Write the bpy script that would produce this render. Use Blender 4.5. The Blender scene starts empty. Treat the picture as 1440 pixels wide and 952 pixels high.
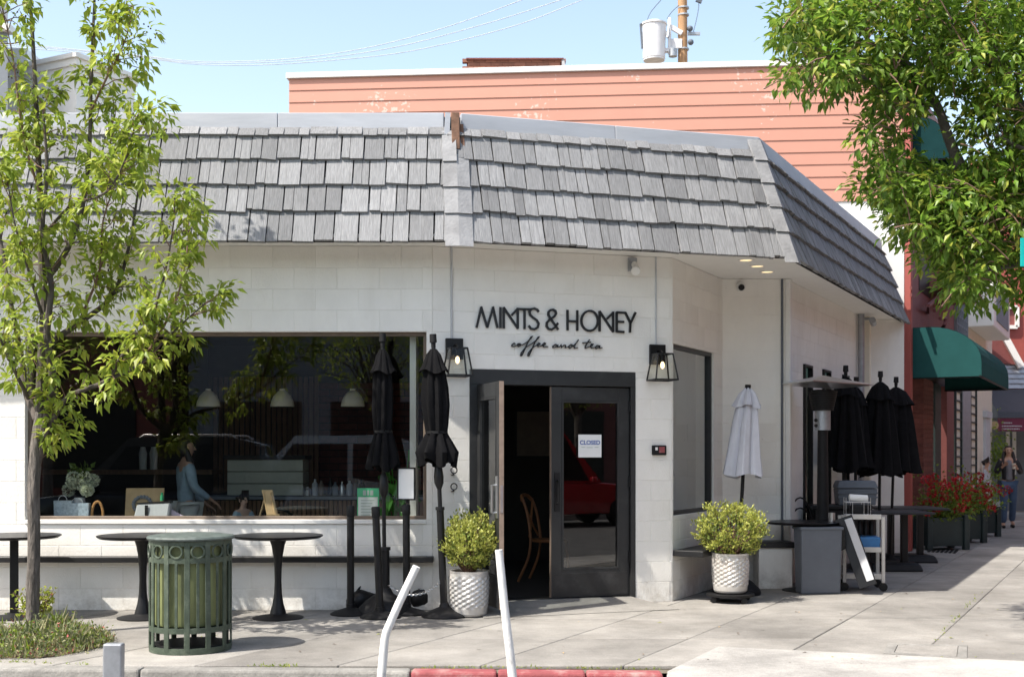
import bpy, bmesh, math, random
from mathutils import Vector, Matrix, Quaternion
R = math.radians
rnd = random.Random(7)
S = bpy.context.scene
COL = S.collection

# ------------------------------------------------------------------ camera, sky, sun, exposure
FPX, EYE = 1700.0, 1.47          # focal length in photo pixels (1440 wide), eye height
cam_d = bpy.data.cameras.new("camera")
cam = bpy.data.objects.new("camera", cam_d)
COL.objects.link(cam)
cam.location = (0, 0, EYE)
cam.rotation_euler = (R(90), 0, 0)
cam_d.sensor_width = 36.0
cam_d.lens = FPX / 1440 * 36.0
cam_d.shift_y = 164 / 1440
cam_d.clip_start, cam_d.clip_end = 0.1, 3000
cam_d.dof.use_dof = True
cam_d.dof.focus_distance = 11.3
cam_d.dof.aperture_fstop = 3.2
S.camera = cam

SUNV = Vector((0.57, 0.37, -1.0)).normalized()      # the way the light travels
W = bpy.data.worlds.new("World")
S.world = W
W.use_nodes = True
wn = W.node_tree
for n in list(wn.nodes):
    wn.nodes.remove(n)
sky = wn.nodes.new("ShaderNodeTexSky")
sky.sky_type = 'NISHITA'
sky.sun_disc = False
sky.sun_elevation = math.asin(-SUNV.z)
sky.sun_rotation = math.atan2(-SUNV.x, -SUNV.y)
sky.altitude = 0
sky.air_density = 1.0
sky.dust_density = 1.3
sky.ozone_density = 0.4
bg = wn.nodes.new("ShaderNodeBackground")
bg.inputs["Strength"].default_value = 0.15
wo = wn.nodes.new("ShaderNodeOutputWorld")
tint = wn.nodes.new("ShaderNodeVectorMath"); tint.operation = 'MULTIPLY'; tint.inputs[1].default_value = (1.17, 1.05, 0.90)   # white balance of the photograph
wn.links.new(sky.outputs[0], tint.inputs[0])
wn.links.new(tint.outputs[0], bg.inputs[0])
wn.links.new(bg.outputs[0], wo.inputs[0])

sd = bpy.data.lights.new("sun", 'SUN')
sd.energy = 3.35
sd.angle = R(0.53)
sd.color = (1.0, 0.945, 0.86)
sun = bpy.data.objects.new("sun", sd)
COL.objects.link(sun)
sun.rotation_euler = SUNV.to_track_quat('-Z', 'Y').to_euler()
sun.location = (-20, -12, 35)
S.view_settings.view_transform = 'Standard'
S.view_settings.look = 'None'
S.view_settings.gamma = 1.0
S.view_settings.exposure = 1.14
S.cycles.max_bounces = 8
S.cycles.transparent_max_bounces = 16
S.cycles.sample_clamp_indirect = 6.0

# ------------------------------------------------------------------ helpers
def P(u, v, y):                       # photo pixel + distance -> world point
    return Vector(((u - 720) / FPX * y, y, EYE - (v - 640) / FPX * y))
def G(u, v, z=0.0):                   # photo pixel on the ground
    y = (EYE - z) * FPX / (v - 640)
    return Vector(((u - 720) / FPX * y, y, z))

class Fr:                             # a wall plane: s along, z up, o outward
    def __init__(s, o, d):
        s.o = Vector((o[0], o[1], 0)); s.d = Vector((d[0], d[1], 0)).normalized()
        s.n = Vector((s.d.y, -s.d.x, 0))
    def pt(s, a, z, out=0.0):
        return s.o + s.d * a + s.n * out + Vector((0, 0, z))
    def hit(s, u, v, out=0.0):
        d = Vector(((u - 720) / FPX, 1, -(v - 640) / FPX)); c = Vector((0, 0, EYE))
        t = s.n.dot(s.o + s.n * out - c) / s.n.dot(d)
        p = c + d * t
        return (p - s.o).dot(s.d), p.z
    def ang(s):
        return math.atan2(s.d.y, s.d.x)

LOC = {}
def link(o, parent=None):
    COL.objects.link(o)
    if parent is not None:
        o.parent = parent
    return o
def tag(o, label=None, cat=None, group=None, kind=None):
    if label: o["label"] = label
    if cat: o["category"] = cat
    if group: o["group"] = group
    if kind: o["kind"] = kind
    return o
def thing(name, label, cat, loc=(0, 0, 0), rz=0.0, group=None):
    o = bpy.data.objects.new(name, None)
    o.empty_display_size = 0.1
    COL.objects.link(o)
    o.location = loc; o.rotation_euler = (0, 0, rz)
    LOC[o.name] = (Matrix.Translation(Vector(loc)) @ Matrix.Rotation(rz, 4, 'Z')).inverted()
    return tag(o, label, cat, group)
def kids(o):
    return [c for c in bpy.data.objects if c.parent == o]
def copy_tree(o, parent=None):
    c = o.copy(); COL.objects.link(c)
    if parent is not None: c.parent = parent
    for ch in kids(o): copy_tree(ch, c)
    return c
def again(proto, loc, rz=None, label=None, group=None):
    c = copy_tree(proto); c.location = loc
    if rz is not None: c.rotation_euler = (0, 0, rz)
    return tag(c, label, None, group)

class MB:
    def __init__(s):
        s.v = []; s.f = []; s.m = []
    def add(s, vs, fs, mi=0):
        b = len(s.v); s.v += [tuple(p) for p in vs]
        s.f += [tuple(b + i for i in f) for f in fs]; s.m += [mi] * len(fs)
        return s
    BF = [(0, 3, 2, 1), (4, 5, 6, 7), (0, 1, 5, 4), (1, 2, 6, 5), (2, 3, 7, 6), (3, 0, 4, 7)]
    def hexa(s, p, mi=0):             # 4 bottom, 4 top points
        return s.add(p, MB.BF, mi)
    def box(s, c, d, M=None, mi=0):
        x, y, z = d[0] / 2, d[1] / 2, d[2] / 2
        pts = [Vector(q) for q in ((-x, -y, -z), (x, -y, -z), (x, y, -z), (-x, y, -z), (-x, -y, z), (x, -y, z), (x, y, z), (-x, y, z))]
        if M is not None: pts = [M @ q for q in pts]
        c = Vector(c)
        return s.hexa([q + c for q in pts], mi)
    def span(s, a, b, mi=0):
        return s.box([(a[i] + b[i]) / 2 for i in range(3)], [abs(b[i] - a[i]) for i in range(3)], None, mi)
    def fbox(s, fr, s0, s1, z0, z1, o0, o1, mi=0):
        q = [fr.pt(s0, z0, o1), fr.pt(s1, z0, o1), fr.pt(s1, z0, o0), fr.pt(s0, z0, o0),
             fr.pt(s0, z1, o1), fr.pt(s1, z1, o1), fr.pt(s1, z1, o0), fr.pt(s0, z1, o0)]
        return s.hexa(q, mi)
    def bar(s, a, b, w, t, up=(0, 0, 1), mi=0):   # box between two points
        a, b = Vector(a), Vector(b); d = (b - a).normalized(); up = Vector(up)
        x = d.cross(up)
        if x.length < 1e-4: x = d.cross(Vector((1, 0, 0)))
        x.normalize(); y = x.cross(d).normalized()
        x *= w / 2; y *= t / 2
        return s.hexa([a - x - y, a + x - y, a + x + y, a - x + y, b - x - y, b + x - y, b + x + y, b - x + y], mi)
    def poly(s, pts, mi=0):
        return s.add(pts, [tuple(range(len(pts)))], mi)
    def extr(s, pts, vec, mi=0):      # closed prism
        n = len(pts); vec = Vector(vec); a = [Vector(p) for p in pts]
        return s.add(a + [p + vec for p in a], [tuple(range(n))[::-1], tuple(range(n, 2 * n))] +
                     [(i, (i + 1) % n, (i + 1) % n + n, i + n) for i in range(n)], mi)
    def tube(s, pts, r, n=8, cap=True, mi=0):
        pts = [Vector(p) for p in pts]; k = len(pts)
        rs = r if isinstance(r, (list, tuple)) else [r] * k
        ref = None; vs = []
        for i, p in enumerate(pts):
            d = (pts[min(i + 1, k - 1)] - pts[max(i - 1, 0)])
            d = d.normalized() if d.length > 1e-9 else Vector((0, 0, 1))
            if ref is None:
                ref = d.cross(Vector((0.13, 0.97, 0.2)))
                if ref.length < .1: ref = d.cross(Vector((1, 0, 0)))
            ref = (ref - d * ref.dot(d)).normalized(); b = d.cross(ref)
            for j in range(n):
                a = 2 * math.pi * j / n
                vs.append(p + (ref * math.cos(a) + b * math.sin(a)) * rs[i])
        fs = [(i * n + j, i * n + (j + 1) % n, (i + 1) * n + (j + 1) % n, (i + 1) * n + j) for i in range(k - 1) for j in range(n)]
        if cap: fs += [tuple(range(n))[::-1], tuple((k - 1) * n + j for j in range(n))]
        return s.add(vs, fs, mi)
    def lathe(s, prof, n=24, c=(0, 0, 0), fn=None, mi=0):   # prof: (r, z)
        vs = []; c = Vector(c)
        for i, (r, z) in enumerate(prof):
            for j in range(n):
                a = 2 * math.pi * j / n
                rr = r if fn is None else fn(r, z, a, i)
                vs.append(c + Vector((rr * math.cos(a), rr * math.sin(a), z)))
        k = len(prof)
        fs = [(i * n + j, i * n + (j + 1) % n, (i + 1) * n + (j + 1) % n, (i + 1) * n + j) for i in range(k - 1) for j in range(n)]
        fs += [tuple(range(n))[::-1], tuple((k - 1) * n + j for j in range(n))]
        return s.add(vs, fs, mi)
    def ball(s, c, r, n=10, sc=(1, 1, 1), mi=0):
        prof = [(r * math.sin(math.pi * i / n) + 1e-4, -r * math.cos(math.pi * i / n)) for i in range(n + 1)]
        b = len(s.v); s.lathe(prof, 2 * n, (0, 0, 0), None, mi); c = Vector(c)
        s.v[b:] = [(c.x + p[0] * sc[0], c.y + p[1] * sc[1], c.z + p[2] * sc[2]) for p in s.v[b:]]
        return s
    def mesh(s, name, mats, smooth=False, bevel=0.0, recalc=True, seg=1):
        me = bpy.data.meshes.new(name)
        me.from_pydata(s.v, [], s.f)
        for m in (mats if isinstance(mats, (list, tuple)) else [mats]): me.materials.append(m)
        if any(s.m): me.polygons.foreach_set("material_index", s.m)
        if recalc or bevel:
            bm = bmesh.new(); bm.from_mesh(me)
            if bevel:
                ed = [e for e in bm.edges if len(e.link_faces) == 2 and e.calc_face_angle(0) > R(35)]
                bmesh.ops.bevel(bm, geom=ed, offset=bevel, segments=seg, affect='EDGES', profile=0.5, clamp_overlap=True)
            bmesh.ops.recalc_face_normals(bm, faces=bm.faces)
            bm.to_mesh(me); bm.free()
        if smooth:
            me.shade_smooth()
            me.set_sharp_from_angle(angle=R(38))
        me.update()
        return me
    def build(s, name, mats, parent=None, world=False, smooth=False, bevel=0.0, recalc=True, seg=1):
        if world and parent is not None:
            M = LOC[parent.name]; s.v = [tuple(M @ Vector(p)) for p in s.v]
        return link(bpy.data.objects.new(name, s.mesh(name, mats, smooth, bevel, recalc, seg)), parent)

def sub(name, mesh, parent, M=None):
    o = link(bpy.data.objects.new(name, mesh), parent)
    if M is not None: o.matrix_local = M
    return o

# ------------------------------------------------------------------ materials
def mat(name, col, rough=0.6, metal=0.0, var=0.12, scale=6.0, bump=0.0, bscale=60.0, rv=0.0, spec=0.5,
        stretch=(1, 1, 1), bdist=0.01, emit=None, es=0.0, trans=0.0, dirt=None, dscale=2.0, damt=0.5, coat=0.0):
    m = bpy.data.materials.new(name); m.use_nodes = True
    nt = m.node_tree; N = nt.nodes; L = nt.links
    b = N["Principled BSDF"]
    b.inputs["Roughness"].default_value = rough
    b.inputs["Metallic"].default_value = metal
    b.inputs["Specular IOR Level"].default_value = spec
    b.inputs["Coat Weight"].default_value = coat
    tc = N.new("ShaderNodeTexCoord"); oi = N.new("ShaderNodeObjectInfo")
    ad = N.new("ShaderNodeVectorMath"); ad.operation = 'MULTIPLY_ADD'
    ad.inputs[1].default_value = stretch
    sc = N.new("ShaderNodeVectorMath"); sc.operation = 'SCALE'; sc.inputs[0].default_value = (37, 53, 71)
    L.new(oi.outputs["Random"], sc.inputs["Scale"])
    L.new(tc.outputs["Object"], ad.inputs[0]); L.new(sc.outputs[0], ad.inputs[2])
    n1 = N.new("ShaderNodeTexNoise"); n1.inputs["Scale"].default_value = scale; n1.inputs["Detail"].default_value = 6
    n1.inputs["Roughness"].default_value = 0.65
    L.new(ad.outputs[0], n1.inputs["Vector"])
    rp = N.new("ShaderNodeMapRange"); rp.inputs[1].default_value = 0.3; rp.inputs[2].default_value = 0.7
    rp.inputs[3].default_value = 1 - var; rp.inputs[4].default_value = 1 + var
    L.new(n1.outputs[0], rp.inputs[0])
    val = rp.outputs[0]
    if rv:
        r2 = N.new("ShaderNodeMapRange"); r2.inputs[3].default_value = 1 - rv; r2.inputs[4].default_value = 1 + rv
        L.new(oi.outputs["Random"], r2.inputs[0])
        mu = N.new("ShaderNodeMath"); mu.operation = 'MULTIPLY'
        L.new(val, mu.inputs[0]); L.new(r2.outputs[0], mu.inputs[1]); val = mu.outputs[0]
    cm = N.new("ShaderNodeVectorMath"); cm.operation = 'SCALE'; cm.inputs[0].default_value = col[:3]
    L.new(val, cm.inputs["Scale"])
    out = cm.outputs[0]
    if dirt is not None:
        n3 = N.new("ShaderNodeTexNoise"); n3.inputs["Scale"].default_value = dscale; n3.inputs["Detail"].default_value = 8
        n3.inputs["Roughness"].default_value = 0.7
        L.new(ad.outputs[0], n3.inputs["Vector"])
        r3 = N.new("ShaderNodeMapRange"); r3.inputs[1].default_value = 0.52; r3.inputs[2].default_value = 0.72
        r3.inputs[4].default_value = damt
        L.new(n3.outputs[0], r3.inputs[0])
        mx = N.new("ShaderNodeMix"); mx.data_type = 'RGBA'
        mx.inputs["B"].default_value = (*dirt, 1)
        L.new(r3.outputs[0], mx.inputs["Factor"]); L.new(out, mx.inputs["A"]); out = mx.outputs["Result"]
    L.new(out, b.inputs["Base Color"])
    if bump:
        n2 = N.new("ShaderNodeTexNoise"); n2.inputs["Scale"].default_value = bscale; n2.inputs["Detail"].default_value = 5
        L.new(ad.outputs[0], n2.inputs["Vector"])
        bp = N.new("ShaderNodeBump"); bp.inputs["Strength"].default_value = bump; bp.inputs["Distance"].default_value = bdist
        L.new(n2.outputs[0], bp.inputs["Height"]); L.new(bp.outputs[0], b.inputs["Normal"])
    if emit:
        b.inputs["Emission Color"].default_value = (*emit, 1); b.inputs["Emission Strength"].default_value = es
    if trans:
        tr = N.new("ShaderNodeBsdfTranslucent"); L.new(out, tr.inputs[0])
        ms = N.new("ShaderNodeMixShader"); ms.inputs[0].default_value = trans
        L.new(b.outputs[0], ms.inputs[1]); L.new(tr.outputs[0], ms.inputs[2])
        L.new(ms.outputs[0], N["Material Output"].inputs[0])
    return m
def glass(name, tint=(0.82, 0.86, 0.84), ior=1.5, rough=0.0):
    m = bpy.data.materials.new(name); m.use_nodes = True
    nt = m.node_tree; N = nt.nodes; L = nt.links
    N.remove(N["Principled BSDF"])
    t = N.new("ShaderNodeBsdfTransparent"); t.inputs[0].default_value = (*tint, 1)
    g = N.new("ShaderNodeBsdfGlossy"); g.inputs["Roughness"].default_value = rough
    nz = N.new("ShaderNodeTexNoise"); nz.inputs["Scale"].default_value = 1.3
    tc = N.new("ShaderNodeTexCoord"); L.new(tc.outputs["Object"], nz.inputs["Vector"])
    bp = N.new("ShaderNodeBump"); bp.inputs["Strength"].default_value = 0.02; bp.inputs["Distance"].default_value = 0.02
    L.new(nz.outputs[0], bp.inputs["Height"]); L.new(bp.outputs[0], g.inputs["Normal"])
    lw = N.new("ShaderNodeLayerWeight"); lw.inputs[0].default_value = 0.5; f0 = ((ior - 1) / (ior + 1)) ** 2
    pw = N.new("ShaderNodeMath"); pw.operation = 'POWER'; pw.inputs[1].default_value = 5; L.new(lw.outputs["Facing"], pw.inputs[0])
    f = N.new("ShaderNodeMath"); f.operation = 'MULTIPLY_ADD'; f.inputs[1].default_value = 1 - f0; f.inputs[2].default_value = f0; L.new(pw.outputs[0], f.inputs[0])
    mx = N.new("ShaderNodeMixShader")
    L.new(f.outputs[0], mx.inputs[0]); L.new(t.outputs[0], mx.inputs[1]); L.new(g.outputs[0], mx.inputs[2])
    L.new(mx.outputs[0], N["Material Output"].inputs[0])
    return m

M_white = mat("white_block_paint", (0.85, 0.83, 0.78), 0.55, var=0.04, scale=3, bump=0.3, bscale=70, rv=0.03, dirt=(0.66, 0.62, 0.54), dscale=1.3, damt=0.35, stretch=(1, 1, .6))
M_whitep = mat("white_smooth_paint", (0.80, 0.79, 0.76), 0.45, var=0.03)
M_soffit = mat("soffit_paint", (0.82, 0.81, 0.78), 0.6, var=0.03)
M_cream = mat("cream_paint", (0.78, 0.72, 0.60), 0.6, var=0.05)
M_shingle = mat("weathered_cedar_shingle", (0.255, 0.258, 0.265), 0.85, var=0.28, scale=5, bump=0.7, bscale=14, rv=0.22, spec=0.2, stretch=(5, 0.6, 1), dirt=(0.13, 0.13, 0.133), dscale=1.7, damt=0.5)
M_shingle_big = mat("weathered_cedar_hip", (0.27, 0.272, 0.28), 0.85, var=0.2, scale=7, bump=0.5, bscale=40, spec=0.2, rv=0.08)
M_felt = mat("roof_underlay", (0.05, 0.05, 0.05), 0.9)
M_flash = mat("grey_painted_flashing", (0.40, 0.42, 0.46), 0.45, var=0.12, scale=2, spec=0.4, dirt=(0.52, 0.52, 0.53), dscale=1.2, damt=0.5, stretch=(0.5, 0.5, 3))
M_rotwood = mat("exposed_brown_timber", (0.15, 0.08, 0.05), 0.85, var=0.5, scale=14, bump=0.4)
M_frame = mat("charcoal_door_paint", (0.023, 0.024, 0.025), 0.42, var=0.1, dirt=(0.09, 0.09, 0.09), dscale=3, damt=0.25)
M_kick = mat("dark_kick_panel", (0.02, 0.02, 0.021), 0.4, var=0.2, dirt=(0.08, 0.08, 0.08), dscale=6, damt=0.3)
M_edge = mat("brown_door_edge", (0.30, 0.22, 0.17), 0.5, var=0.2, scale=12)
M_wframe = mat("brown_window_frame", (0.16, 0.12, 0.09), 0.5, var=0.2)
M_black = mat("black_powder_coat", (0.008, 0.008, 0.009), 0.42, spec=0.35, var=0.2, scale=20)
M_blackm = mat("black_matt_plastic", (0.010, 0.010, 0.011), 0.6, spec=0.3, var=0.25, scale=10, bump=0.08)
M_tabletop = mat("glossy_black_table_top", (0.010, 0.009, 0.010), 0.3, var=0.3, scale=8, spec=0.12)
M_ledge = mat("black_ledge_paint", (0.009, 0.009, 0.010), 0.45, var=0.2, dirt=(0.04, 0.04, 0.04), dscale=4, damt=0.3)
M_canv = mat("black_umbrella_canvas", (0.008, 0.008, 0.009), 0.9, var=0.25, scale=9, bump=0.25, bscale=90, spec=0.08)
M_canvg = mat("pale_grey_umbrella_canvas", (0.64, 0.645, 0.70), 0.9, var=0.06, scale=9, bump=0.15, bscale=90, spec=0.15)
M_glass = glass("window_glass", (0.86, 0.89, 0.87), 1.95)
M_glassd = glass("door_glass", (0.5, 0.53, 0.52), 1.95)
M_glasss = glass("side_window_glass", (0.6, 0.63, 0.61), 6.0)
M_lglass = glass("lantern_glass", (0.93, 0.94, 0.92), 1.35)
M_bulb = mat("lit_bulb", (1, .8, .5), 0.4, emit=(1.0, 0.70, 0.38), es=1.3)
M_down = mat("lit_downlight", (1, .85, .6), 0.4, emit=(1.0, 0.76, 0.40), es=0.5)
M_letter = mat("black_metal_letter", (0.012, 0.012, 0.014), 0.4, var=0.1)
M_bin = mat("weathered_green_bin_paint", (0.058, 0.080, 0.055), 0.55, var=0.3, scale=9, bump=0.2, dirt=(0.16, 0.18, 0.135), dscale=9, damt=0.55)
M_liner = mat("olive_bin_liner", (0.20, 0.225, 0.095), 0.6, var=0.3, scale=5, dirt=(0.06, 0.075, 0.045), dscale=4, damt=0.7, stretch=(1, 1, .35))
M_binlid = mat("faded_bin_lid", (0.085, 0.108, 0.098), 0.6, var=0.35, scale=16, bump=0.2, dirt=(0.20, 0.22, 0.21), dscale=12, damt=0.6)
M_conc = mat("sidewalk_concrete", (0.30, 0.285, 0.262), 0.9, var=0.10, scale=2.2, bump=0.35, bscale=120, rv=0.13, spec=0.25, dirt=(0.20, 0.185, 0.16), dscale=0.9, damt=0.5)
M_concn = mat("pale_new_concrete", (0.43, 0.415, 0.39), 0.9, var=0.08, scale=5, bump=0.5, bscale=90, spec=0.25, dirt=(0.33, 0.315, 0.295), dscale=9, damt=0.5)
M_kerb = mat("worn_kerb_concrete", (0.27, 0.26, 0.24), 0.9, var=0.25, scale=7, bump=0.6, bscale=40, dirt=(0.17, 0.165, 0.15), dscale=3, damt=0.7)
M_redk = mat("worn_red_kerb_paint", (0.28, 0.070, 0.075), 0.85, var=0.25, scale=6, bump=0.4, bscale=40, dirt=(0.34, 0.28, 0.255), dscale=6, damt=0.85)
M_joint = mat("joint_dirt", (0.14, 0.12, 0.09), 0.95, var=0.3)
M_asph = mat("asphalt", (0.14, 0.138, 0.134), 0.9, var=0.3, scale=3, bump=0.5, bscale=150)
M_soil = mat("soil", (0.13, 0.085, 0.055), 0.95, var=0.4, scale=14, bump=0.8, bscale=60)
M_bark = mat("grey_bark", (0.135, 0.118, 0.103), 0.9, var=0.6, scale=24, bump=1.0, bscale=38, bdist=0.03, stretch=(1, 1, .22), dirt=(0.045, 0.04, 0.033), dscale=16, damt=0.9)
M_barkd = mat("dark_bark", (0.085, 0.07, 0.06), 0.9, var=0.4, scale=12, bump=0.7, bscale=25)
M_twig = mat("reddish_twig", (0.17, 0.10, 0.07), 0.8, var=0.3)
M_leafA = mat("young_pear_leaf", (0.26, 0.325, 0.04), 0.42, var=0.22, scale=3, rv=0.25, trans=0.5)
M_leafB = mat("yellow_green_leaf", (0.38, 0.42, 0.06), 0.45, var=0.2, scale=3, rv=0.2, trans=0.42)
M_leafC = mat("mid_green_leaf", (0.25, 0.34, 0.045), 0.4, var=0.25, scale=3, rv=0.3, trans=0.5)
M_leafD = mat("deep_green_leaf", (0.14, 0.23, 0.03), 0.4, var=0.25, scale=3, rv=0.3, trans=0.42)
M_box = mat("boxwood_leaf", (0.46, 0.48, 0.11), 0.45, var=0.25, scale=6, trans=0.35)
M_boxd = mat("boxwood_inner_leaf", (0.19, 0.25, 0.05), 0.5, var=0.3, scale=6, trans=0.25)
M_pot = mat("silver_glazed_pot", (0.62, 0.60, 0.57), 0.32, metal=0.35, var=0.12, scale=6, dirt=(0.42, 0.32, 0.22), dscale=2.4, damt=0.45)
M_pink = None
M_redw = mat("brick_red_paint", (0.33, 0.075, 0.06), 0.6, var=0.12, scale=3)
M_redd = mat("oxblood_wall_paint", (0.20, 0.06, 0.055), 0.6, var=0.15, scale=3)
M_brick = mat("dark_red_brick", (0.16, 0.05, 0.04), 0.85, var=0.3, scale=9, rv=0.2)
M_green = mat("green_awning_canvas", (0.020, 0.082, 0.080), 0.9, var=0.08, scale=4, spec=0.1, trans=0.12)
M_tealshade = mat("tree_shaded_teal_canvas", (0.010, 0.036, 0.038), 0.95, var=0.1, spec=0.03)  # awning teal darkened to stand in for the tree's shade
M_dgrey = mat("charcoal_table_laminate", (0.035, 0.036, 0.040), 0.5, var=0.15, spec=0.3)
M_leafE = mat("fresh_green_leaf", (0.26, 0.39, 0.05), .42, var=.22, scale=3, rv=.25, trans=.5)
M_leafF = mat("mid_fresh_leaf", (0.19, 0.33, 0.04), .4, var=.25, scale=3, rv=.3, trans=.6)
M_leafG = mat("deep_fresh_leaf", (0.14, 0.26, 0.03), .4, var=.25, scale=3, rv=.3, trans=.6)  # deepest of the leaf greens, scattered at random through the crown
M_dgreen = mat("dark_green_planter_paint", (0.022, 0.036, 0.036), 0.55, var=0.2)
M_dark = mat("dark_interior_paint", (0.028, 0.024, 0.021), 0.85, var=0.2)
M_wood = mat("brown_slat_wood", (0.20, 0.105, 0.055), 0.6, var=0.3, scale=6, rv=0.2, stretch=(4, 4, .6))
M_lwood = mat("pale_pine", (0.58, 0.40, 0.21), 0.55, var=0.15, scale=6, stretch=(4, 4, 1))
M_cwood = mat("bentwood_brown", (0.26, 0.11, 0.045), 0.4, var=0.2)
M_grey = mat("grey_plastic", (0.115, 0.13, 0.155), 0.55, var=0.08)
M_cart = mat("worn_white_cart", (0.62, 0.60, 0.56), 0.5, var=0.12, dirt=(0.35, 0.30, 0.24), dscale=6, damt=0.5)
M_blue = mat("blue_plastic", (0.03, 0.17, 0.42), 0.4, var=0.1)
M_postw = mat("scuffed_white_post", (0.78, 0.78, 0.755), 0.75, var=0.06, scale=20, bump=.3, bscale=40, spec=.2, dirt=(0.22, 0.21, 0.20), dscale=11, damt=0.95, stretch=(1, 1, .4))
M_galv = mat("galvanised_steel", (0.42, 0.44, 0.47), 0.45, metal=0.6, var=0.25, scale=8, dirt=(.2, .2, .2), dscale=8, damt=.5)
M_steel = mat("brushed_steel", (0.6, 0.6, 0.6), 0.28, metal=0.9, var=0.1)
M_paper = mat("white_paper", (0.82, 0.83, 0.82), 0.7, var=0.02)
M_skin = mat("skin", (0.50, 0.29, 0.20), 0.5, var=0.06)
M_skinp = mat("pale_skin", (0.62, 0.40, 0.30), 0.5, var=0.06)
M_hair = mat("dark_hair", (0.018, 0.013, 0.011), 0.45, var=0.4, scale=30, stretch=(4, 4, .5), bump=0.4)
M_denim = mat("light_denim", (0.30, 0.40, 0.47), 0.85, var=0.18, scale=10, bump=0.3)
M_jean = mat("blue_jeans", (0.06, 0.10, 0.17), 0.85, var=0.2, scale=8)
M_pants = mat("pale_trousers", (0.66, 0.66, 0.63), 0.8, var=0.06)
M_gtop = mat("grey_top", (0.20, 0.20, 0.22), 0.85, var=0.08)
M_bjack = mat("black_jacket", (0.018, 0.018, 0.02), 0.7, var=0.2)
M_tan = mat("tan_board", (0.42, 0.30, 0.16), 0.7, var=0.2)
M_red = mat("red_geranium_petal", (0.42, 0.012, 0.018), 0.55, var=0.25, trans=0.2)
M_slate = mat("slate_grey_wall", (0.20, 0.22, 0.25), 0.8, var=0.08)
M_stone = mat("pale_grey_render", (0.52, 0.53, 0.55), 0.8, var=0.06)
M_pole = mat("utility_pole_wood", (0.42, 0.25, 0.13), 0.85, var=0.3, scale=8, stretch=(5, 5, .4), dirt=(0.10, 0.06, 0.04), dscale=6, damt=0.6)
M_trf = mat("pale_grey_enamel", (0.74, 0.74, 0.75), 0.45, var=0.05)
M_wire = mat("pale_wire", (0.52, 0.55, 0.58), 0.6)
M_dwire = mat("dark_wire", (0.10, 0.12, 0.15), 0.6)
M_teal = mat("teal_sign_face", (0.0, 0.40, 0.37), 0.4)
M_navy = mat("dark_grey_awning", (0.055, 0.06, 0.075), 0.7, var=0.1)
M_maroon = mat("maroon_banner", (0.14, 0.02, 0.05), 0.7, var=0.08)
M_ink = mat("blue_ink", (0.03, 0.10, 0.40), 0.6)
M_gink = mat("green_print", (0.06, 0.50, 0.22), 0.6)
M_wink = mat("grey_print", (0.45, 0.52, 0.47), 0.6)

def weather_wall(m):
    N = m.node_tree.nodes; L = m.node_tree.links; b = N["Principled BSDF"]
    src = b.inputs["Base Color"].links[0].from_socket
    ge = N.new("ShaderNodeNewGeometry"); sp = N.new("ShaderNodeSeparateXYZ"); L.new(ge.outputs["Position"], sp.inputs[0])
    def noise(scale, stretch, lo, hi, amt):
        mp = N.new("ShaderNodeVectorMath"); mp.operation = 'MULTIPLY'; mp.inputs[1].default_value = stretch; L.new(ge.outputs["Position"], mp.inputs[0])
        n = N.new("ShaderNodeTexNoise"); n.inputs["Scale"].default_value = scale; n.inputs["Detail"].default_value = 7; n.inputs["Roughness"].default_value = .7; L.new(mp.outputs[0], n.inputs["Vector"])
        r = N.new("ShaderNodeMapRange"); r.inputs[1].default_value = lo; r.inputs[2].default_value = hi; r.inputs[4].default_value = amt; L.new(n.outputs[0], r.inputs[0]); return r.outputs[0]
    def mix(fac, col, a):
        x = N.new("ShaderNodeMix"); x.data_type = 'RGBA'; x.inputs["B"].default_value = (*col, 1); L.new(fac, x.inputs["Factor"]); L.new(a, x.inputs["A"]); return x.outputs["Result"]
    out = mix(noise(3.2, (1, 1, .09), .58, .80, .24), (.60, .57, .50), src)          # rain drips
    hz = N.new("ShaderNodeMapRange"); hz.inputs[1].default_value = 0; hz.inputs[2].default_value = .28; hz.inputs[3].default_value = 1; hz.inputs[4].default_value = 0; L.new(sp.outputs["Z"], hz.inputs[0])
    mu = N.new("ShaderNodeMath"); mu.operation = 'MULTIPLY'; L.new(hz.outputs[0], mu.inputs[0]); L.new(noise(7, (1, 1, 1), .38, .66, .8), mu.inputs[1])
    out = mix(mu.outputs[0], (.40, .36, .30), out)                                   # splashed dirt at the foot
    out = mix(noise(26, (1, 1, .6), .68, .74, .5), (.45, .42, .38), out)               # scuffs
    L.new(out, b.inputs["Base Color"])
weather_wall(M_white)
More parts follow.
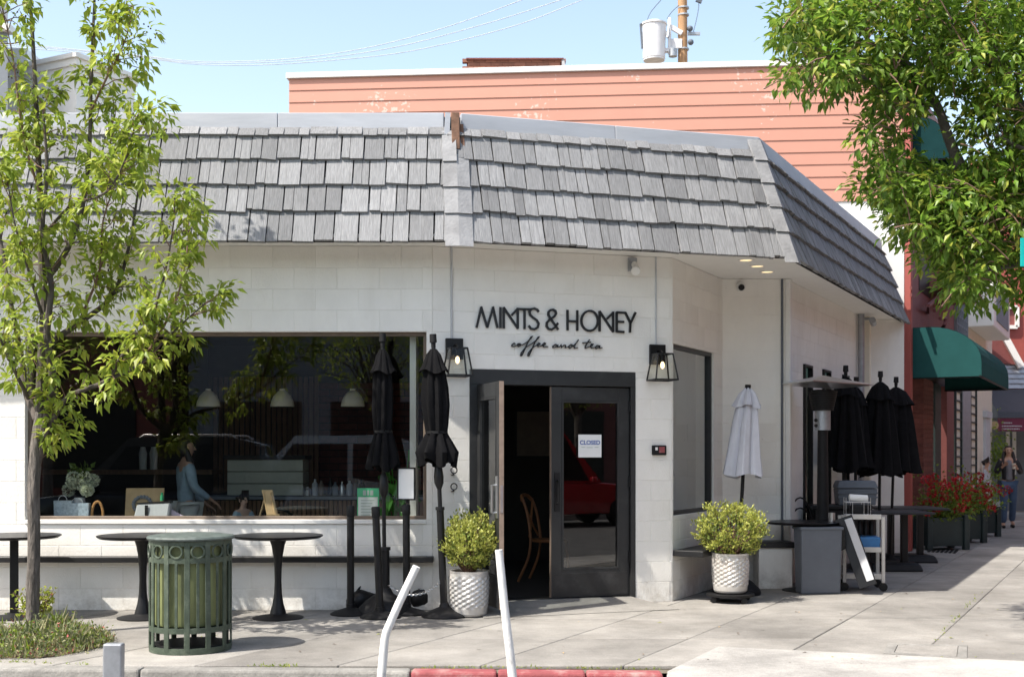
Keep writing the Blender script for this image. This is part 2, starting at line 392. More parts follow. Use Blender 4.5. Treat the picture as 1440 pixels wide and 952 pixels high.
def mk_pink():
    m = mat("salmon_siding_paint", (0.56, 0.272, 0.20), 0.6, var=0.03, scale=2, rv=0.03)
    N = m.node_tree.nodes; L = m.node_tree.links; b = N["Principled BSDF"]
    src = b.inputs["Base Color"].links[0].from_socket
    tc = N.new("ShaderNodeTexCoord")
    big = N.new("ShaderNodeTexNoise"); big.inputs["Scale"].default_value = 0.9; big.inputs["Detail"].default_value = 2
    fine = N.new("ShaderNodeTexNoise"); fine.inputs["Scale"].default_value = 17; fine.inputs["Detail"].default_value = 5
    L.new(tc.outputs["Object"], big.inputs[0]); L.new(tc.outputs["Object"], fine.inputs[0])
    sm = N.new("ShaderNodeMath"); sm.operation = 'MULTIPLY'
    L.new(big.outputs[0], sm.inputs[0]); L.new(fine.outputs[0], sm.inputs[1])
    mr = N.new("ShaderNodeMapRange"); mr.inputs[1].default_value = 0.372; mr.inputs[2].default_value = 0.40
    L.new(sm.outputs[0], mr.inputs[0])
    mx = N.new("ShaderNodeMix"); mx.data_type = 'RGBA'; mx.inputs["B"].default_value = (0.66, 0.47, 0.40, 1)
    L.new(mr.outputs[0], mx.inputs["Factor"]); L.new(src, mx.inputs["A"]); L.new(mx.outputs["Result"], b.inputs["Base Color"])
    return m
M_pink = mk_pink()
def weather_concrete(m, spots):
    N = m.node_tree.nodes; L = m.node_tree.links; b = N["Principled BSDF"]
    src = b.inputs["Base Color"].links[0].from_socket
    tc = N.new("ShaderNodeNewGeometry")
    vo = N.new("ShaderNodeTexVoronoi"); vo.inputs["Scale"].default_value = 3.8; vo.inputs["Randomness"].default_value = 1
    L.new(tc.outputs["Position"], vo.inputs["Vector"])
    wn_ = N.new("ShaderNodeTexWhiteNoise"); L.new(vo.outputs["Color"], wn_.inputs["Vector"])
    rad = N.new("ShaderNodeMapRange"); rad.inputs[1].default_value = .35; rad.inputs[2].default_value = 1; rad.inputs[3].default_value = 0; rad.inputs[4].default_value = .085
    L.new(wn_.outputs["Value"], rad.inputs[0])
    lt = N.new("ShaderNodeMath"); lt.operation = 'LESS_THAN'; L.new(vo.outputs["Distance"], lt.inputs[0]); L.new(rad.outputs[0], lt.inputs[1])
    g = N.new("ShaderNodeMath"); g.operation = 'MULTIPLY'; g.inputs[1].default_value = spots; L.new(lt.outputs[0], g.inputs[0])
    mx = N.new("ShaderNodeMix"); mx.data_type = 'RGBA'; mx.inputs["B"].default_value = (.10, .095, .085, 1)
    L.new(g.outputs[0], mx.inputs["Factor"]); L.new(src, mx.inputs["A"])
    big = N.new("ShaderNodeTexNoise"); big.inputs["Scale"].default_value = .75; big.inputs["Detail"].default_value = 9; big.inputs["Roughness"].default_value = .72
    L.new(tc.outputs["Position"], big.inputs["Vector"])
    mr = N.new("ShaderNodeMapRange"); mr.inputs[1].default_value = .36; mr.inputs[2].default_value = .66; mr.inputs[3].default_value = .64; mr.inputs[4].default_value = 1.16
    L.new(big.outputs[0], mr.inputs[0])
    fine = N.new("ShaderNodeTexNoise"); fine.inputs["Scale"].default_value = 85; fine.inputs["Detail"].default_value = 3
    L.new(tc.outputs["Position"], fine.inputs["Vector"])
    m2 = N.new("ShaderNodeMapRange"); m2.inputs[1].default_value = .3; m2.inputs[2].default_value = .7; m2.inputs[3].default_value = .86; m2.inputs[4].default_value = 1.12
    L.new(fine.outputs[0], m2.inputs[0])
    mm = N.new("ShaderNodeMath"); mm.operation = 'MULTIPLY'; L.new(mr.outputs[0], mm.inputs[0]); L.new(m2.outputs[0], mm.inputs[1])
    sc = N.new("ShaderNodeVectorMath"); sc.operation = 'SCALE'; L.new(mx.outputs["Result"], sc.inputs[0]); L.new(mm.outputs[0], sc.inputs["Scale"])
    L.new(sc.outputs[0], b.inputs["Base Color"])
weather_concrete(M_conc, .6); weather_concrete(M_concn, .25); weather_concrete(M_kerb, .5)

def text_mesh(txt, size, depth, m, M):      # lettering as a mesh
    cu = bpy.data.curves.new("lettering", 'FONT')
    cu.body = txt; cu.size = size; cu.offset = size * .018; cu.extrude = depth; cu.align_x = 'CENTER'; cu.align_y = 'CENTER'
    tmp = bpy.data.objects.new("lettering", cu)
    COL.objects.link(tmp)
    dg = bpy.context.evaluated_depsgraph_get(); dg.update()
    me = bpy.data.meshes.new_from_object(tmp.evaluated_get(dg))
    bpy.data.objects.remove(tmp); bpy.data.curves.remove(cu)
    me.transform(M); me.materials.clear(); me.materials.append(m)
    return me
# ------------------------------------------------------------------ layout of the corner
TH, PH = R(16), R(62.6)
DD = Vector((math.cos(TH), math.sin(TH), 0)); DR = Vector((math.cos(PH), math.sin(PH), 0)); DX = Vector((1, 0, 0))
A = Vector((-0.758, 11.5, 0)); C = A + DD * 2.459; D = C + DR * 1.657; E = Vector((3.09, D.y, 0)); J = E + DR * 4.56
RC = Vector((6.0, 18.5, 0))                       # street corner of the red building
LX0 = -6.9
fL = Fr((LX0, 11.5), (1, 0)); fD = Fr(A, DD); fS = Fr(C, DR); fB = Fr(D, (1, 0)); fR = Fr(E, DR); fJ = Fr(J, (1, 0))
LL = A.x - LX0
ZT = 17 * 0.2032                                   # block courses

# ------------------------------------------------------------------ ground
def ground_sheet():
    mb = MB()
    mb.poly([(-400, -300, -.14), (400, -300, -.14), (400, 700, -.14), (-400, 700, -.14)])
    o = mb.build("road", M_asph); tag(o, kind="structure")
    mb = MB()
    mb.poly([(-30, 8.33, -.03), (60, 8.33, -.03), (60, 60, -.03), (-30, 60, -.03)])
    o = mb.build("sidewalk", M_joint); tag(o, kind="structure")
    ys = [8.47, 9.72, 10.9, 12.12, 13.35, 14.6, 15.9, 17.3, 18.8, 20.5, 22.4, 24.6, 27.2, 30.5, 35]
    k = DR.x / DR.y
    for r in range(len(ys) - 1):
        y0, y1 = ys[r] + .003, ys[r + 1] - .003
        for i in range(-9, 13):
            xa = .77 + i * 1.0 + .003; xb = xa + .994
            q = [(xa + (y0 - 8.45) * k, y0), (xb + (y0 - 8.45) * k, y0), (xb + (y1 - 8.45) * k, y1), (xa + (y1 - 8.45) * k, y1)]
            cx = sum(p[0] for p in q) / 4; cy = sum(p[1] for p in q) / 4
            if abs(cx) > .5 * cy + 1.6: continue
            if cy > 12.0 and cx < (E.x + (cy - E.y) * k) - 1.4 and cx < 1.2 + (cy - 12) * k: continue
            if cx > 6.4 + (cy - 12) * k + 1: continue
            t = rnd.uniform(-.002, .002)
            ox, oy = q[0]
            mb = MB()
            mb.hexa([(p[0] - ox, p[1] - oy, -.03 if j < 4 else t) for j, p in enumerate(q + q)])
            s = mb.build("paving_slab", M_conc, o, bevel=.006); s.location = (ox, oy, 0)
    # light kerb ramp of newer concrete
    a, b = G(1010, 909.5), G(1445, 930)
    d = G(939, 944)
    b2 = b + (b - a).normalized() * 3.0
    up = Vector((0, 0, .0045)); dn = Vector((0, 0, -.10))
    e1 = Vector((b2.x, 7.6, 0)); e0 = Vector((d.x - .10, 7.6, 0)); h1 = Vector((b2.x, 6.7, 0)); h0 = Vector((d.x - .2, 6.7, 0)); dn = Vector((0, 0, -.13))
    mb = MB(); mb.extr([a + up, d + up, e0 + up, e1 + up, b2 + up], (0, 0, -.15)); mb.hexa([h0 + dn * 1.2, h1 + dn * 1.2, e1 + dn * 1.2, e0 + dn * 1.2, h0 + dn, h1 + dn, e1 + up, e0 + up])
    tag(mb.build("kerb_ramp", M_concn), kind="structure")
    # kerb stones
    kb = bpy.data.objects.new("kerb", None); COL.objects.link(kb); kb.location = (0, 8.3, 0); tag(kb, kind="structure")
    LOC["kerb"] = Matrix.Translation((0, -8.3, 0))
    xs = [-7.5, -5.6, -4.1, -2.55, -.69, -.1, .50, 1.02]
    for i in range(len(xs) - 1):
        x0, x1 = xs[i] + .004, xs[i + 1] - .004
        f = lambda x: 8.455 - (x + 3.5) * .042
        z = .004 + rnd.uniform(0, .003)
        mb = MB(); w = .165
        mb.hexa([(x0, f(x0) - w, -.15), (x1, f(x1) - w, -.15), (x1, f(x1), -.15), (x0, f(x0), -.15),
                 (x0, f(x0) - w + .02, z), (x1, f(x1) - w + .02, z), (x1, f(x1), z), (x0, f(x0), z)])
        mb.build("kerb_stone", M_redk if i >= 4 else M_kerb, kb, world=True, bevel=.018, seg=2)
    # gutter strip
    mb = MB(); mb.poly([(-30, 7.75, -.134), (12, 7.75, -.134), (12, 8.5, -.134), (-30, 8.5, -.134)])
    tag(mb.build("gutter", M_kerb), kind="structure")
ground_sheet()
# dirt and weeds in the joints
def stain(u, v, ru, rv, name, m):
    c = G(u, v); mb = MB(); n = 14; pts = []
    for i in range(n):
        a = 2 * math.pi * i / n; k = rnd.uniform(.6, 1.15)
        q = G(u + math.cos(a) * ru * k, v + math.sin(a) * rv * k); pts.append((q.x, q.y, .0042))
    mb.poly(pts); return mb.build(name, m)

# ------------------------------------------------------------------ cafe: walls of blocks
cafe = thing("cafe_building", "white painted block corner cafe with grey shingle mansard roof", "building", (0.4, 11.8, 0))
def rect_minus(r, holes):
    out = [r]
    for h in holes:
        nx = []
        for a in out:
            if a[2] <= h[0] or a[0] >= h[2] or a[3] <= h[1] or a[1] >= h[3]: nx.append(a); continue
            if a[1] < h[1]: nx.append((a[0], a[1], a[2], h[1]))
            if a[3] > h[3]: nx.append((a[0], h[3], a[2], a[3]))
            z0, z1 = max(a[1], h[1]), min(a[3], h[3])
            if a[0] < h[0]: nx.append((a[0], z0, h[0], z1))
            if a[2] > h[2]: nx.append((h[2], z0, a[2], z1))
        out = nx
    return out
BM = {}
def block_mesh(w, h):
    key = (round(w, 3), round(h, 3))
    if key not in BM:
        g, c, dp = .0013, .0028, .0105
        a = [(g, .006, g), (w - g, .006, g), (w - g, .006, h - g), (g, .006, h - g)]
        b = [(x, dp - c, z) for x, y, z in a]
        f = [(g + c, dp, g + c), (w - g - c, dp, g + c), (w - g - c, dp, h - g - c), (g + c, dp, h - g - c)]
        mb = MB(); v = a + b + f
        v = [(x, -y, z) for x, y, z in v]
        fs = [(8, 9, 10, 11)]
        for o in (0, 4):
            fs += [(o + i, o + (i + 1) % 4, o + 4 + (i + 1) % 4, o + 4 + i) for i in range(4)]
        mb.add(v, fs); BM[key] = mb.mesh("block", M_white)
    return BM[key]
nblock = [0]
stuffblocks = MB()
def block_wall(fr, L, holes, vis=None, single=True, off=0.0, ztop=ZT, zbot=0.0):
    wall = MB()
    for r in rect_minus((0, zbot, L, ztop), holes):
        wall.fbox(fr, r[0], r[2], r[1], r[3], -.20, .0062)
    w = wall.build("wall", M_white, cafe, world=True)
    base = LOC[cafe.name]; ang = fr.ang()
    for k in range(int(math.ceil((ztop - zbot) / .2032))):
        z0 = zbot + k * .2032; z1 = min(z0 + .2032, ztop)
        s = -(.2032 if k % 2 else 0) - off
        while s < L - .01:
            for q in rect_minus((max(s, 0), z0, min(s + .4064, L), z1), holes):
                if q[2] - q[0] < .03 or q[3] - q[1] < .03: continue
                if vis and not vis(q): continue
                p = fr.pt(q[0], q[1], 0)
                if single and nblock[0] < 300:
                    me = block_mesh(q[2] - q[0], q[3] - q[1])
                    sub("block", me, w, base @ (Matrix.Translation(p) @ Matrix.Rotation(ang, 4, 'Z')))
                    nblock[0] += 1
                else:
                    stuffblocks.fbox(fr, q[0] + .0015, q[2] - .0015, q[1] + .0015, q[3] - .0015, .004, .0105)
            s += .4064
    return w
WIN = (fL.hit(36, 600)[0], .854, LL - .055, 2.642)           # big window
DOOR = (.363, 0, 2.067, 2.295)
SWIN = (.03, .86, 1.34, 2.60)
vL = lambda q: q[0] > fL.hit(-8, 600)[0] - .4
block_wall(fL, LL, [WIN], vL, off=.25)
block_wall(fD, 2.459, [DOOR])
block_wall(fS, 1.657, [SWIN])
block_wall(fB, E.x - D.x, [])
nblock[0] = 999
SLITS = []
for (u0, u1, vt) in ((1128, 1139, 495), (1155, 1165, 503), (1183, 1191, 510)):
    s0, zt = fR.hit(u0, vt); s1, _ = fR.hit(u1, vt + 3)
    SLITS.append((s0, .35, s1, 2.55))
block_wall(fR, 4.56, SLITS, None, False, off=.1)
block_wall(fJ, 5.735 - J.x, [], None, False, off=.3)
tag(stuffblocks.build("block_courses", M_white, cafe, world=True), kind="stuff")
# sill in front of the big window, interior shell
def shell():
    mb = MB()
    mb.fbox(fL, WIN[0] - .0, WIN[2], WIN[1] - .035, WIN[1] + .004, -.20, .03)
    mb.build("window_sill", M_whitep, cafe, world=True, bevel=.004)
    mb = MB()
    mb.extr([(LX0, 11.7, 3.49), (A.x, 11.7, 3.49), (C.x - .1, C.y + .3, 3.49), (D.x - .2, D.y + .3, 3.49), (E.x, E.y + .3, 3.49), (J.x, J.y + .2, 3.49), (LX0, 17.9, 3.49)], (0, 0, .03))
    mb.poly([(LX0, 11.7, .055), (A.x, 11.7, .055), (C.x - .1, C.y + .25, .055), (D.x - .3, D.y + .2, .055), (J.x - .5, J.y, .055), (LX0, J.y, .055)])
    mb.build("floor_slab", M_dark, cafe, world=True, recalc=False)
    mb = MB()
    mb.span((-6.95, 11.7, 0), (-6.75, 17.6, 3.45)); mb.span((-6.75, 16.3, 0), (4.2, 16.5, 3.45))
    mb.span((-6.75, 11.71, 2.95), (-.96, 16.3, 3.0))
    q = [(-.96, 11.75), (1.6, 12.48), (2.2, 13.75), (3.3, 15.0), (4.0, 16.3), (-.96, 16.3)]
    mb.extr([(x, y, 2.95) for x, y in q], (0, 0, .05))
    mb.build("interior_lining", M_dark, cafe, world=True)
    mb = MB(); mb.span((-.99, 11.71, .06), (-.93, 12.0, 2.95))
    mb.build("window_return", M_whitep, cafe, world=True)
    # soffit under the roof, all round
    mb = MB()
    pts = [(LX0, 11.03), (-.486, 11.03), (2.74, 11.96), (5.80, 17.90), (5.72, 18.3), (J.x - .1, 18.3), (D.x, D.y + .1), (C.x - .1, C.y + .1), (A.x, 11.6), (LX0, 11.6)]
    mb.extr([(x, y, ZT + .002) for x, y in pts], (0, 0, .03))
    mb.build("soffit", M_soffit, cafe, world=True)
shell()

def window_unit(fr, w, name, fm, glassm, fw=.045, depth=.07, set_back=.09, mull=()):
    mb = MB(); s0, z0, s1, z1 = w; o0, o1 = -set_back - depth / 2, -set_back + depth / 2
    mb.fbox(fr, s0, s1, z0, z0 + fw, o0, o1); mb.fbox(fr, s0, s1, z1 - fw, z1, o0, o1)
    mb.fbox(fr, s0, s0 + fw, z0 + fw, z1 - fw, o0, o1); mb.fbox(fr, s1 - fw, s1, z0 + fw, z1 - fw, o0, o1)
    for a in mull: mb.fbox(fr, a - fw / 2, a + fw / 2, z0 + fw, z1 - fw, o0, o1)
    o = mb.build(name, fm, cafe, world=True, bevel=.003)
    g = MB(); xs = [s0 + fw] + list(mull) + [s1 - fw]
    for i in range(len(xs) - 1):
        g = MB(); g.poly([fr.pt(xs[i], z0 + fw, -set_back), fr.pt(xs[i + 1], z0 + fw, -set_back), fr.pt(xs[i + 1], z1 - fw, -set_back), fr.pt(xs[i], z1 - fw, -set_back)])
        M = LOC[cafe.name]; g.v = [tuple(M @ Vector(p)) for p in g.v]
        link(bpy.data.objects.new("pane", g.mesh("pane", glassm, recalc=False)), o)
    return o
window_unit(fL, WIN, "shop_window", M_wframe, M_glass, fw=.035, mull=())
window_unit(fS, SWIN, "side_window", M_frame, M_glasss, fw=.04, set_back=.05)
for s in SLITS: window_unit(fR, s, "slit_window", M_black, M_glass, fw=.03, set_back=-.01, depth=.06)

# doors
def doors():
    s0, _, s1, zt = DOOR; zf = .075
    fr = MB()
    fr.fbox(fD, s0, s1, 2.15, zt, -.14, .016); fr.fbox(fD, s0, s0 + .085, 0, 2.15, -.14, .016); fr.fbox(fD, s1 - .05, s1, 0, 2.15, -.14, .016)
    fr.build("door_frame", M_frame, cafe, world=True, bevel=.003)
    th = MB(); th.fbox(fD, s0 + .085, s1 - .05, .0, .07, -.2, .02); th.build("threshold", M_kick, cafe, world=True, bevel=.004)
    rp = MB(); a0, a1 = s0 - .05, s1 + .22
    rp.add([fD.pt(a0, .004, .72), fD.pt(a1, .004, .62), fD.pt(s1 - .05, .066, .015), fD.pt(s0 + .09, .066, .015)], [(0, 1, 2, 3)])
    rp.build("entrance_ramp", M_conc, cafe, world=True, recalc=False)
    def leaf(fr, w, lab, rail=.11):
        d = MB(); t0, t1 = -.022, .022
        d.fbox(fr, 0, rail, zf, 2.14, t0, t1); d.fbox(fr, w - rail, w, zf, 2.14, t0, t1)
        d.fbox(fr, rail, w - rail, 2.14 - .135, 2.14, t0, t1); d.fbox(fr, rail, w - rail, zf, zf + .27, t0, t1)
        o = d.build("door", [M_frame], cafe, world=True, bevel=.003)
        tag(o, lab)
        M = LOC[cafe.name]
        def mk(mb, name, m, **k):
            mb.v = [tuple(M @ Vector(p)) for p in mb.v]
            return link(bpy.data.objects.new(name, mb.mesh(name, m, **k)), o)
        g = MB(); g.poly([fr.pt(rail, zf + .27, 0), fr.pt(w - rail, zf + .27, 0), fr.pt(w - rail, 2.005, 0), fr.pt(rail, 2.005, 0)])
        mk(g, "pane", M_glassd, recalc=False)
        b = MB(); f = .018
        for (a, c, z, e) in ((rail, rail + f, zf + .27, 2.005), (w - rail - f, w - rail, zf + .27, 2.005)): b.fbox(fr, a, c, z, e, .004, .026)
        for (z, e) in ((zf + .27, zf + .27 + f), (2.005 - f, 2.005)): b.fbox(fr, rail + f, w - rail - f, z, e, .004, .026)
        mk(b, "glazing_bead", M_frame)
        k = MB(); k.fbox(fr, .02, w - .02, zf + .02, zf + .235, .022, .026); mk(k, "kick_plate", M_kick)
        return o, mk
    # right leaf, ajar by a hair
    h = fD.pt(s1 - .055, 0, -.045); e = fD.pt(1.187, 0, -.02)
    fr2 = Fr(e, h - e); w = (h - e).length
    o, mk = leaf(fr2, w, "closed right hand leaf of the glazed double door")
    hb = MB(); hb.fbox(fr2, .03, .085, .92, 1.30, .022, .034); hb.tube([fr2.pt(.057, 1.0, .034), fr2.pt(.057, 1.0, .075), fr2.pt(.057, 1.22, .075), fr2.pt(.057, 1.22, .034)], .010, 8)
    mk(hb, "handle", M_black)
    eb = MB(); eb.fbox(fr2, -.004, .0, zf, 2.14, -.02, .02); mk(eb, "door_edge", M_edge)
    # hinges of the right leaf
    hg = MB()
    for z in (.4, 1.15, 1.9): hg.tube([fr2.pt(w, z, .03), fr2.pt(w, z + .11, .03)], .013, 8)
    mk(hg, "hinge", M_black)
    # left leaf standing open towards the street
    h = fD.pt(s0 + .095, 0, .0); e = Vector((-.095, 10.93, 0))
    fr3 = Fr(h, e - h); w3 = (e - h).length
    fr3.n = -fr3.n if fr3.n.x > 0 else fr3.n
    o, mk = leaf(fr3, w3, "left hand leaf of the double door standing open to the street", rail=.10)
    hb = MB(); hb.fbox(fr3, w3 - .085, w3 - .03, .90, 1.28, .022, .032); hb.tube([fr3.pt(w3 - .057, .95, .03), fr3.pt(w3 - .057, .95, .075), fr3.pt(w3 - .057, 1.2, .075), fr3.pt(w3 - .057, 1.2, .03)], .011, 8)
    mk(hb, "handle", M_steel)
    eb = MB(); eb.fbox(fr3, w3, w3 + .004, zf, 2.14, -.021, .021); mk(eb, "door_edge", M_edge)
    lk = MB(); lk.fbox(fr3, w3 + .004, w3 + .007, .95, 1.2, -.012, .012); mk(lk, "latch_plate", M_steel)
    return fr2
frDoor = doors()

# conduits, pipes, corner trim
def pipes():
    for u, v0, v1, r in ((634.5, 346, 478, .011), (921.5, 356, 486, .009)):
        s, za = fD.hit(u, v0); _, zb = fD.hit(u, v1)
        mb = MB(); mb.tube([fD.pt(s, zb, .018), fD.pt(s, min(za, ZT), .018)], r, 8)
        mb.build("conduit", M_stone, cafe, world=True, smooth=True)
    mb = MB(); mb.fbox(fR, -.03, .055, .0, ZT, .0, .06); mb.build("downspout", M_whitep, cafe, world=True, bevel=.008)
    mb = MB(); mb.tube([fB.pt(E.x - D.x - .045, 0, .02), fB.pt(E.x - D.x - .045, ZT, .02)], .014, 8); mb.build("conduit", M_grey, cafe, world=True, smooth=True)
    s, z = fR.hit(1204, 600)
    mb = MB(); mb.tube([fR.pt(s, 0, .07), fR.pt(s, ZT, .07)], .045, 10); mb.build("downspout", M_galv, cafe, world=True, smooth=True)
    mb = MB(); s, z = fR.hit(1212, 600); mb.fbox(fR, s - .04, s + .05, 0, ZT, 0, .12); mb.build("corner_trim", M_cream, cafe, world=True, bevel=.005)
pipes()

# ledges: long one under the big window, L shaped one in the recess
def ledge():
    mb = MB(); e = fL.hit(609, 788, .14)[0]
    mb.fbox(fL, 0, e, .462, .515, .012, .14); mb.build("ledge", M_ledge, cafe, world=True, bevel=.006)
    n1 = fS.n
    p = [C + n1 * .015, C + n1 * .34 + DR * -.02, None, None]
    i = fB.pt(0, 0, .38); # inner corner line meets the side ledge
    t = (D.y - .38 - p[1].y) / DR.y
    inner = p[1] + DR * t
    out = [C + n1 * .015, p[1], inner, fB.pt(E.x - D.x + .02, 0, .38), fB.pt(E.x - D.x + .02, 0, .015), fB.pt(.01, 0, .015)]
    mb = MB(); mb.extr([q + Vector((0, 0, .455)) for q in out], (0, 0, .06)); mb.build("ledge", M_ledge, cafe, world=True, bevel=.006)
    mb = MB(); mb.extr([q + Vector((0, 0, .0)) for q in (fB.pt(.35, 0, .015), fB.pt(.35, 0, .34), fB.pt(E.x - D.x, 0, .34), fB.pt(E.x - D.x, 0, .015))], (0, 0, .452)); mb.build("plinth", M_white, cafe, world=True, bevel=.006)
ledge()

# ------------------------------------------------------------------ roof
ZE, ZH = 3.40, 4.545
RD = .37
def isect(p, d, q, e):                  # 2D line intersection
    den = d.x * e.y - d.y * e.x
    t = ((q.x - p.x) * e.y - (q.y - p.y) * e.x) / den
    return Vector((p.x + d.x * t, p.y + d.y * t, 0))
e1 = Vector((-.486, 11.01, 0)); e2 = e1 + DD * 3.371; e3 = e2 + DR * 6.75; e0 = Vector((-6.9, 11.01, 0))
def roof_corner(t):                     # corner points at inward offset t
    o = [Vector((0, 1, 0)) * t, Vector((-DD.y, DD.x, 0)) * t, Vector((-DR.y, DR.x, 0)) * t]
    return [e0 + o[0], isect(e1 + o[0], DX, e1 + o[1], DD), isect(e2 + o[1], DD, e2 + o[2], DR), e3 + o[2]]
SL = math.hypot(RD, ZH - ZE)
EXPO = [0, .307, .58, .847, 1.10, SL - .0]
nsh = [0]
shingle_stuff = MB()
roof_deck = MB()
cb = roof_corner(.03); ct = roof_corner(RD + .03)
for i in range(3):
    roof_deck.poly([cb[i] + Vector((0, 0, ZE + .01)), cb[i + 1] + Vector((0, 0, ZE + .01)), ct[i + 1] + Vector((0, 0, ZH)), ct[i] + Vector((0, 0, ZH))])
tt = roof_corner(RD + .05)
roof_deck.poly([p + Vector((0, 0, ZH + .12)) for p in tt] + [Vector((5.6, 18.6, ZH + .12)), Vector((-6.9, 18.9, ZH + .12))])
roof = roof_deck.build("roof", M_felt, cafe, world=True, recalc=False)
SHM = []
for k in range(9):                      # shingle variants, unit width and length, butt at y=0
    mb = MB(); a, b = rnd.uniform(-.025, .025), rnd.uniform(-.025, .025); g = .036
    th0, th1 = .036, .006
    mb.hexa([(g, a, 0), (1 - g, b, 0), (1 - g, 1, 0), (g, 1, 0), (g, a, th0), (1 - g, b, th0 * rnd.uniform(.85, 1.1)), (1 - g, 1, th1), (g, 1, th1)])
    if k % 3 == 0:                      # a split shingle: second strip in the same piece
        x = rnd.uniform(.35, .65); mb = MB()
        for x0, x1, aa in ((g, x - .012, a), (x + .012, 1 - g, b)):
            mb.hexa([(x0, aa, 0), (x1, aa, 0), (x1, 1, 0), (x0, 1, 0), (x0, aa, th0), (x1, aa, th0), (x1, 1, th1), (x0, 1, th1)])
    SHM.append(mb.mesh("shingle", M_shingle))
BASE = LOC[cafe.name]
def shingle_face(i, quota, reverse=False):
    c0 = roof_corner(0); c1 = roof_corner(RD)
    d = (c0[i + 1] - c0[i]).normalized(); inn = Vector((-d.y, d.x, 0))
    up = (inn * RD + Vector((0, 0, ZH - ZE))).normalized(); nrm = d.cross(up).normalized()
    o = c0[i] + Vector((0, 0, ZE)); L0 = (c0[i + 1] - c0[i]).length
    a1 = (c1[i] - c0[i]).dot(d); b1 = (c1[i + 1] - c0[i]).dot(d)
    todo = []
    for r in range(5):
        t0, t1 = EXPO[r], EXPO[r + 1]
        f = t0 / SL; lo = a1 * f; hi = L0 + (b1 - L0) * f
        if i == 0: lo = 1.15
        s = lo - rnd.uniform(0, .1)
        while s < hi:
            w = rnd.choice((.10, .13, .155, .175, .195, .215, .25)) * rnd.uniform(.93, 1.07)
            sa, sb = max(s, lo), min(s + w, hi); s += w
            if sb - sa < .03: continue
            todo.append((sa, sb, t0, t1 - t0, r))
    if reverse: pass
    for sa, sb, t0, ex, r in todo:
        ln = ex + .09 if r < 4 else ex
        j = rnd.uniform(-.012, .008); tilt = rnd.uniform(-.010, .010)
        dd = (d + up * tilt).normalized()
        org = o + d * sa + up * (t0 + j) + nrm * (.022 + rnd.uniform(0, .005))
        bk = (up - nrm * (.021 / max(ln, .1))).normalized()
        M = Matrix((dd * (sb - sa), bk * ln, nrm)).transposed().to_4x4(); M.translation = org
        if nsh[0] < 300 and (quota is None or sa < quota):
            sub("shingle", rnd.choice(SHM), roof, BASE @ M); nsh[0] += 1
        else:
            me = rnd.choice(SHM); shingle_stuff.add([M @ v.co for v in me.vertices], [tuple(p.vertices) for p in me.polygons])
shingle_face(1, None); shingle_face(0, None); shingle_face(2, 9)
so = shingle_stuff.build("shingle_courses", M_shingle, roof, world=False)
so.data.transform(BASE); tag(so, kind="stuff")

def flashing():
    c1 = roof_corner(RD - .012); c2 = roof_corner(RD - .004)
    for i in range(3):
        a, b = c1[i], c1[i + 1]; a2, b2 = c2[i], c2[i + 1]; dn = Vector((0, 0, ZH - .055)); u = Vector((0, 0, ZH + .145))
        d = (b - a).normalized(); inn = Vector((-d.y, d.x, 0))
        n = 4 if i == 0 else (2 if i == 1 else 4)
        if i == 0: b = b - d * .10; b2 = b2 - d * .10
        if i == 1: a = a + d * .06; a2 = a2 + d * .06
        for k in range(n):
            f0, f1 = k / n, (k + 1) / n - .0006
            p, q = a.lerp(b, f0), a.lerp(b, f1); p2, q2 = a2.lerp(b2, f0), a2.lerp(b2, f1)
            w = inn * .06
            mb = MB(); mb.hexa([p + dn, q + dn, q2 + dn + inn * .012, p2 + dn + inn * .012, p2 + u, q2 + u, q2 + u + w, p2 + u + w])
            mb.build("flashing", M_flash, roof, world=False, bevel=.006)
            ob = bpy.data.objects[-1] if False else None
    for ob in kids(roof):
        if ob.name.startswith("flashing"): ob.data.transform(BASE)
flashing()

def hip(i, miss=0):
    c0 = roof_corner(0); c1 = roof_corner(RD)
    b, t = c0[i] + Vector((0, 0, ZE)), c1[i] + Vector((0, 0, ZH))
    dirs = [DX, DD, DR]; dl, dr = -dirs[i - 1], dirs[i]
    w = .125; out = (Vector((dirs[i - 1].y, -dirs[i - 1].x, 0)) + Vector((dr.y, -dr.x, 0))).normalized()
    for r in range(5):
        f0 = EXPO[r] / SL - (.035 if r == 0 else .012); f1 = min(EXPO[r + 1] / SL + .05, 1.02)
        if i == 2 and r == 4: f1 = 1.10
        p0, p1 = b.lerp(t, f0) + out * .082, b.lerp(t, f1) + out * (.060 if f1 < 1.02 else .06)
        sides = [dl, dr]
        for k, sd_ in enumerate(sides):
            if miss and r >= 4: continue
            if miss and r == 3 and k == 1: continue
            ww = w * rnd.uniform(.93, 1.07)
            lift = out * .018
            mb = MB(); q0, q1 = p0 + sd_ * ww - out * .010, p1 + sd_ * ww - out * .010
            mb.hexa([p0 - lift, q0 - lift, q1 - lift, p1 - lift, p0, q0, q1, p1])
            ob = mb.build("hip_shingle", M_shingle_big, roof); ob.data.transform(BASE)
    if miss:
        f0 = .70
        p0, p1 = b.lerp(t, .80) + out * .03, t + out * .03 + Vector((0, 0, .13))
        mb = MB(); mb.bar(p0, p1, .075, .05, out); ob = mb.build("hip_timber", M_rotwood, roof, bevel=.004); ob.data.transform(BASE)
        mb = MB(); q = p1 + dl * .07 + out * .02; mb.bar(b.lerp(t, .88) + dl * .085 + out * .03, q, .05, .02, out); ob = mb.build("torn_flashing", M_flash, roof); ob.data.transform(BASE)
        mb = MB(); mb.bar(b.lerp(t, .6) + dr * .075 + out * .02, t + dr * .06 + out * .03 + Vector((0, 0, .03)), .035, .02, out); ob = mb.build("hip_timber", M_rotwood, roof); ob.data.transform(BASE)
hip(1, 1); hip(2)

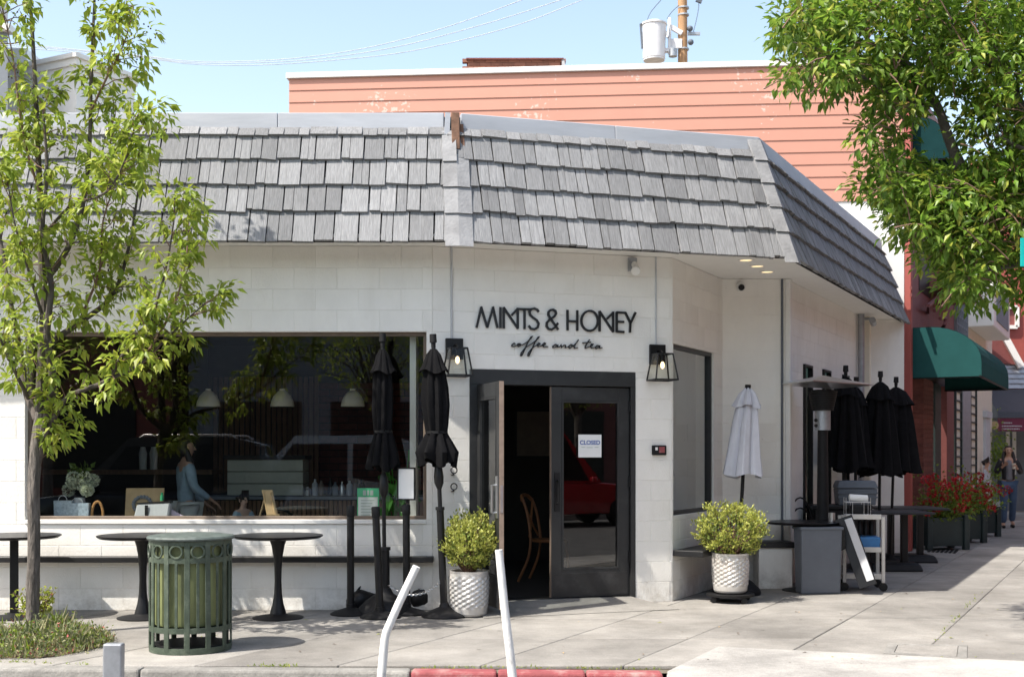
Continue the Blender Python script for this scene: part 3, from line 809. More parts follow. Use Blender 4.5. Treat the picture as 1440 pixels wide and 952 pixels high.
# ------------------------------------------------------------------ sign lettering
def sign():
    o = fD.pt(.363 + .85, 2.62, .02)
    t = thing("cafe_sign", "black cut-out MINTS & HONEY coffee and tea lettering above the cafe door", "sign", o)
    cv = lambda x, y: (650 + x / 5.5385, 410 + y / 5.5385)
    def P3(x, y, out):
        u, v = cv(x, y); s, z = fD.hit(u, v, .02); return fD.pt(s, z, out)
    def stroke(mb, pts, w):
        n = fD.n; q = [P3(x, y, .016) for x, y in pts]; h = w / 2
        rib = []
        for i, p in enumerate(q):
            d1 = (q[i] - q[i - 1]).normalized() if i else (q[1] - q[0]).normalized()
            d2 = (q[i + 1] - q[i]).normalized() if i < len(q) - 1 else d1
            d = (d1 + d2)
            d = d.normalized() if d.length > .2 else d2
            sgn = min(1 / max(d.dot(d2), .5), 1.6)
            e = n.cross(d).normalized() * h * sgn; rib.append((p + e, p - e))
        z = n * .022
        for i in range(len(rib) - 1):
            (a, b), (c, e) = rib[i], rib[i + 1]
            mb.hexa([a, b, e, c, a + z, b + z, e + z, c + z])
    def letter(name, strokes, w=.0205):
        mb = MB()
        for s in strokes: stroke(mb, s, w)
        mb.build(name, M_letter, t, world=True, recalc=True)
    letter("letter_m", [[(110, 282), (147, 122)], [(145, 118), (193, 282)], [(193, 282), (239, 122)], [(237, 118), (273, 284)]])
    letter("letter_i", [[(296, 122), (296, 286)]])
    letter("letter_n", [[(322, 288), (322, 122)], [(320, 124), (432, 290)], [(431, 128), (431, 291)], [(428, 138), (382, 186)]])
    letter("letter_t", [[(438, 137), (530, 140)], [(484, 135), (484, 293)]])
    letter("letter_s", [[(594, 160), (582, 143), (560, 133), (536, 138), (522, 158), (526, 182), (550, 205), (578, 224), (593, 250), (586, 280), (560, 295), (533, 290), (515, 266)]])
    letter("ampersand", [[(746, 298), (690, 218), (670, 185), (669, 162), (682, 147), (704, 142), (724, 152), (729, 172), (716, 194), (680, 218), (657, 243), (655, 272), (670, 292), (695, 297), (720, 280), (744, 246)]])
    letter("letter_h", [[(818, 144), (818, 303)], [(894, 147), (894, 306)], [(818, 231), (894, 234)]])
    letter("letter_o", [[(990 + 64 * math.cos(a), 229 + 78 * math.sin(a)) for a in [2 * math.pi * i / 22 for i in range(23)]]])
    letter("letter_n", [[(1068, 311), (1068, 152)], [(1066, 153), (1174, 316)], [(1173, 157), (1173, 317)], [(1172, 166), (1124, 214)]])
    letter("letter_e", [[(1201, 158), (1201, 317)], [(1201, 163), (1272, 167)], [(1201, 235), (1258, 237)], [(1201, 312), (1260, 316)]])
    letter("letter_y", [[(1268, 165), (1309, 250)], [(1348, 163), (1303, 258)], [(1307, 245), (1304, 320)]])
    sc = [
     ("script_c", [[(412, 408), (402, 402), (388, 412), (383, 425), (398, 430), (425, 418)]]),
     ("script_o", [[(425, 418), (432, 406), (448, 406), (450, 424), (436, 430), (428, 420), (440, 410), (468, 416)]]),
     ("script_f", [[(466, 416), (505, 392), (535, 365), (546, 348), (534, 352), (508, 400), (480, 462), (462, 500), (453, 500), (458, 476), (485, 442), (512, 424)]]),
     ("script_f", [[(512, 424), (555, 395), (588, 368), (600, 350), (588, 354), (562, 402), (534, 466), (518, 502), (508, 500), (514, 476), (540, 444), (566, 424)]]),
     ("script_e", [[(566, 424), (592, 418), (606, 406), (594, 401), (582, 414), (590, 430), (612, 424)]]),
     ("script_e", [[(612, 424), (636, 416), (648, 405), (636, 400), (622, 416), (634, 432), (666, 430)]]),
     ("script_a", [[(742, 420), (724, 412), (702, 426), (706, 438), (728, 432), (744, 416), (740, 434), (756, 432)]]),
     ("script_n", [[(756, 432), (768, 415), (772, 436), (790, 418), (802, 418), (802, 438), (826, 430)]]),
     ("script_d", [[(864, 422), (844, 412), (824, 430), (836, 442), (862, 424), (904, 376), (868, 428), (874, 442), (898, 438)]]),
     ("script_t", [[(990, 374), (956, 426), (956, 442), (984, 432)], [(934, 400), (1000, 394)]]),
     ("script_e", [[(984, 432), (1010, 420), (1018, 410), (1004, 409), (994, 428), (1008, 442), (1034, 434)]]),
     ("script_a", [[(1068, 424), (1048, 420), (1034, 436), (1042, 446), (1062, 434), (1070, 424), (1066, 442), (1088, 438)]])]
    for nm, st in sc: letter(nm, st, .0082)
sign()
# ------------------------------------------------------------------ wall fittings
def lantern(s, zc, label):
    loc = fD.pt(s, zc, .011); t = thing("wall_lantern", label, "lantern", loc, fD.ang(), "lanterns beside the cafe door")
    # local axes: x along wall, -y outward
    mb = MB(); mb.span((-.085, -.03, -.10), (.085, 0, .10)); mb.build("backplate", M_black, t, bevel=.004)
    mb = MB(); mb.tube([(0, -.02, .03), (0, -.11, .03), (0, -.135, .0)], .012, 8); mb.build("arm", M_black, t, smooth=True)
    cy = -.145; zt, zb = -.005, -.262; a, b = .078, .118
    mb = MB(); r = .0065
    T = [(sx * a, cy + sy * a, zt) for sx, sy in ((-1, -1), (1, -1), (1, 1), (-1, 1))]
    B = [(sx * b, cy + sy * b, zb) for sx, sy in ((-1, -1), (1, -1), (1, 1), (-1, 1))]
    for i in range(4):
        mb.bar(T[i], B[i], .012, .012, (1, 1, 0)); mb.bar(T[i], T[(i + 1) % 4], .012, .012); mb.bar(B[i], B[(i + 1) % 4], .014, .014)
    mb.bar((-a, cy, zt), (a, cy, zt), .012, .012); mb.bar((0, cy - a, zt), (0, cy + a, zt), .012, .012)
    mb.build("cage", M_black, t)
    for i in range(4):
        mb = MB(); mb.poly([T[i], T[(i + 1) % 4], B[(i + 1) % 4], B[i]]); mb.build("glass_panel", M_lglass, t, recalc=False)
    mb = MB(); mb.tube([(0, cy, zt), (0, cy, -.075)], .016, 10); mb.build("socket", M_black, t, smooth=True)
    mb = MB(); mb.ball((0, cy, -.115), .021, 8, (1, 1, 1.75)); mb.build("bulb", M_bulb, t, smooth=True)
s, z = fD.hit(638, 491); lantern(s, z, "black glass lantern left of the cafe door, behind the tilted umbrella tip")
s, z = fD.hit(923, 499); lantern(s, z, "black glass lantern right of the cafe door, above the small red box")

def fittings():
    s, z = fD.hit(925, 633); t = thing("alarm_box", "small dark wall box with red markings right of the cafe door", "alarm", fD.pt(s, z, .011), fD.ang())
    mb = MB(); mb.span((-.075, -.045, -.05), (.075, 0, .05)); mb.build("housing", M_blackm, t, bevel=.012, seg=2)
    mb = MB(); mb.span((-.01, -.049, -.025), (.05, -.045, .035)); mb.build("lens", M_redk, t)
    mb = MB(); mb.span((-.05, -.049, .0), (-.025, -.045, .03)); mb.build("indicator", M_whitep, t)
    s, z = fD.hit(888, 374); t = thing("floodlight", "grey and white floodlight high on the wall right of the sign", "light", fD.pt(s, z, .011), fD.ang())
    mb = MB(); mb.span((-.045, -.03, -.06), (.045, 0, .075)); mb.build("junction_box", M_galv, t, bevel=.004)
    mb = MB(); mb.tube([(.01, -.03, .0), (.02, -.07, -.03)], .02, 10); mb.ball((.01, -.045, .005), .032, 8); mb.build("swivel", M_whitep, t, smooth=True)
    mb = MB(); mb.lathe([(.001, 0), (.028, .0), (.042, .05), (.045, .09), (.001, .092)], 14)
    M = Matrix.Translation((.02, -.075, -.03)) @ Matrix.Rotation(R(125), 4, 'X') @ Matrix.Rotation(R(-25), 4, 'Y')
    mb.v = [tuple(M @ Vector(p)) for p in mb.v]; mb.build("lamp_head", M_whitep, t, smooth=True)
    s, z = fB.hit(1041, 404); t = thing("dome_camera", "small white dome security camera on the recess wall", "camera", fB.pt(s, z, .011))
    mb = MB(); mb.lathe([(.055, 0), (.055, .03), (.048, .045), (.001, .047)], 18)
    M = Matrix.Rotation(R(90), 4, 'X'); mb.v = [tuple(M @ Vector(p)) for p in mb.v]; mb.build("mount", M_whitep, t, smooth=True)
    mb = MB(); mb.ball((0, -.06, -.012), .036, 8); mb.build("lens", M_black, t, smooth=True)
    for u, v, where in ((996, 365, "nearest the roof edge"), (1021, 373, "in the middle of the three"), (1070, 382, "nearest the recess corner")):
        pass
    z = ZT + .002
    for u, v, where in ((1049, 365.5, "nearest the roof edge"), (1065, 374, "the middle one of three"), (1079, 382, "nearest the side wall")):
        y = (z - EYE) * FPX / (640 - v); x = (u - 720) / FPX * y
        t = thing("downlight", "round lit downlight in the white soffit, " + where, "light", (x, y, z), 0, "downlights in the soffit")
        mb = MB(); mb.lathe([(.001, -.004), (.06, -.004), (.062, -.002), (.001, -.002)], 20); mb.build("lamp_face", M_down, t)
        mb = MB(); mb.lathe([(.062, -.001), (.064, -.008), (.082, -.006), (.085, -.001)], 20); mb.build("trim_ring", M_whitep, t, smooth=True)
    s, z = fR.hit(1206, 452); t = thing("wall_camera", "grey bullet camera on the pipe under the eave of the side wall", "camera", fR.pt(s, z, .12), fR.ang())
    mb = MB(); mb.tube([(0, .02, .03), (0, -.06, .03), (.0, -.08, .0)], .018, 8); mb.build("bracket", M_galv, t, smooth=True)
    mb = MB(); mb.tube([(-.08, -.10, .0), (.10, -.08, -.03)], .045, 12); mb.build("camera_body", M_galv, t, smooth=True)
fittings()

def door_sign():
    c = frDoor.hit(828, 627); zc = c[1]
    t = thing("closed_notice", "white paper CLOSED notice taped to the glass of the cafe door", "notice", frDoor.pt(c[0], zc, .03), frDoor.ang())
    mb = MB(); mb.span((-.122, -.001, -.112), (.122, .001, .112)); mb.build("paper", M_paper, t)
    M = Matrix.Translation((0, -.003, .032)) @ Matrix.Rotation(R(90), 4, 'X')
    link(bpy.data.objects.new("lettering", text_mesh("CLOSED", .058, .0006, M_ink, M)), t)
    mb = MB()
    for x0, x1, z in ((-.09, -.05, -.012), (-.035, .03, -.014), (.05, .09, -.012)): mb.span((x0, -.0025, z - .004), (x1, -.001, z + .002))
    mb.build("small_print", M_wink, t)
door_sign()
def hooks():
    for v, w in ((661, "upper"), (684, "lower")):
        s, z = fD.hit(638, v, .05)
        t = thing("wall_hook", w + " round ring hook on the white wall between umbrella and open door", "hook", fD.pt(s, z, .011), fD.ang(), "ring hooks left of the door")
        mb = MB(); mb.tube([(.03 * math.cos(a), -.05, .03 * math.sin(a)) for a in [2 * math.pi * i / 18 for i in range(19)]], .006, 6); mb.build("ring", M_black, t, smooth=True)
        mb = MB(); mb.tube([(0, 0, -.045), (0, -.05, -.032)], .007, 6); mb.lathe([(.001, 0), (.018, 0), (.018, .006), (.001, .006)], 12, (0, -.003, -.048)); mb.build("stem", M_black, t, smooth=True)
    p = G(950, 838); t = thing("terracotta_shard", "small orange terracotta wedge on the ground by the white pier", "brick", (p.x, p.y, .004), R(20))
    mb = MB(); mb.hexa([(-.055, -.03, 0), (.05, -.03, 0), (.05, .03, 0), (-.055, .03, 0), (-.01, -.025, .05), (.045, -.025, .055), (.045, .025, .055), (-.01, .025, .05)]); mb.build("shard", mat("terracotta", (.50, .22, .11), .85, var=.2), t, bevel=.006)
hooks()

# ------------------------------------------------------------------ litter bin
def litter_bin():
    c = G(268, 912); t = thing("litter_bin", "round weathered green slatted litter bin near the kerb", "litter bin", (c.x, c.y, 0))
    r = .30
    for z0, z1, rr in ((.0, .045, r), (.155, .195, r), (.672, .712, r), (.80, .835, r)):
        mb = MB(); mb.lathe([(rr - .012, z0), (rr + .004, z0), (rr + .006, z1), (rr - .012, z1), (rr - .012, z0)], 40)
        mb.build("hoop", M_bin, t, smooth=True)
    wide = MB(); wide.span((-.021, -r - .006, .02), (.021, -r + .008, .83)); wm = wide.mesh("slat", M_bin, bevel=.003)
    thin = MB(); thin.span((-.011, -r - .004, .17), (.011, -r + .006, .70)); tm = thin.mesh("slat", M_bin, bevel=.002)
    ring = MB(); n, k = 20, 6; vs = []
    for i in range(n):
        a = 2 * math.pi * i / n
        for j in range(k):
            b = 2 * math.pi * j / k; q = .046 + .0085 * math.cos(b)
            vs.append((q * math.cos(a), -r - .002 + .009 * math.sin(b), .757 + q * math.sin(a)))
    ring.add(vs, [(i * k + j, ((i + 1) % n) * k + j, ((i + 1) % n) * k + (j + 1) % k, i * k + (j + 1) % k) for i in range(n) for j in range(k)])
    rm = ring.mesh("ring_ornament", M_bin, smooth=True)
    for i in range(12):
        a = 2 * math.pi * (i + .33) / 12
        sub("slat", wm, t, Matrix.Rotation(a, 4, 'Z') @ Matrix.Rotation(rnd.uniform(-.01, .01), 4, 'Y'))
        sub("slat", tm, t, Matrix.Rotation(a + math.pi / 12, 4, 'Z'))
        sub("ring_ornament", rm, t, Matrix.Rotation(a + math.pi / 12, 4, 'Z'))
    mb = MB(); mb.lathe([(.001, .20), (.262, .20), (.268, .22), (.268, .815), (.25, .815), (.25, .23), (.001, .23)], 36); mb.build("liner", M_liner, t, smooth=True)
    mb = MB(); mb.lathe([(.001, .03), (.285, .03), (.285, .05), (.001, .05)], 30); mb.build("base_plate", M_blackm, t)
    mb = MB(); mb.lathe([(.001, .842), (.30, .842), (.322, .838), (.327, .85), (.318, .862), (.24, .874), (.12, .882), (.001, .884)], 40,
                        fn=lambda r, z, a, i: r * (1 + .012 * math.sin(3 * a + 1))); mb.build("lid", M_binlid, t, smooth=True)
litter_bin()

# ------------------------------------------------------------------ cafe tables
def tulip(loc, label, col=False):
    t = thing("cafe_table", label, "table", loc, rnd.uniform(0, 3), "black tables along the cafe front")
    mb = MB(); mb.lathe([(.001, .722), (.375, .722), (.402, .738), (.405, .746), (.40, .75), (.001, .751)], 48); mb.build("table_top", M_tabletop, t, smooth=True)
    mb = MB()
    if col: mb.span((-.036, -.036, .02), (.036, .036, .722))
    else: mb.lathe([(.001, .02), (.075, .02), (.07, .06), (.05, .13), (.036, .22), (.031, .34), (.034, .46), (.044, .57), (.06, .66), (.078, .71), (.085, .722), (.001, .722)], 24)
    mb.build("leg", M_black, t, smooth=not col, bevel=.004 if col else 0)
    mb = MB(); mb.lathe([(.001, 0), (.225, 0), (.23, .008), (.20, .016), (.09, .03), (.06, .05), (.001, .05)], 32); mb.build("base", M_blackm, t, smooth=True)
    return t
YT = 10.93
tulip(((20 - 720) / FPX * YT, YT, 0), "round black table on a straight square column behind the young tree", True)
tulip(((201 - 720) / FPX * YT, YT, 0), "round black tulip table partly hidden behind the litter bin")
tulip(((391 - 720) / FPX * YT, YT, 0), "round black tulip table in full view right of the litter bin")
tulip((3.17, 13.16, 0), "round black table at the side wall behind the grey waste bin", True)

def long_table(x, y, w, label):
    t = thing("long_table", label, "table", (x, y, 0), 0, "rectangular tables along the side wall")
    mb = MB(); mb.span((-w / 2, -.42, .725), (w / 2, .42, .755)); mb.build("table_top", M_dgrey, t, bevel=.004)
    for s in (-.22, .22):
        mb = MB(); mb.span((s * w - .04, -.04, .03), (s * w + .04, .04, .725)); mb.build("leg", M_black, t, bevel=.004)
    mb = MB(); mb.hexa([(-w * .34, -.3, 0), (w * .40, -.3, 0), (w * .40, .3, 0), (-w * .34, .3, 0), (-w * .30, -.24, .10), (w * .36, -.24, .10), (w * .36, .24, .10), (-w * .30, .24, .10)])
    mb.build("base", M_blackm, t, bevel=.02)
long_table(4.84, 15.55, .92, "nearer of two dark rectangular tables by the side wall")
long_table(5.45, 16.75, .92, "farther of two dark rectangular tables by the side wall")

# ------------------------------------------------------------------ stanchions and their sign
def stanchion(u, vb, label, lean=(0, 0), vtop=710):
    c = G(u, vb); h = (vb - vtop) / FPX * c.y
    t = thing("stanchion_post", label, "stanchion", c, 0, "black queue posts by the window")
    mb = MB(); mb.lathe([(.001, 0), (.185, 0), (.188, .012), (.15, .03), (.07, .055), (.04, .065), (.001, .066)], 32); mb.build("base", M_blackm, t, smooth=True)
    top = Vector((lean[0], lean[1], h)); d = top.normalized()
    mb = MB(); mb.tube([(0, 0, .06), d * .10], .042, 16); mb.tube([d * .06, d * (h - .10)], .034, 16); mb.build("post", M_black, t, smooth=True)
    mb = MB(); mb.tube([d * (h - .10), d * (h - .09), d * (h - .01), d * h], [.034, .039, .039, .033], 16); mb.build("belt_head", M_blackm, t, smooth=True)
stanchion(493, 863.5, "black queue post standing leftmost, in front of the window ledge", vtop=711)
stanchion(535, 868, "black queue post leaning slightly left, in the middle of three", (-.045, 0), vtop=712)
stanchion(572, 863, "black queue post carrying a framed white sign", (-.005, 0), vtop=709)
def post_sign():
    p = G(572, 863); y = p.y - .02; c = P(571.5, 680, y)
    t = thing("sign_holder", "black framed blank white sign on top of a queue post", "sign", (c.x, y, c.z), R(-20))
    w, h = .092, .152
    mb = MB(); b = .014
    mb.span((-w, -.012, -h), (-w + b, .012, h)); mb.span((w - b, -.012, -h), (w, .012, h)); mb.span((-w + b, -.012, -h), (w - b, .012, -h + b)); mb.span((-w + b, -.012, h - b), (w - b, .012, h))
    mb.build("frame", M_black, t, bevel=.003)
    mb = MB(); mb.span((-w + b, -.004, -h + b), (w - b, .004, h - b)); mb.build("sign_face", M_paper, t)
    mb = MB(); mb.tube([(0, .02, -h - .03), (0, .02, -h + .06)], .014, 8); mb.build("stem", M_black, t, smooth=True)
post_sign()

# ------------------------------------------------------------------ umbrellas
def canopy(prof, nf, depth, twist, ax, ay, n=72, seed=0, hem=.03):
    rr = random.Random(seed); ph = [rr.uniform(0, 6.28) for _ in range(4)]
    k = len(prof); mb = MB(); vs = []
    for i, (r, z) in enumerate(prof):
        f = i / (k - 1)
        for j in range(n):
            a = 2 * math.pi * j / n
            w = abs(math.sin(nf * a / 2 + twist * f + .25 * math.sin(2 * a + ph[0])))
            q = r * (1 - (depth if nf > 6 else .42) * (1 - w) + .06 * math.sin(3 * a + ph[1]) * f + .03 * math.sin(17 * a + ph[3]))
            zz = z + (hem * math.sin(nf * a / 2 + ph[2]) * (f > .97)) + (hem * .5 * math.sin(2 * a + ph[3]) * (f > .97))
            vs.append((q * math.cos(a) * ax, q * math.sin(a) * ay, zz))
    mb.add(vs, [(i * n + j, i * n + (j + 1) % n, (i + 1) * n + (j + 1) % n, (i + 1) * n + j) for i in range(k - 1) for j in range(n)])
    return mb
def umbrella(loc, label, H, zs, cap, body, skirt, m=None, lean=(0, 0), seed=0, base=True, sleeve=None, n_fold=8, crank=False, ax=1.0, group="closed black patio umbrellas", bcone=False, pole_r=.019):
    m = m or M_canv
    t = thing("patio_umbrella", label, "umbrella", loc, 0, group)
    top = Vector((lean[0], lean[1], H)); d = top.normalized()
    sh = lambda z: Vector((lean[0] * z / H, lean[1] * z / H, 0))
    def lean_mb(mb):
        mb.v = [(p[0] + lean[0] * p[2] / H, p[1] + lean[1] * p[2] / H, p[2]) for p in mb.v]; return mb
    mb = MB(); mb.tube([(0, 0, .04), top - d * .1], pole_r, 12); mb.build("pole", M_black, t, smooth=True)
    mb = MB(); mb.tube([top - d * .12, top - d * .08, top - d * .075, top], [.022, .022, .034, .031], 14); mb.build("finial", M_blackm, t, smooth=True)
    lean_mb(canopy(cap, n_fold, .16, .3, ax, 1, seed=seed + 1, hem=.016)).build("vent_flap", m, t, smooth=True)
    lean_mb(canopy(body, n_fold, .30, .8, ax, 1, seed=seed + 2, hem=.006 if skirt else .03)).build("canopy", m, t, smooth=True)
    if skirt: lean_mb(canopy(skirt, n_fold, .38, .8, ax, 1, seed=seed + 3, hem=.035)).build("canopy_skirt", m, t, smooth=True)
    if skirt:
        r, z = skirt[0]; mb = MB(); mb.lathe([(r * .93, z - .012), (r * .99, z - .012), (r * .99, z + .012), (r * .93, z + .012)], 30); lean_mb(mb).build("tie_strap", M_blackm, t, smooth=True)
    if base:
        mb = MB()
        if bcone: mb.lathe([(.001, 0), (.25, 0), (.255, .02), (.24, .06), (.17, .13), (.08, .19), (.055, .24), (.001, .24)], 32)
        else: mb.lathe([(.001, 0), (.205, 0), (.212, .012), (.20, .03), (.12, .06), (.05, .09), (.036, .13), (.001, .13)], 32)
        mb.build("base", M_blackm, t, smooth=True)
    if sleeve:
        mb = MB(); r, z0, z1 = sleeve; mb.tube([(0, 0, z0), (0, 0, z1 - .03), (0, 0, z1 - .028), (0, 0, z1)], [r, r, r * 1.25, r * 1.2], 14); lean_mb(mb).build("stand_tube", M_black, t, smooth=True)
    if crank:
        z = crank; mb = MB(); mb.lathe([(.001, z - .11), (.022, z - .11), (.042, z - .06), (.045, z), (.035, z + .08), (.02, z + .11), (.001, z + .11)], 14); lean_mb(mb).build("crank_housing", M_black, t, smooth=True)
    return t
# z of a photo row at the umbrella distance
zz = lambda v, y: EYE - (v - 640) / FPX * y
YA = 11.22
xa = (541 - 720) / FPX * YA
umbrella((xa, YA, 0), "closed black umbrella standing in front of the dark window", zz(469, YA), 0,
         [(.03, zz(492, YA)), (.062, zz(500, YA)), (.085, zz(512, YA)), (.125, zz(524, YA))],
         [(.04, zz(495, YA)), (.085, zz(520, YA)), (.098, zz(545, YA)), (.102, zz(575, YA)), (.09, zz(600, YA)), (.086, zz(607, YA))],
         [(.086, zz(607, YA)), (.115, zz(622, YA)), (.145, zz(640, YA)), (.165, zz(657, YA))], lean=(-.02, 0), seed=3, sleeve=(.05, .2, .62), crank=zz(682, YA), bcone=True)
YB = 11.02
xb = (625 - 720) / FPX * YB
umbrella((xb, YB, 0), "closed black umbrella with flared skirt just left of the cafe door", zz(470, YB), 0,
         [(.03, zz(491, YB)), (.07, zz(499, YB)), (.10, zz(512, YB)), (.14, zz(523, YB))],
         [(.04, zz(494, YB)), (.10, zz(520, YB)), (.125, zz(545, YB)), (.13, zz(570, YB)), (.11, zz(598, YB)), (.10, zz(608, YB))],
         [(.10, zz(608, YB)), (.15, zz(622, YB)), (.20, zz(636, YB)), (.175, zz(652, YB))], lean=(-.105, 0), seed=11, sleeve=(.034, .08, 1.0), crank=zz(670, YB), pole_r=.02)
YG = 12.82
umbrella(((1036 - 720) / FPX * YG, YG, 0), "closed pale grey umbrella standing in the white wall recess", zz(541, YG), 0,
         [(.03, zz(545, YG)), (.09, zz(553, YG)), (.13, zz(563, YG)), (.165, zz(572, YG))],
         [(.06, zz(556, YG)), (.125, zz(575, YG)), (.155, zz(600, YG)), (.185, zz(635, YG)), (.225, zz(668, YG))], None, m=M_canvg, lean=(.12, 0), seed=21, n_fold=6, group="closed patio umbrellas", bcone=True)
for u, vt, y, vb, w, sd_, lab in ((1187, 514, 14.75, 660, .25, 31, "closed black umbrella directly behind the heater reflector"), (1202, 530, 15.5, 660, .21, 33, "closed black umbrella half hidden, just right of the heater reflector"),
                            (1236, 522, 15.75, 668, .27, 35, "taller of the pair of closed black umbrellas near the red pillar"), (1252, 530, 16.4, 664, .33, 37, "closed black umbrella nearest the red building pillar")):
    zt, zb = zz(vt, y), zz(vb, y); k = w / .26
    umbrella(((u - 720) / FPX * y, y, 0), lab, zt, 0,
             [(.03, zt - .14), (.10 * k, zt - .20), (.15 * k, zt - .30), (.185 * k, zt - .38)],
             [(.05, zt - .16), (.15 * k, zt - .36), (.19 * k, zt - .6), (.23 * k, zt - .9), (.27 * k, zb + .1), (.30 * k, zb)], None, seed=sd_, lean=(.02 if u < 1245 else .08, 0))

# weights, bags and cable at the umbrella feet
def bag(c, sc, rz, label):
    t = thing("weight_bag", label, "bag", c, rz, "black weight bags at the umbrella feet")
    mb = MB(); mb.ball((0, 0, 0), 1, 9)
    rr = random.Random(int(c[0] * 100))
    vs = []
    for p in mb.v:
        q = [math.copysign(abs(p[i]) ** .7, p[i]) * sc[i] for i in range(3)]
        q[2] = q[2] + sc[2] - .015 * math.sin(q[0] * 30) - .01 * math.sin(q[1] * 40); vs.append((q[0], q[1], max(q[2], 0)))
    mb.v = vs; mb.build("sack", M_black, t, smooth=True)
    mb = MB(); mb.tube([(-sc[0] * .5, 0, sc[2] * 1.8), (-sc[0] * .2, 0, sc[2] * 2.5), (sc[0] * .2, 0, sc[2] * 2.5), (sc[0] * .5, 0, sc[2] * 1.8)], .012, 8); mb.build("handle", M_blackm, t, smooth=True)
bag(G(512, 857) , (.17, .12, .09), .5, "black weight bag left of the standing umbrella base")
bag(G(600, 855.5), (.19, .11, .115), .3, "black weight bag beside the umbrella right of the queue posts")
def chain():
    a, b = P(548, 823, 11.0), P(619, 818, 11.0); mb = MB()
    t = thing("chain", "thin dark chain hanging between the umbrella stands", "chain", (a + b) / 2)
    lk = MB(); n, k = 10, 5; vs = []
    for i in range(n):
        q = 2 * math.pi * i / n
        for j in range(k):
            w = 2 * math.pi * j / k; r = .009 + .003 * math.cos(w); vs.append((r * 1.5 * math.cos(q), r * math.sin(q), .003 * math.sin(w)))
    lk.add(vs, [(i * k + j, ((i + 1) % n) * k + j, ((i + 1) % n) * k + (j + 1) % k, i * k + (j + 1) % k) for i in range(n) for j in range(k)])
    me = lk.mesh("chain_link", M_steel, smooth=True); L0 = LOC[t.name]
    N = 26
    for i in range(N):
        f = i / (N - 1); p = a.lerp(b, f) + Vector((0, 0, -.10 * 4 * f * (1 - f)))
        sub("link", me, t, L0 @ Matrix.Translation(p) @ Matrix.Rotation(R(90) if i % 2 else 0, 4, 'X'))
chain()

# ------------------------------------------------------------------ potted boxwood
def leaf_unit(w=.46, cup=.10, bend=-.12):
    v = [(0, 0, 0), (-w / 2, .42, cup), (w / 2, .42, cup), (0, 1, bend), (0, .45, 0)]
    return v, [(0, 4, 1), (0, 2, 4), (1, 4, 3), (4, 2, 3)]
LV, LF = leaf_unit()
def leaf_add(V, Fc, MI, p, d, up, size, mi, w=1.0):
    d = d.normalized(); x = d.cross(up)
    if x.length < .05: x = d.cross(Vector((.3, .8, .1)))
    x.normalize(); z = x.cross(d); b = len(V)
    for q in LV: V.append(p + (x * q[0] * w + d * q[1] + z * q[2]) * size)
    for f in LF: Fc.append(tuple(b + i for i in f)); MI.append(mi)
def leaf_mesh(name, V, Fc, MI, mats):
    me = bpy.data.meshes.new(name); me.from_pydata([tuple(p) for p in V], [], Fc)
    for m in mats: me.materials.append(m)
    me.polygons.foreach_set("material_index", MI); me.update(); return me
def rdir(r=rnd):
    while True:
        v = Vector((r.uniform(-1, 1), r.uniform(-1, 1), r.uniform(-1, 1)))
        if .05 < v.length < 1: return v.normalized()
def boxwood(loc, label, rp, hp, rs, cz, sz, seed, dolly=False):
    t = thing("potted_boxwood", label, "potted plant", loc, 0, "potted boxwoods beside the door")
    z0 = .09 if dolly else 0
    n = 30; rows = 16; mb = MB(); prof = [(rp * .72, z0), (rp * .86, z0 + .015)]
    for i in range(rows + 1):
        f = i / rows; prof.append((rp * (.9 + .10 * math.sin(f * 2.2)), z0 + .03 + f * (hp - .05)))
    prof += [(rp * 1.0, z0 + hp), (rp * .9, z0 + hp), (rp * .88, z0 + hp - .05)]
    def fn(r, z, a, i):                 # hammered lozenge relief
        if 4 < i < rows + 1:
            return r + .0065 * math.cos(14 * a + (math.pi if i % 2 else 0)) * (1 if True else 0)
        return r
    mb.lathe(prof, 84, fn=fn); mb.build("pot", M_pot, t, smooth=False)
    mb = MB(); mb.lathe([(.001, z0 + hp - .05), (rp * .89, z0 + hp - .05), (rp * .89, z0 + hp - .03), (.001, z0 + hp - .03)], 24); mb.build("soil", M_soil, t)
    if dolly:
        mb = MB(); mb.lathe([(.001, .06), (rp * 1.28, .06), (rp * 1.30, .085), (.001, .0855)], 28); mb.build("dolly", M_blackm, t, smooth=True)
        for k in range(4):
            a = .5 + k * math.pi / 2; c = Vector((math.cos(a) * rp * 1.15, math.sin(a) * rp * 1.15, .03))
            mb = MB(); mb.tube([c + Vector((0, -.014, 0)), c + Vector((0, .014, 0))], .03, 14); mb.build("caster", M_black, t, smooth=True)
    rr = random.Random(seed); V, Fc, MI = [], [], []
    tips = []
    for i in range(190):
        d = rdir(rr); d.z = d.z * .84 + .10
        k = rr.uniform(.82, 1.10)
        tips.append(Vector((d.x * rs * k, d.y * rs * k, z0 + hp + cz + d.z * sz * k)))
    stem = MB()
    for q in tips:
        b0 = Vector((q.x * .15, q.y * .15, z0 + hp - .03)); mid = b0.lerp(q, .55) + Vector((0, 0, .03))
        if rr.random() < .5: stem.tube([b0, mid, q], [.006, .004, .002], 4, cap=False)
        for j in range(rr.randint(26, 34)):
            f = rr.random() ** .55; c = mid.lerp(q, f) + rdir(rr) * rr.uniform(.0, .055)
            d = (rdir(rr) * .8 + (q - b0).normalized() * .8 + Vector((0, 0, .25)))
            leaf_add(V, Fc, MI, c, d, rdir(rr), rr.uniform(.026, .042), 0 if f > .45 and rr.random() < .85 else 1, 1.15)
    stem.build("stems", M_twig, t)
    tag(link(bpy.data.objects.new("foliage", leaf_mesh("foliage", V, Fc, MI, [M_box, M_boxd])), t), kind="stuff")
boxwood((-.395, 11.08, 0), "yellow green boxwood in a silver dimpled pot left of the doorway", .185, .415, .25, .255, .30, 5)
y2 = 12.15
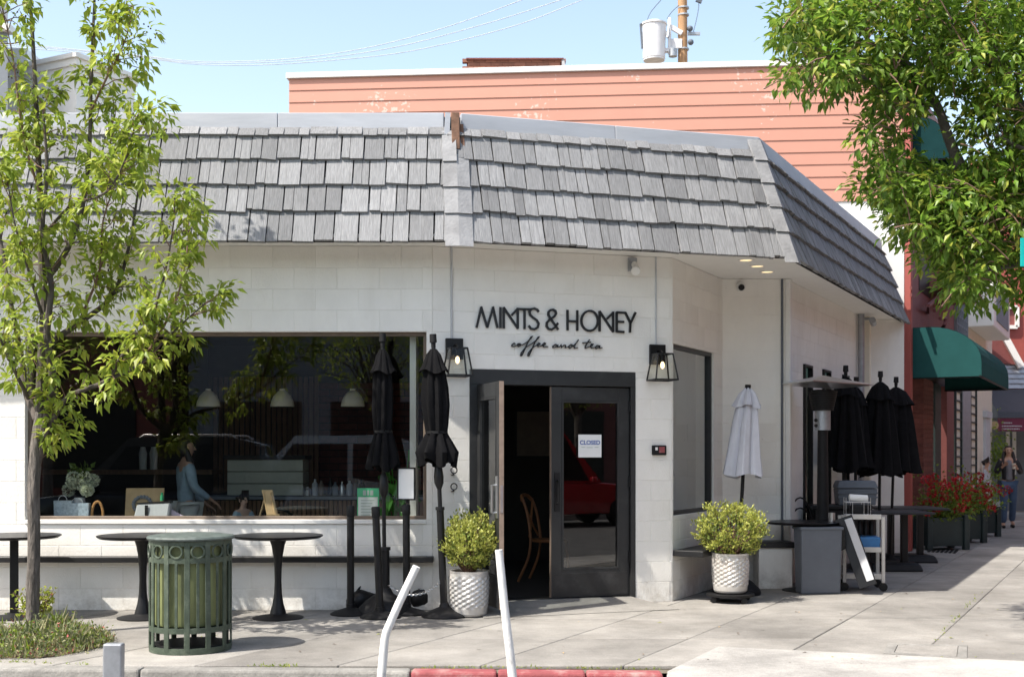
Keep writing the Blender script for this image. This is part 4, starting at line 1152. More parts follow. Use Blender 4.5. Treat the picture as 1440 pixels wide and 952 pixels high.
boxwood(((1027 - 720) / FPX * y2, y2, 0), "round boxwood in a silver dimpled pot on a wheeled dolly right of the doorway", .185, .40, .345, .22, .32, 9, True)

# ------------------------------------------------------------------ heater, bin, cart and the clutter by the side wall
def heater():
    y = 13.55; x = (1157 - 720) / FPX * y
    t = thing("patio_heater", "tall patio heater with a square tilted metal reflector", "heater", (x, y, 0), R(20))
    mb = MB(); mb.lathe([(.001, 0), (.2, 0), (.2, .04), (.05, .08), (.001, .08)], 24); mb.build("base", M_blackm, t, smooth=True)
    mb = MB(); mb.tube([(0, 0, .05), (0, 0, 1.78)], [.075, .055], 16); mb.build("column", M_blackm, t, smooth=True)
    mb = MB(); mb.tube([(0, 0, 1.75), (0, 0, 1.98)], .085, 16); mb.build("neck", M_galv, t, smooth=True)
    mb = MB()
    for i in range(9):
        z = 1.97 + i * .024; mb.lathe([(.10 + .004 * i, z), (.118 + .005 * i, z), (.120 + .005 * i, z + .02), (.10 + .004 * i, z + .02)], 20)
    mb.lathe([(.001, 1.97), (.10, 1.97), (.13, 2.2), (.001, 2.2)], 20); mb.build("burner_head", M_blackm, t, smooth=True)
    mb = MB()
    for z in (1.80, 1.86): mb.ball((-.11, -.03, z), .02, 6)
    mb.build("knob", M_black, t, smooth=True)
    a = .385; mb = MB(); top = (0, 0, 2.365); q = [(-a, -a, 2.28), (a, -a, 2.25), (a, a, 2.25), (-a, a, 2.28)]
    q2 = [(p[0], p[1], p[2] - .012) for p in q]
    mb.add(q + [top] + q2 + [(0, 0, 2.35)], [(0, 1, 4), (1, 2, 4), (2, 3, 4), (3, 0, 4), (6, 5, 9), (7, 6, 9), (8, 7, 9), (5, 8, 9), (0, 5, 6, 1), (1, 6, 7, 2), (2, 7, 8, 3), (3, 8, 5, 0)])
    mb.build("reflector", M_steel, t)
heater()
def waste_bin():
    y = 12.9; x = (1150 - 720) / FPX * y
    t = thing("waste_bin", "tall slate grey plastic waste bin in front of the black table", "waste bin", (x, y, 0), R(6))
    mb = MB(); w0, w1, d0, d1, h = .215, .225, .10, .13, .70
    mb.hexa([(-w0, -d0, 0), (w0, -d0, 0), (w0, d0, 0), (-w0, d0, 0), (-w1, -d1, h), (w1, -d1, h), (w1, d1, h), (-w1, d1, h)]); mb.build("body", M_grey, t, bevel=.018, seg=2)
    mb = MB(); mb.span((-w1 - .012, -d1 - .012, h - .02), (w1 + .012, d1 + .012, h + .012)); mb.build("rim", M_grey, t, bevel=.008)
    mb = MB(); mb.hexa([(w1 - .005, -.09, h - .25), (w1 + .05, -.10, h - .22), (w1 + .05, .08, h - .22), (w1 - .005, .08, h - .25), (w1 - .005, -.10, h + .03), (w1 + .02, -.11, h + .035), (w1 + .02, .09, h + .035), (w1 - .005, .09, h + .03)])
    mb.build("liner_bag", M_black, t, bevel=.01)
waste_bin()
def cart():
    y = 13.3; x = (1211 - 720) / FPX * y
    t = thing("service_cart", "worn white two shelf service cart on casters by the side wall", "cart", (x, y, 0), R(-8))
    w, d = .205, .19
    for sx in (-1, 1):
        for sy in (-1, 1):
            mb = MB(); mb.span((sx * w - .018, sy * d - .018, .09), (sx * w + .018, sy * d + .018, .80)); mb.build("post", M_cart, t, bevel=.004)
            c = Vector((sx * w, sy * d, .045)); mb = MB(); mb.tube([c + Vector((0, -.018, 0)), c + Vector((0, .018, 0))], .045, 16); mb.build("caster", M_black, t, smooth=True)
    for z in (.13, .42, .775):
        mb = MB(); mb.span((-w + .019, -d - .012, z), (w - .019, d + .012, z + .03)); mb.span((-w + .019, -d - .014, z), (w - .019, -d + .008, z + .055)); mb.build("shelf", M_cart, t, bevel=.004)
    b = thing("blue_crate", "blue plastic crate on the middle shelf of the white cart", "crate", (x + .03, y - .02, .452), R(-8))
    mb = MB(); mb.hexa([(-.14, -.16, 0), (.14, -.16, 0), (.14, .14, 0), (-.14, .14, 0), (-.15, -.17, .13), (.15, -.17, .13), (.15, .15, .13), (-.15, .15, .13)]); mb.build("body", M_blue, b, bevel=.01)
    for k in range(3):
        mb = MB(); mb.lathe([(.001, 0), (.03, 0), (.032, .14), (.012, .19), (.012, .24), (.001, .24)], 12)
        o = mb.build("dark_bottle", M_black, None, smooth=True); o.location = (x + .0 + k * .065, y + .04, .595 - .006 + .0); tag(o, ["dark bottle standing in the blue crate at its left", "dark bottle standing in the middle of the blue crate", "dark bottle standing in the blue crate at its right"][k], "bottle", "bottles in the blue crate")
    k = thing("wire_caddy", "thin wire caddy holding dark jars on top of the white cart", "caddy", (x - .05, y - .02, .807), R(-8))
    mb = MB()
    for z in (.01, .15):
        q = [(-.13, -.09, z), (.13, -.09, z), (.13, .09, z), (-.13, .09, z)]
        for i in range(4): mb.tube([q[i], q[(i + 1) % 4]], .004, 6)
    for px in (-.13, -.06, .06, .13):
        for py in (-.09, .09): mb.tube([(px, py, .0), (px, py, .2 if abs(px) > .1 else .15)], .0035, 6)
    mb.build("wire_frame", M_steel, k)
    mb = MB(); mb.span((-.08, -.06, .01), (.08, .06, .12)); mb.build("jar_block", M_blackm, k, bevel=.02)
    r = thing("towel_roll", "rolled white towel lying on the wire caddy", "towel", (x - .04, y - .03, 1.005), R(-4))
    mb = MB(); mb.tube([(-.10, 0, 0), (-.095, 0, 0), (.095, 0, -.01), (.10, 0, -.01)], [.03, .04, .04, .03], 14); mb.build("towel", M_paper, r, smooth=True)
cart()
def menu_board():
    a, b = P(1222, 824, 12.75), P(1187, 727, 12.95)
    c = (a + b) / 2; t = thing("menu_board", "narrow dark framed board with a pale face leaning against the white cart", "sign board", (c.x, c.y, 0))
    d = (b - a).normalized(); wv = Vector((.93, -.28, .30)); wv = (wv - d * wv.dot(d)).normalized(); n = d.cross(wv).normalized()
    if n.y > 0: n = -n
    L0 = (b - a).length / 2; M = Matrix((wv, d, n)).transposed().to_4x4(); M.translation = c
    def sl(name, x0, x1, y0, y1, z0, z1, m):
        mb = MB(); mb.span((x0, y0, z0), (x1, y1, z1)); mb.v = [tuple(M @ Vector(p)) for p in mb.v]; mb.build(name, m, t, world=True, bevel=.003)
    sl("frame", -.10, .085, -L0, L0, -.03, .02, M_black)
    sl("board_face", -.005, .075, -L0 + .05, L0 - .03, .02, .026, M_stone)
menu_board()
def clutter():
    y = 14.25; x = (1190 - 720) / FPX * y
    t = thing("utility_stand", "black utility stand by the wall under the grey cooler", "stand", (x, y, 0), R(0))
    mb = MB(); mb.span((-.45, -.22, .84), (.25, .22, .89)); mb.build("stand_top", M_black, t, bevel=.01)
    for sx in (-.40, .20):
        for sy in (-.18, .18):
            mb = MB(); mb.span((sx - .02, sy - .02, 0), (sx + .02, sy + .02, .84)); mb.build("leg", M_black, t)
    mb = MB(); mb.span((-.42, -.205, .55), (.22, .20, .84)); mb.build("drawer_box", M_blackm, t, bevel=.01)
    c = thing("cooler_box", "grey ribbed cooler box on the black stand behind the white cart", "cooler", (x + .09, y - .05, .892), R(-6))
    w, d = .225, .17
    mb = MB(); mb.hexa([(-w * .93, -d * .93, 0), (w * .93, -d * .93, 0), (w * .93, d * .93, 0), (-w * .93, d * .93, 0), (-w, -d, .19), (w, -d, .19), (w, d, .19), (-w, d, .19)]); mb.build("body", M_grey, c, bevel=.01)
    mb = MB(); mb.hexa([(-w - .01, -d - .01, .195), (w + .01, -d - .01, .195), (w + .01, d + .01, .195), (-w - .01, d + .01, .195), (-w + .02, -d + .02, .28), (w - .02, -d + .02, .28), (w - .02, d - .02, .28), (-w + .02, d - .02, .28)]); mb.build("lid", M_grey, c, bevel=.008)
    mb = MB()
    for z in (.08, .13): mb.span((-w - .002, -d - .008, z), (w + .002, -d + .01, z + .02))
    mb.build("rib", M_grey, c, bevel=.003)
    o = MB(); o.lathe([(.001, 0), (.035, 0), (.036, .10), (.03, .10), (.03, .01), (.001, .01)], 14)
    o = o.build("metal_cup", M_steel, None, smooth=True); o.location = ((1167 - 720) / FPX * 13.1, 13.02, .752); tag(o, "small steel cup on the black round table by the heater", "cup")
    # chair with hooped back
    y = 13.75; x = (1126 - 720) / FPX * y
    t = thing("metal_chair", "black metal chair with hooped arms behind the black round table", "chair", (x + .12, y + .08, 0), R(20))
    mb = MB(); mb.span((-.2, -.2, .44), (.2, .2, .46)); mb.build("seat", M_black, t, bevel=.01)
    for sx in (-.18, .18):
        for sy in (-.18, .18):
            mb = MB(); mb.tube([(sx, sy, .44), (sx * 1.1, sy * 1.1, 0)], .011, 8); mb.build("leg", M_black, t, smooth=True)
    mb = MB()
    for zt in (.98, .86, .72):
        pts = [(.19 * math.cos(a) - .0, .19, .46 + (zt - .46) * math.sin(a)) for a in [math.pi * i / 14 for i in range(15)]]; mb.tube(pts, .010, 8)
    mb.build("hooped_back", M_black, t, smooth=True)
clutter()

# ------------------------------------------------------------------ posts at the kerb
def kerb_posts():
    def post(pts, r, m, label, cat, name):
        t = thing(name, label, cat, (pts[0][0], pts[0][1], -.14), 0)
        L0 = LOC[t.name]
        q = [L0 @ Vector(p) for p in pts]; q[0].z = 0.0
        mb = MB(); mb.tube(q, r, 18); mb.build("shaft", m, t, smooth=True)
        return t
    Y = 7.5
    b0 = P(533, 985, Y); t = post([b0, P(536.5, 950, Y), P(541, 899, Y), P(543.5, 888, Y), P(561, 848, Y), P(586, 796, Y)], [.030, .028, .026, .026, .025, .024], M_postw, "bent white flexible post at the kerb, leaning right above a kink", "bollard", "flexible_post")
    mb = MB(); mb.lathe([(.001, 0), (.09, 0), (.09, .02), (.05, .04), (.001, .04)], 18); mb.build("foot", M_blackm, t, smooth=True); tag(t, group="flexible posts at the kerb")
    t = post([P(726, 985, Y), P(718, 925, Y), P(709, 850, Y), P(701.5, 773, Y)], [.030, .028, .026, .024], M_postw, "straight white flexible post at the kerb, leaning left", "bollard", "flexible_post")
    mb = MB(); mb.lathe([(.001, 0), (.09, 0), (.09, .02), (.05, .04), (.001, .04)], 18); mb.build("foot", M_blackm, t, smooth=True); tag(t, group="flexible posts at the kerb")
    Y = 7.6; a = P(159, 985, Y); t = thing("short_post", "short battered grey metal post at the kerb by the weeds", "bollard", (a.x, a.y, -.14))
    h = zz(904, Y) + .14
    mb = MB(); mb.span((-.06, -.035, 0), (.06, .035, h)); 
    mb.v = [(p[0] + (.006 if p[2] > .1 else 0), p[1], p[2]) for p in mb.v]; mb.build("shaft", M_galv, t, bevel=.01, seg=2)
kerb_posts()
# ------------------------------------------------------------------ trees
def smooth_path(pts, n=4):
    out = []
    for i in range(len(pts) - 1):
        a = pts[max(i - 1, 0)]; b = pts[i]; c = pts[i + 1]; d = pts[min(i + 2, len(pts) - 1)]
        for k in range(n):
            t = k / n
            out.append(.5 * ((2 * b) + (c - a) * t + (2 * a - 5 * b + 4 * c - d) * t * t + (3 * b - 3 * c + d - a) * t * t * t))
    out.append(pts[-1]); return out
LEAFM = {}
def grow_leaves(t, items, mats, nobj, key):
    """items: (p, dir, up, size, mi); the nearest visible ones become parts, the rest one mesh"""
    L0 = LOC[t.name]
    def vis(it):
        p = it[0]
        u = 720 + FPX * p.x / p.y; v = 640 - FPX * (p.z - EYE) / p.y
        return 5 < u < 1435 and 5 < v < 900
    vs = [i for i, it in enumerate(items) if p_ok(it) and vis(it)] if nobj else []
    vs.sort(key=lambda i: items[i][0].y - items[i][3] * 6)
    pick = set(vs[:nobj])
    if key not in LEAFM:
        LEAFM[key] = []
        for m in mats:
            V, Fc, MI = [], [], []
            leaf_add(V, Fc, MI, Vector((0, 0, 0)), Vector((0, 1, 0)), Vector((0, 0, 1)), 1.0, 0)
            LEAFM[key].append(leaf_mesh("leaf", V, Fc, MI, [m]))
    V, Fc, MI = [], [], []
    for i, (p, d, up, sz, mi) in enumerate(items):
        q = L0 @ p
        if i in pick:
            d = d.normalized(); x = d.cross(up)
            if x.length < .05: x = d.cross(Vector((.3, .8, .1)))
            x.normalize(); z = x.cross(d)
            M = Matrix((x * sz, d * sz, z * sz)).transposed().to_4x4(); M.translation = q
            sub("leaf", LEAFM[key][mi], t, M)
        else: leaf_add(V, Fc, MI, q, d, up, sz, mi)
    tag(link(bpy.data.objects.new("crown", leaf_mesh("crown", V, Fc, MI, mats)), t), kind="stuff")
def p_ok(it): return it[0].y > 1

def tuft(items, rr, c, axis, n, spread, size, mats_w, droop=.6):
    for k in range(n):
        o = rdir(rr); o = (o + axis * .5)
        p = c + o * spread * rr.uniform(.15, 1)
        d = (o * .8 + Vector((0, 0, -droop)) + rdir(rr) * .35)
        up = Vector((0, 0, 1)) + rdir(rr) * .6
        mi = rr.choices(range(len(mats_w)), mats_w)[0]
        items.append((p, d, up, size * rr.uniform(.7, 1.2), mi))

def young_tree():
    Y = 9.85; rr = random.Random(11)
    base = G(46, 895); base.y = Y; base.x = (46 - 720) / FPX * Y
    t = thing("young_tree", "slender young pear tree with sparse yellow green leaves in a kerbside bed", "tree", (base.x, Y, 0))
    def path(l): return smooth_path([P(u, v, Y + dy) for u, v, dy in l])
    def radii(n, a, b): return [a + (b - a) * i / (n - 1) for i in range(n)]
    tr = path([(46, 905, 0), (46, 840, 0), (48, 760, 0), (47, 690, 0), (51, 630, 0), (58, 580, 0)])
    tr[0].z = -.03
    mb = MB(); mb.tube(tr, [.066 if i == 0 else .054 - .008 * i / len(tr) for i in range(len(tr))], 14); mb.v = [tuple(Vector(p) + rdir(rr) * .004) for p in mb.v]; mb.build("trunk", M_bark, t, world=True, smooth=True)
    limbs = [
        ([(56, 600, 0), (58, 520, .05), (62, 440, .1), (58, 350, .1), (56, 270, .12), (52, 180, .1), (48, 90, .1), (42, -10, .1), (38, -80, .1)], .042, .009, 0),
        ([(56, 625, 0), (74, 545, -.05), (66, 470, -.1), (72, 400, -.15), (60, 330, -.2), (66, 240, -.2), (60, 150, -.25)], .038, .008, 0),
        ([(50, 668, 0), (56, 640, 0), (66, 612, -.05), (80, 580, -.1), (100, 555, -.2), (150, 535, -.35), (172, 500, -.4), (205, 470, -.5), (222, 420, -.5), (236, 365, -.55), (246, 300, -.6)], .030, .005, 0),
        ([(160, 530, -.35), (200, 510, -.4), (240, 470, -.45), (290, 425, -.5)], .016, .004, 1),
        ([(205, 500, -.4), (245, 430, -.2), (262, 360, -.1), (266, 300, 0)], .012, .004, 1),
        ([(72, 480, 0), (110, 455, .2), (150, 425, .35), (168, 395, .4), (185, 330, .45), (196, 260, .5), (215, 180, .5)], .028, .005, 0),
        ([(60, 400, 0), (95, 350, .1), (118, 280, .15), (126, 200, .2), (128, 110, .2), (132, 20, .2), (135, -50, .2)], .026, .008, 0),
        ([(126, 160, .2), (150, 110, .1), (175, 60, 0), (188, 10, 0)], .011, .004, 1),
        ([(52, 590, 0), (36, 550, .2), (30, 500, .3), (18, 440, .4), (5, 360, .5), (-10, 270, .5), (-20, 150, .5)], .030, .006, 0),
        ([(40, 560, 0), (20, 520, -.3), (2, 480, -.5), (-25, 420, -.7)], .018, .005, 1),
        ([(56, 270, .1), (40, 220, 0), (28, 160, -.1), (18, 80, -.1), (5, 20, -.1)], .012, .004, 1),
        ([(62, 330, 0), (100, 290, -.2), (150, 270, -.4), (180, 215, -.5), (190, 170, -.5)], .014, .004, 1),
        ([(58, 440, 0), (40, 380, -.2), (22, 320, -.4), (10, 250, -.5)], .014, .004, 1),
        ([(118, 280, .15), (150, 230, .3), (160, 160, .4)], .010, .004, 1),
        ([(110, 455, .2), (140, 380, .1), (145, 310, .0), (170, 240, 0)], .012, .004, 1),
    ]
    pts_all = []
    for l, a, b, kind in limbs:
        q = path(l); mb = MB(); mb.tube(q, radii(len(q), a, b), 9); mb.build("branch", M_barkd if a > .012 else M_twig, t, world=True, smooth=True)
        for i in range(3, len(q)):
            pts_all.append((q[i], (q[i] - q[i - 1]).normalized(), i / len(q), kind))
    items = []; tw = MB(); berries = MB()
    for p, d, f, kind in pts_all:
        n = 2 if kind == 0 else 3
        for k in range(n):
            if rr.random() < .31: continue
            dirn = (rdir(rr) + d * .6 + Vector((0, 0, .35))).normalized()
            ln = rr.uniform(.06, .26)
            c = p + dirn * ln
            tw.tube([p, p + dirn * ln * .5 + rdir(rr) * .02, c], [.005, .004, .0025], 4, cap=False)
            tuft(items, rr, c, dirn, rr.randint(12, 19), .08, .095, (.44, .24, .32), .65)
            if rr.random() < .35: tuft(items, rr, p + dirn * ln * .5, dirn, 4, .07, .07, (.5, .2, .3), .5)
            if rr.random() < .30:
                for j in range(7): berries.ball(c + rdir(rr) * .07, .008, 3)
    tag(tw.build("twigs", M_twig, t, world=True), kind="stuff")
    tag(berries.build("berries", M_barkd, t, world=True), kind="stuff")
    grow_leaves(t, items, [M_leafA, M_leafB, M_leafC], 300, "young")
young_tree()

def big_tree():
    rr = random.Random(23); Y = 9.6
    t = thing("street_tree", "leafy green street tree whose crown hangs over the right side of the view", "tree", (5.5, 9.7, 0))
    def lp(l): return smooth_path([P(u, v, Y + dy) for u, v, dy in l])
    b = Vector((5.5, 9.7, 0))
    tr = smooth_path([b, Vector((5.47, 9.7, .8)), Vector((5.4, 9.7, 1.7)), Vector((5.3, 9.68, 2.5))])
    mb = MB(); mb.tube(tr, [.19 - .006 * i for i in range(len(tr))], 16); mb.build("trunk", M_bark, t, world=True, smooth=True)
    st = Vector((5.32, 9.68, 2.4))
    limbs = [
        ([(1560, 400, 0), (1480, 345, 0), (1430, 318, -.1), (1395, 290, -.1), (1360, 250, -.1), (1338, 205, -.1), (1318, 150, -.1), (1290, 110, -.1), (1250, 70, -.1), (1190, 55, -.2)], .075, .015),
        ([(1570, 300, .1), (1500, 230, .1), (1440, 165, .1), (1415, 110, .1), (1390, 40, .1), (1370, -40, .1)], .09, .03),
        ([(1395, 290, -.1), (1350, 275, -.3), (1300, 265, -.4), (1250, 262, -.4)], .022, .006),
        ([(1415, 110, .1), (1360, 60, 0), (1290, 10, 0), (1220, -20, 0)], .035, .01),
        ([(1318, 150, -.1), (1260, 135, -.2), (1215, 110, -.3), (1150, 70, -.3), (1115, 60, -.3)], .02, .005),
        ([(1480, 345, 0), (1440, 370, -.2), (1390, 380, -.3), (1350, 395, -.3)], .025, .006),
        ([(1500, 230, 0), (1450, 215, -.4), (1400, 190, -.5)], .03, .01),
        ([(1440, 165, .1), (1420, 220, .4), (1380, 270, .5)], .022, .008),
    ]
    for l, a, c in limbs:
        q = lp(l)
        if l[0][0] > 1550: q = [st + Vector((0, 0, (q[0].z - st.z) * .4 - .2))] + q
        mb = MB(); mb.tube(q, [a + (c - a) * i / (len(q) - 1) for i in range(len(q))], 10); mb.build("branch", M_barkd, t, world=True, smooth=True)
    blobs = [(1128, 32, 38, 42, 60), (1108, 100, 10, 18, 9), (1165, 90, 45, 40, 60), (1205, 60, 60, 60, 90), (1270, 55, 75, 75, 150), (1355, 55, 85, 80, 170), (1425, 100, 60, 110, 170),
             (1265, 135, 35, 34, 45), (1390, 190, 38, 45, 60), (1445, 250, 50, 80, 100), (1222, 185, 9, 16, 10), (1256, 215, 20, 40, 34), (1258, 262, 50, 26, 60), (1300, 262, 60, 26, 70), (1310, 205, 14, 8, 0), (1350, 275, 70, 38, 110),
             (1290, 312, 34, 26, 45), (1345, 325, 50, 30, 70), (1410, 320, 60, 50, 110), (1318, 362, 22, 20, 20), (1395, 385, 52, 40, 85), (1350, 395, 26, 24, 26), (1150, 20, 50, 30, 40), (1320, -20, 160, 50, 130),
             (1540, 150, 90, 180, 220), (1660, 180, 110, 200, 200), (1560, -60, 160, 80, 140), (1500, 380, 60, 50, 60)]
    items = []; tw = MB(); nt = 0
    for u, v, ru, rv, n in blobs:
        for k in range(int(n * .74)):
            while True:
                a, b2 = rr.uniform(-1, 1), rr.uniform(-1, 1)
                if a * a + b2 * b2 < 1: break
            dy = rr.uniform(-1, 1) * (.35 + .6 * (1 - a * a - b2 * b2))
            uu, vv = u + a * ru, v + b2 * rv
            if 1274 < uu < 1350 and 160 < vv < 240: continue
            c = P(uu, vv, Y + dy)
            ax = (Vector((a * .6, dy * .6, -b2 * .4)) + rdir(rr) * .5).normalized()
            if rr.random() < .5:
                tw.tube([c - ax * .22 - Vector((0, 0, .03)), c - ax * .1, c], [.006, .004, .003], 4, cap=False)
            tuft(items, rr, c, ax, rr.randint(14, 20), .12, .084, (.32, .12, .36, .20), .3)
    tag(tw.build("twigs", M_twig, t, world=True), kind="stuff")
    grow_leaves(t, items, [M_leafE, M_leafB, M_leafF, M_leafG], 300, "big")
big_tree()

# ------------------------------------------------------------------ weeds and the shrub at the foot of the young tree
M_weedA = mat("dusty_green_weed", (0.19, 0.22, 0.10), .7, var=.25, trans=.3)
M_weedB = mat("straw_weed", (0.34, 0.32, 0.17), .7, var=.25, trans=.3)
def weeds():
    rr = random.Random(3)
    c = G(60, 908)
    mb = MB(); n, rings = 26, 5; vs = [(c.x, c.y, .07)]
    for i in range(1, rings + 1):
        f = i / rings
        for j in range(n):
            a = 2 * math.pi * j / n
            vs.append((c.x + .48 * f * math.cos(a) * (1 + .08 * math.sin(3 * a)), c.y + .60 * f * math.sin(a) * (1 + .06 * math.sin(5 * a)), .004 + .07 * (1 - f * f) + rr.uniform(-.006, .006) * (f < .95)))
    fs = [(0, 1 + j, 1 + (j + 1) % n) for j in range(n)]
    for i in range(rings - 1):
        fs += [(1 + i * n + j, 1 + (i + 1) * n + j, 1 + (i + 1) * n + (j + 1) % n, 1 + i * n + (j + 1) % n) for j in range(n)]
    mb.add(vs, fs); tag(mb.build("soil_bed", M_soil, smooth=True), kind="structure")
    V, Fc, MI = [], [], []
    for k in range(5200):
        a = rr.uniform(0, 6.283); f = math.sqrt(rr.random()) * 1.06
        x, y = .48 * f * math.cos(a), .60 * f * math.sin(a)
        z = .07 * max(1 - f * f, 0); h = rr.uniform(.06, .19) * (1.15 - .65 * f) * (1 + .5 * math.sin(4 * x * 3 + 1) * math.sin(y * 9))
        p = Vector((c.x + x, c.y + y, z)); d = Vector((rr.uniform(-.7, .7), rr.uniform(-.7, .7), 1))
        if rr.random() < .28:
            leaf_add(V, Fc, MI, p, d, rdir(rr), h, rr.choices((0, 1, 2), (.5, .3, .2))[0], .35)
        else:
            q = p + d.normalized() * h * rr.uniform(.3, 1)
            leaf_add(V, Fc, MI, q, rdir(rr) + Vector((0, 0, .4)), rdir(rr), rr.uniform(.018, .034), rr.choices((0, 1, 2, 3), (.45, .22, .25, .08))[0], 1.2)
    o = link(bpy.data.objects.new("weeds", leaf_mesh("weeds", V, Fc, MI, [M_weedA, M_weedB, M_leafC, M_redw]))); tag(o, kind="stuff")
    # shrub
    s = G(52, 884); t = thing("sapling_shrub", "small yellow green leafy sprout at the foot of the young tree", "shrub", (s.x, s.y, .03))
    V, Fc, MI = [], [], []; st = MB()
    for k in range(40):
        a = rr.uniform(0, 6.28); tip = Vector((math.cos(a) * rr.uniform(.03, .21), math.sin(a) * rr.uniform(.03, .14), rr.uniform(.06, .34)))
        st.tube([(0, 0, 0), tip * .6 + Vector((0, 0, .03)), tip], [.005, .004, .002], 4, cap=False)
        for j in range(13):
            leaf_add(V, Fc, MI, tip * rr.uniform(.55, 1.0) + rdir(rr) * .035, rdir(rr) + Vector((0, 0, .2)), Vector((0, 0, 1)) + rdir(rr) * .5, rr.uniform(.035, .06), rr.choices((0, 1, 2), (.4, .58, .02))[0], 1.1)
    st.build("stems", M_twig, t); tag(link(bpy.data.objects.new("foliage", leaf_mesh("foliage", V, Fc, MI, [M_leafA, M_leafB, M_redw])), t), kind="stuff")
    # fallen leaves and specks on the pavement, weeds in joints
    V, Fc, MI = [], [], []
    for k in range(150):
        u, v = rr.uniform(0, 1440), rr.choice((rr.uniform(842, 935), rr.uniform(770, 935)))
        p = G(u, v)
        if p.y > 10.9 + max(0, p.x) * .25 and p.x < 2.6: continue
        a = rr.uniform(0, 6.28); p.z = .006
        leaf_add(V, Fc, MI, p, Vector((math.cos(a), math.sin(a), .05)), Vector((0, 0, 1)), rr.uniform(.015, .045), rr.choices((0, 1, 2), (.5, .3, .2))[0], rr.uniform(.6, 1.4))
    for (ua, va, ub, vb, n) in ((345, 936, 420, 937, 60), (580, 940, 720, 938, 70), (720, 938, 930, 942, 90), (1310, 905, 1380, 832, 60), (0, 930, 120, 934, 60), (250, 900, 330, 890, 20)):
        for k in range(n):
            f = rr.random(); p = G(ua + (ub - ua) * f, va + (vb - va) * f); p.x += rr.uniform(-.015, .015); p.y += rr.uniform(-.02, .02)
            leaf_add(V, Fc, MI, p, rdir(rr) + Vector((0, 0, .8)), rdir(rr), rr.uniform(.012, .035), rr.choices((1, 3), (.4, .6))[0], .7)
    o = link(bpy.data.objects.new("fallen_leaves", leaf_mesh("fallen_leaves", V, Fc, MI, [M_wframe, M_leafB, M_tan, M_leafC]))); tag(o, kind="stuff")
weeds()
def cover_plate():
    q = [G(1257, 918), G(1262, 907.5), G(1348, 909), G(1346, 924)]
    c = sum(q, Vector()) / 4; t = thing("utility_cover", "rectangular concrete utility cover set in the pavement near the pale ramp", "utility cover", (c.x, c.y, 0))
    o = [p + (p - c).normalized() * .10 for p in q]
    mb = MB()
    for i in range(4):
        a, b, d, e = o[i], o[(i + 1) % 4], q[(i + 1) % 4], q[i]
        up = Vector((0, 0, .007)); dn = Vector((0, 0, -.03))
        mb.hexa([a + dn, b + dn, d + dn, e + dn, a + up, b + up, d + up, e + up])
    mb.build("frame", M_kerb, t, world=True)
    mb = MB(); k = [p + (c - p).normalized() * .008 for p in q]
    mb.hexa([p + Vector((0, 0, -.03)) for p in k] + [p + Vector((0, 0, .0075)) for p in k]); mb.build("lid", M_tan if False else M_conc, t, world=True)
cover_plate()
def grate():
    q = [G(1303, 776), G(1308, 771), G(1350, 773), G(1345, 778)]
    c = sum(q, Vector()) / 4; t = thing("drain_grate", "dark metal grate in the shaded pavement before the red pillar", "grate", (c.x, c.y, 0))
    mb = MB()
    for i in range(7):
        f0, f1 = i / 7 + .02, (i + 1) / 7 - .03
        mb.hexa([q[0].lerp(q[3], f0), q[1].lerp(q[2], f0), q[1].lerp(q[2], f1), q[0].lerp(q[3], f1)] + [p + Vector((0, 0, .012)) for p in (q[0].lerp(q[3], f0), q[1].lerp(q[2], f0), q[1].lerp(q[2], f1), q[0].lerp(q[3], f1))])
    mb.build("bars", M_black, t, world=True)
grate()
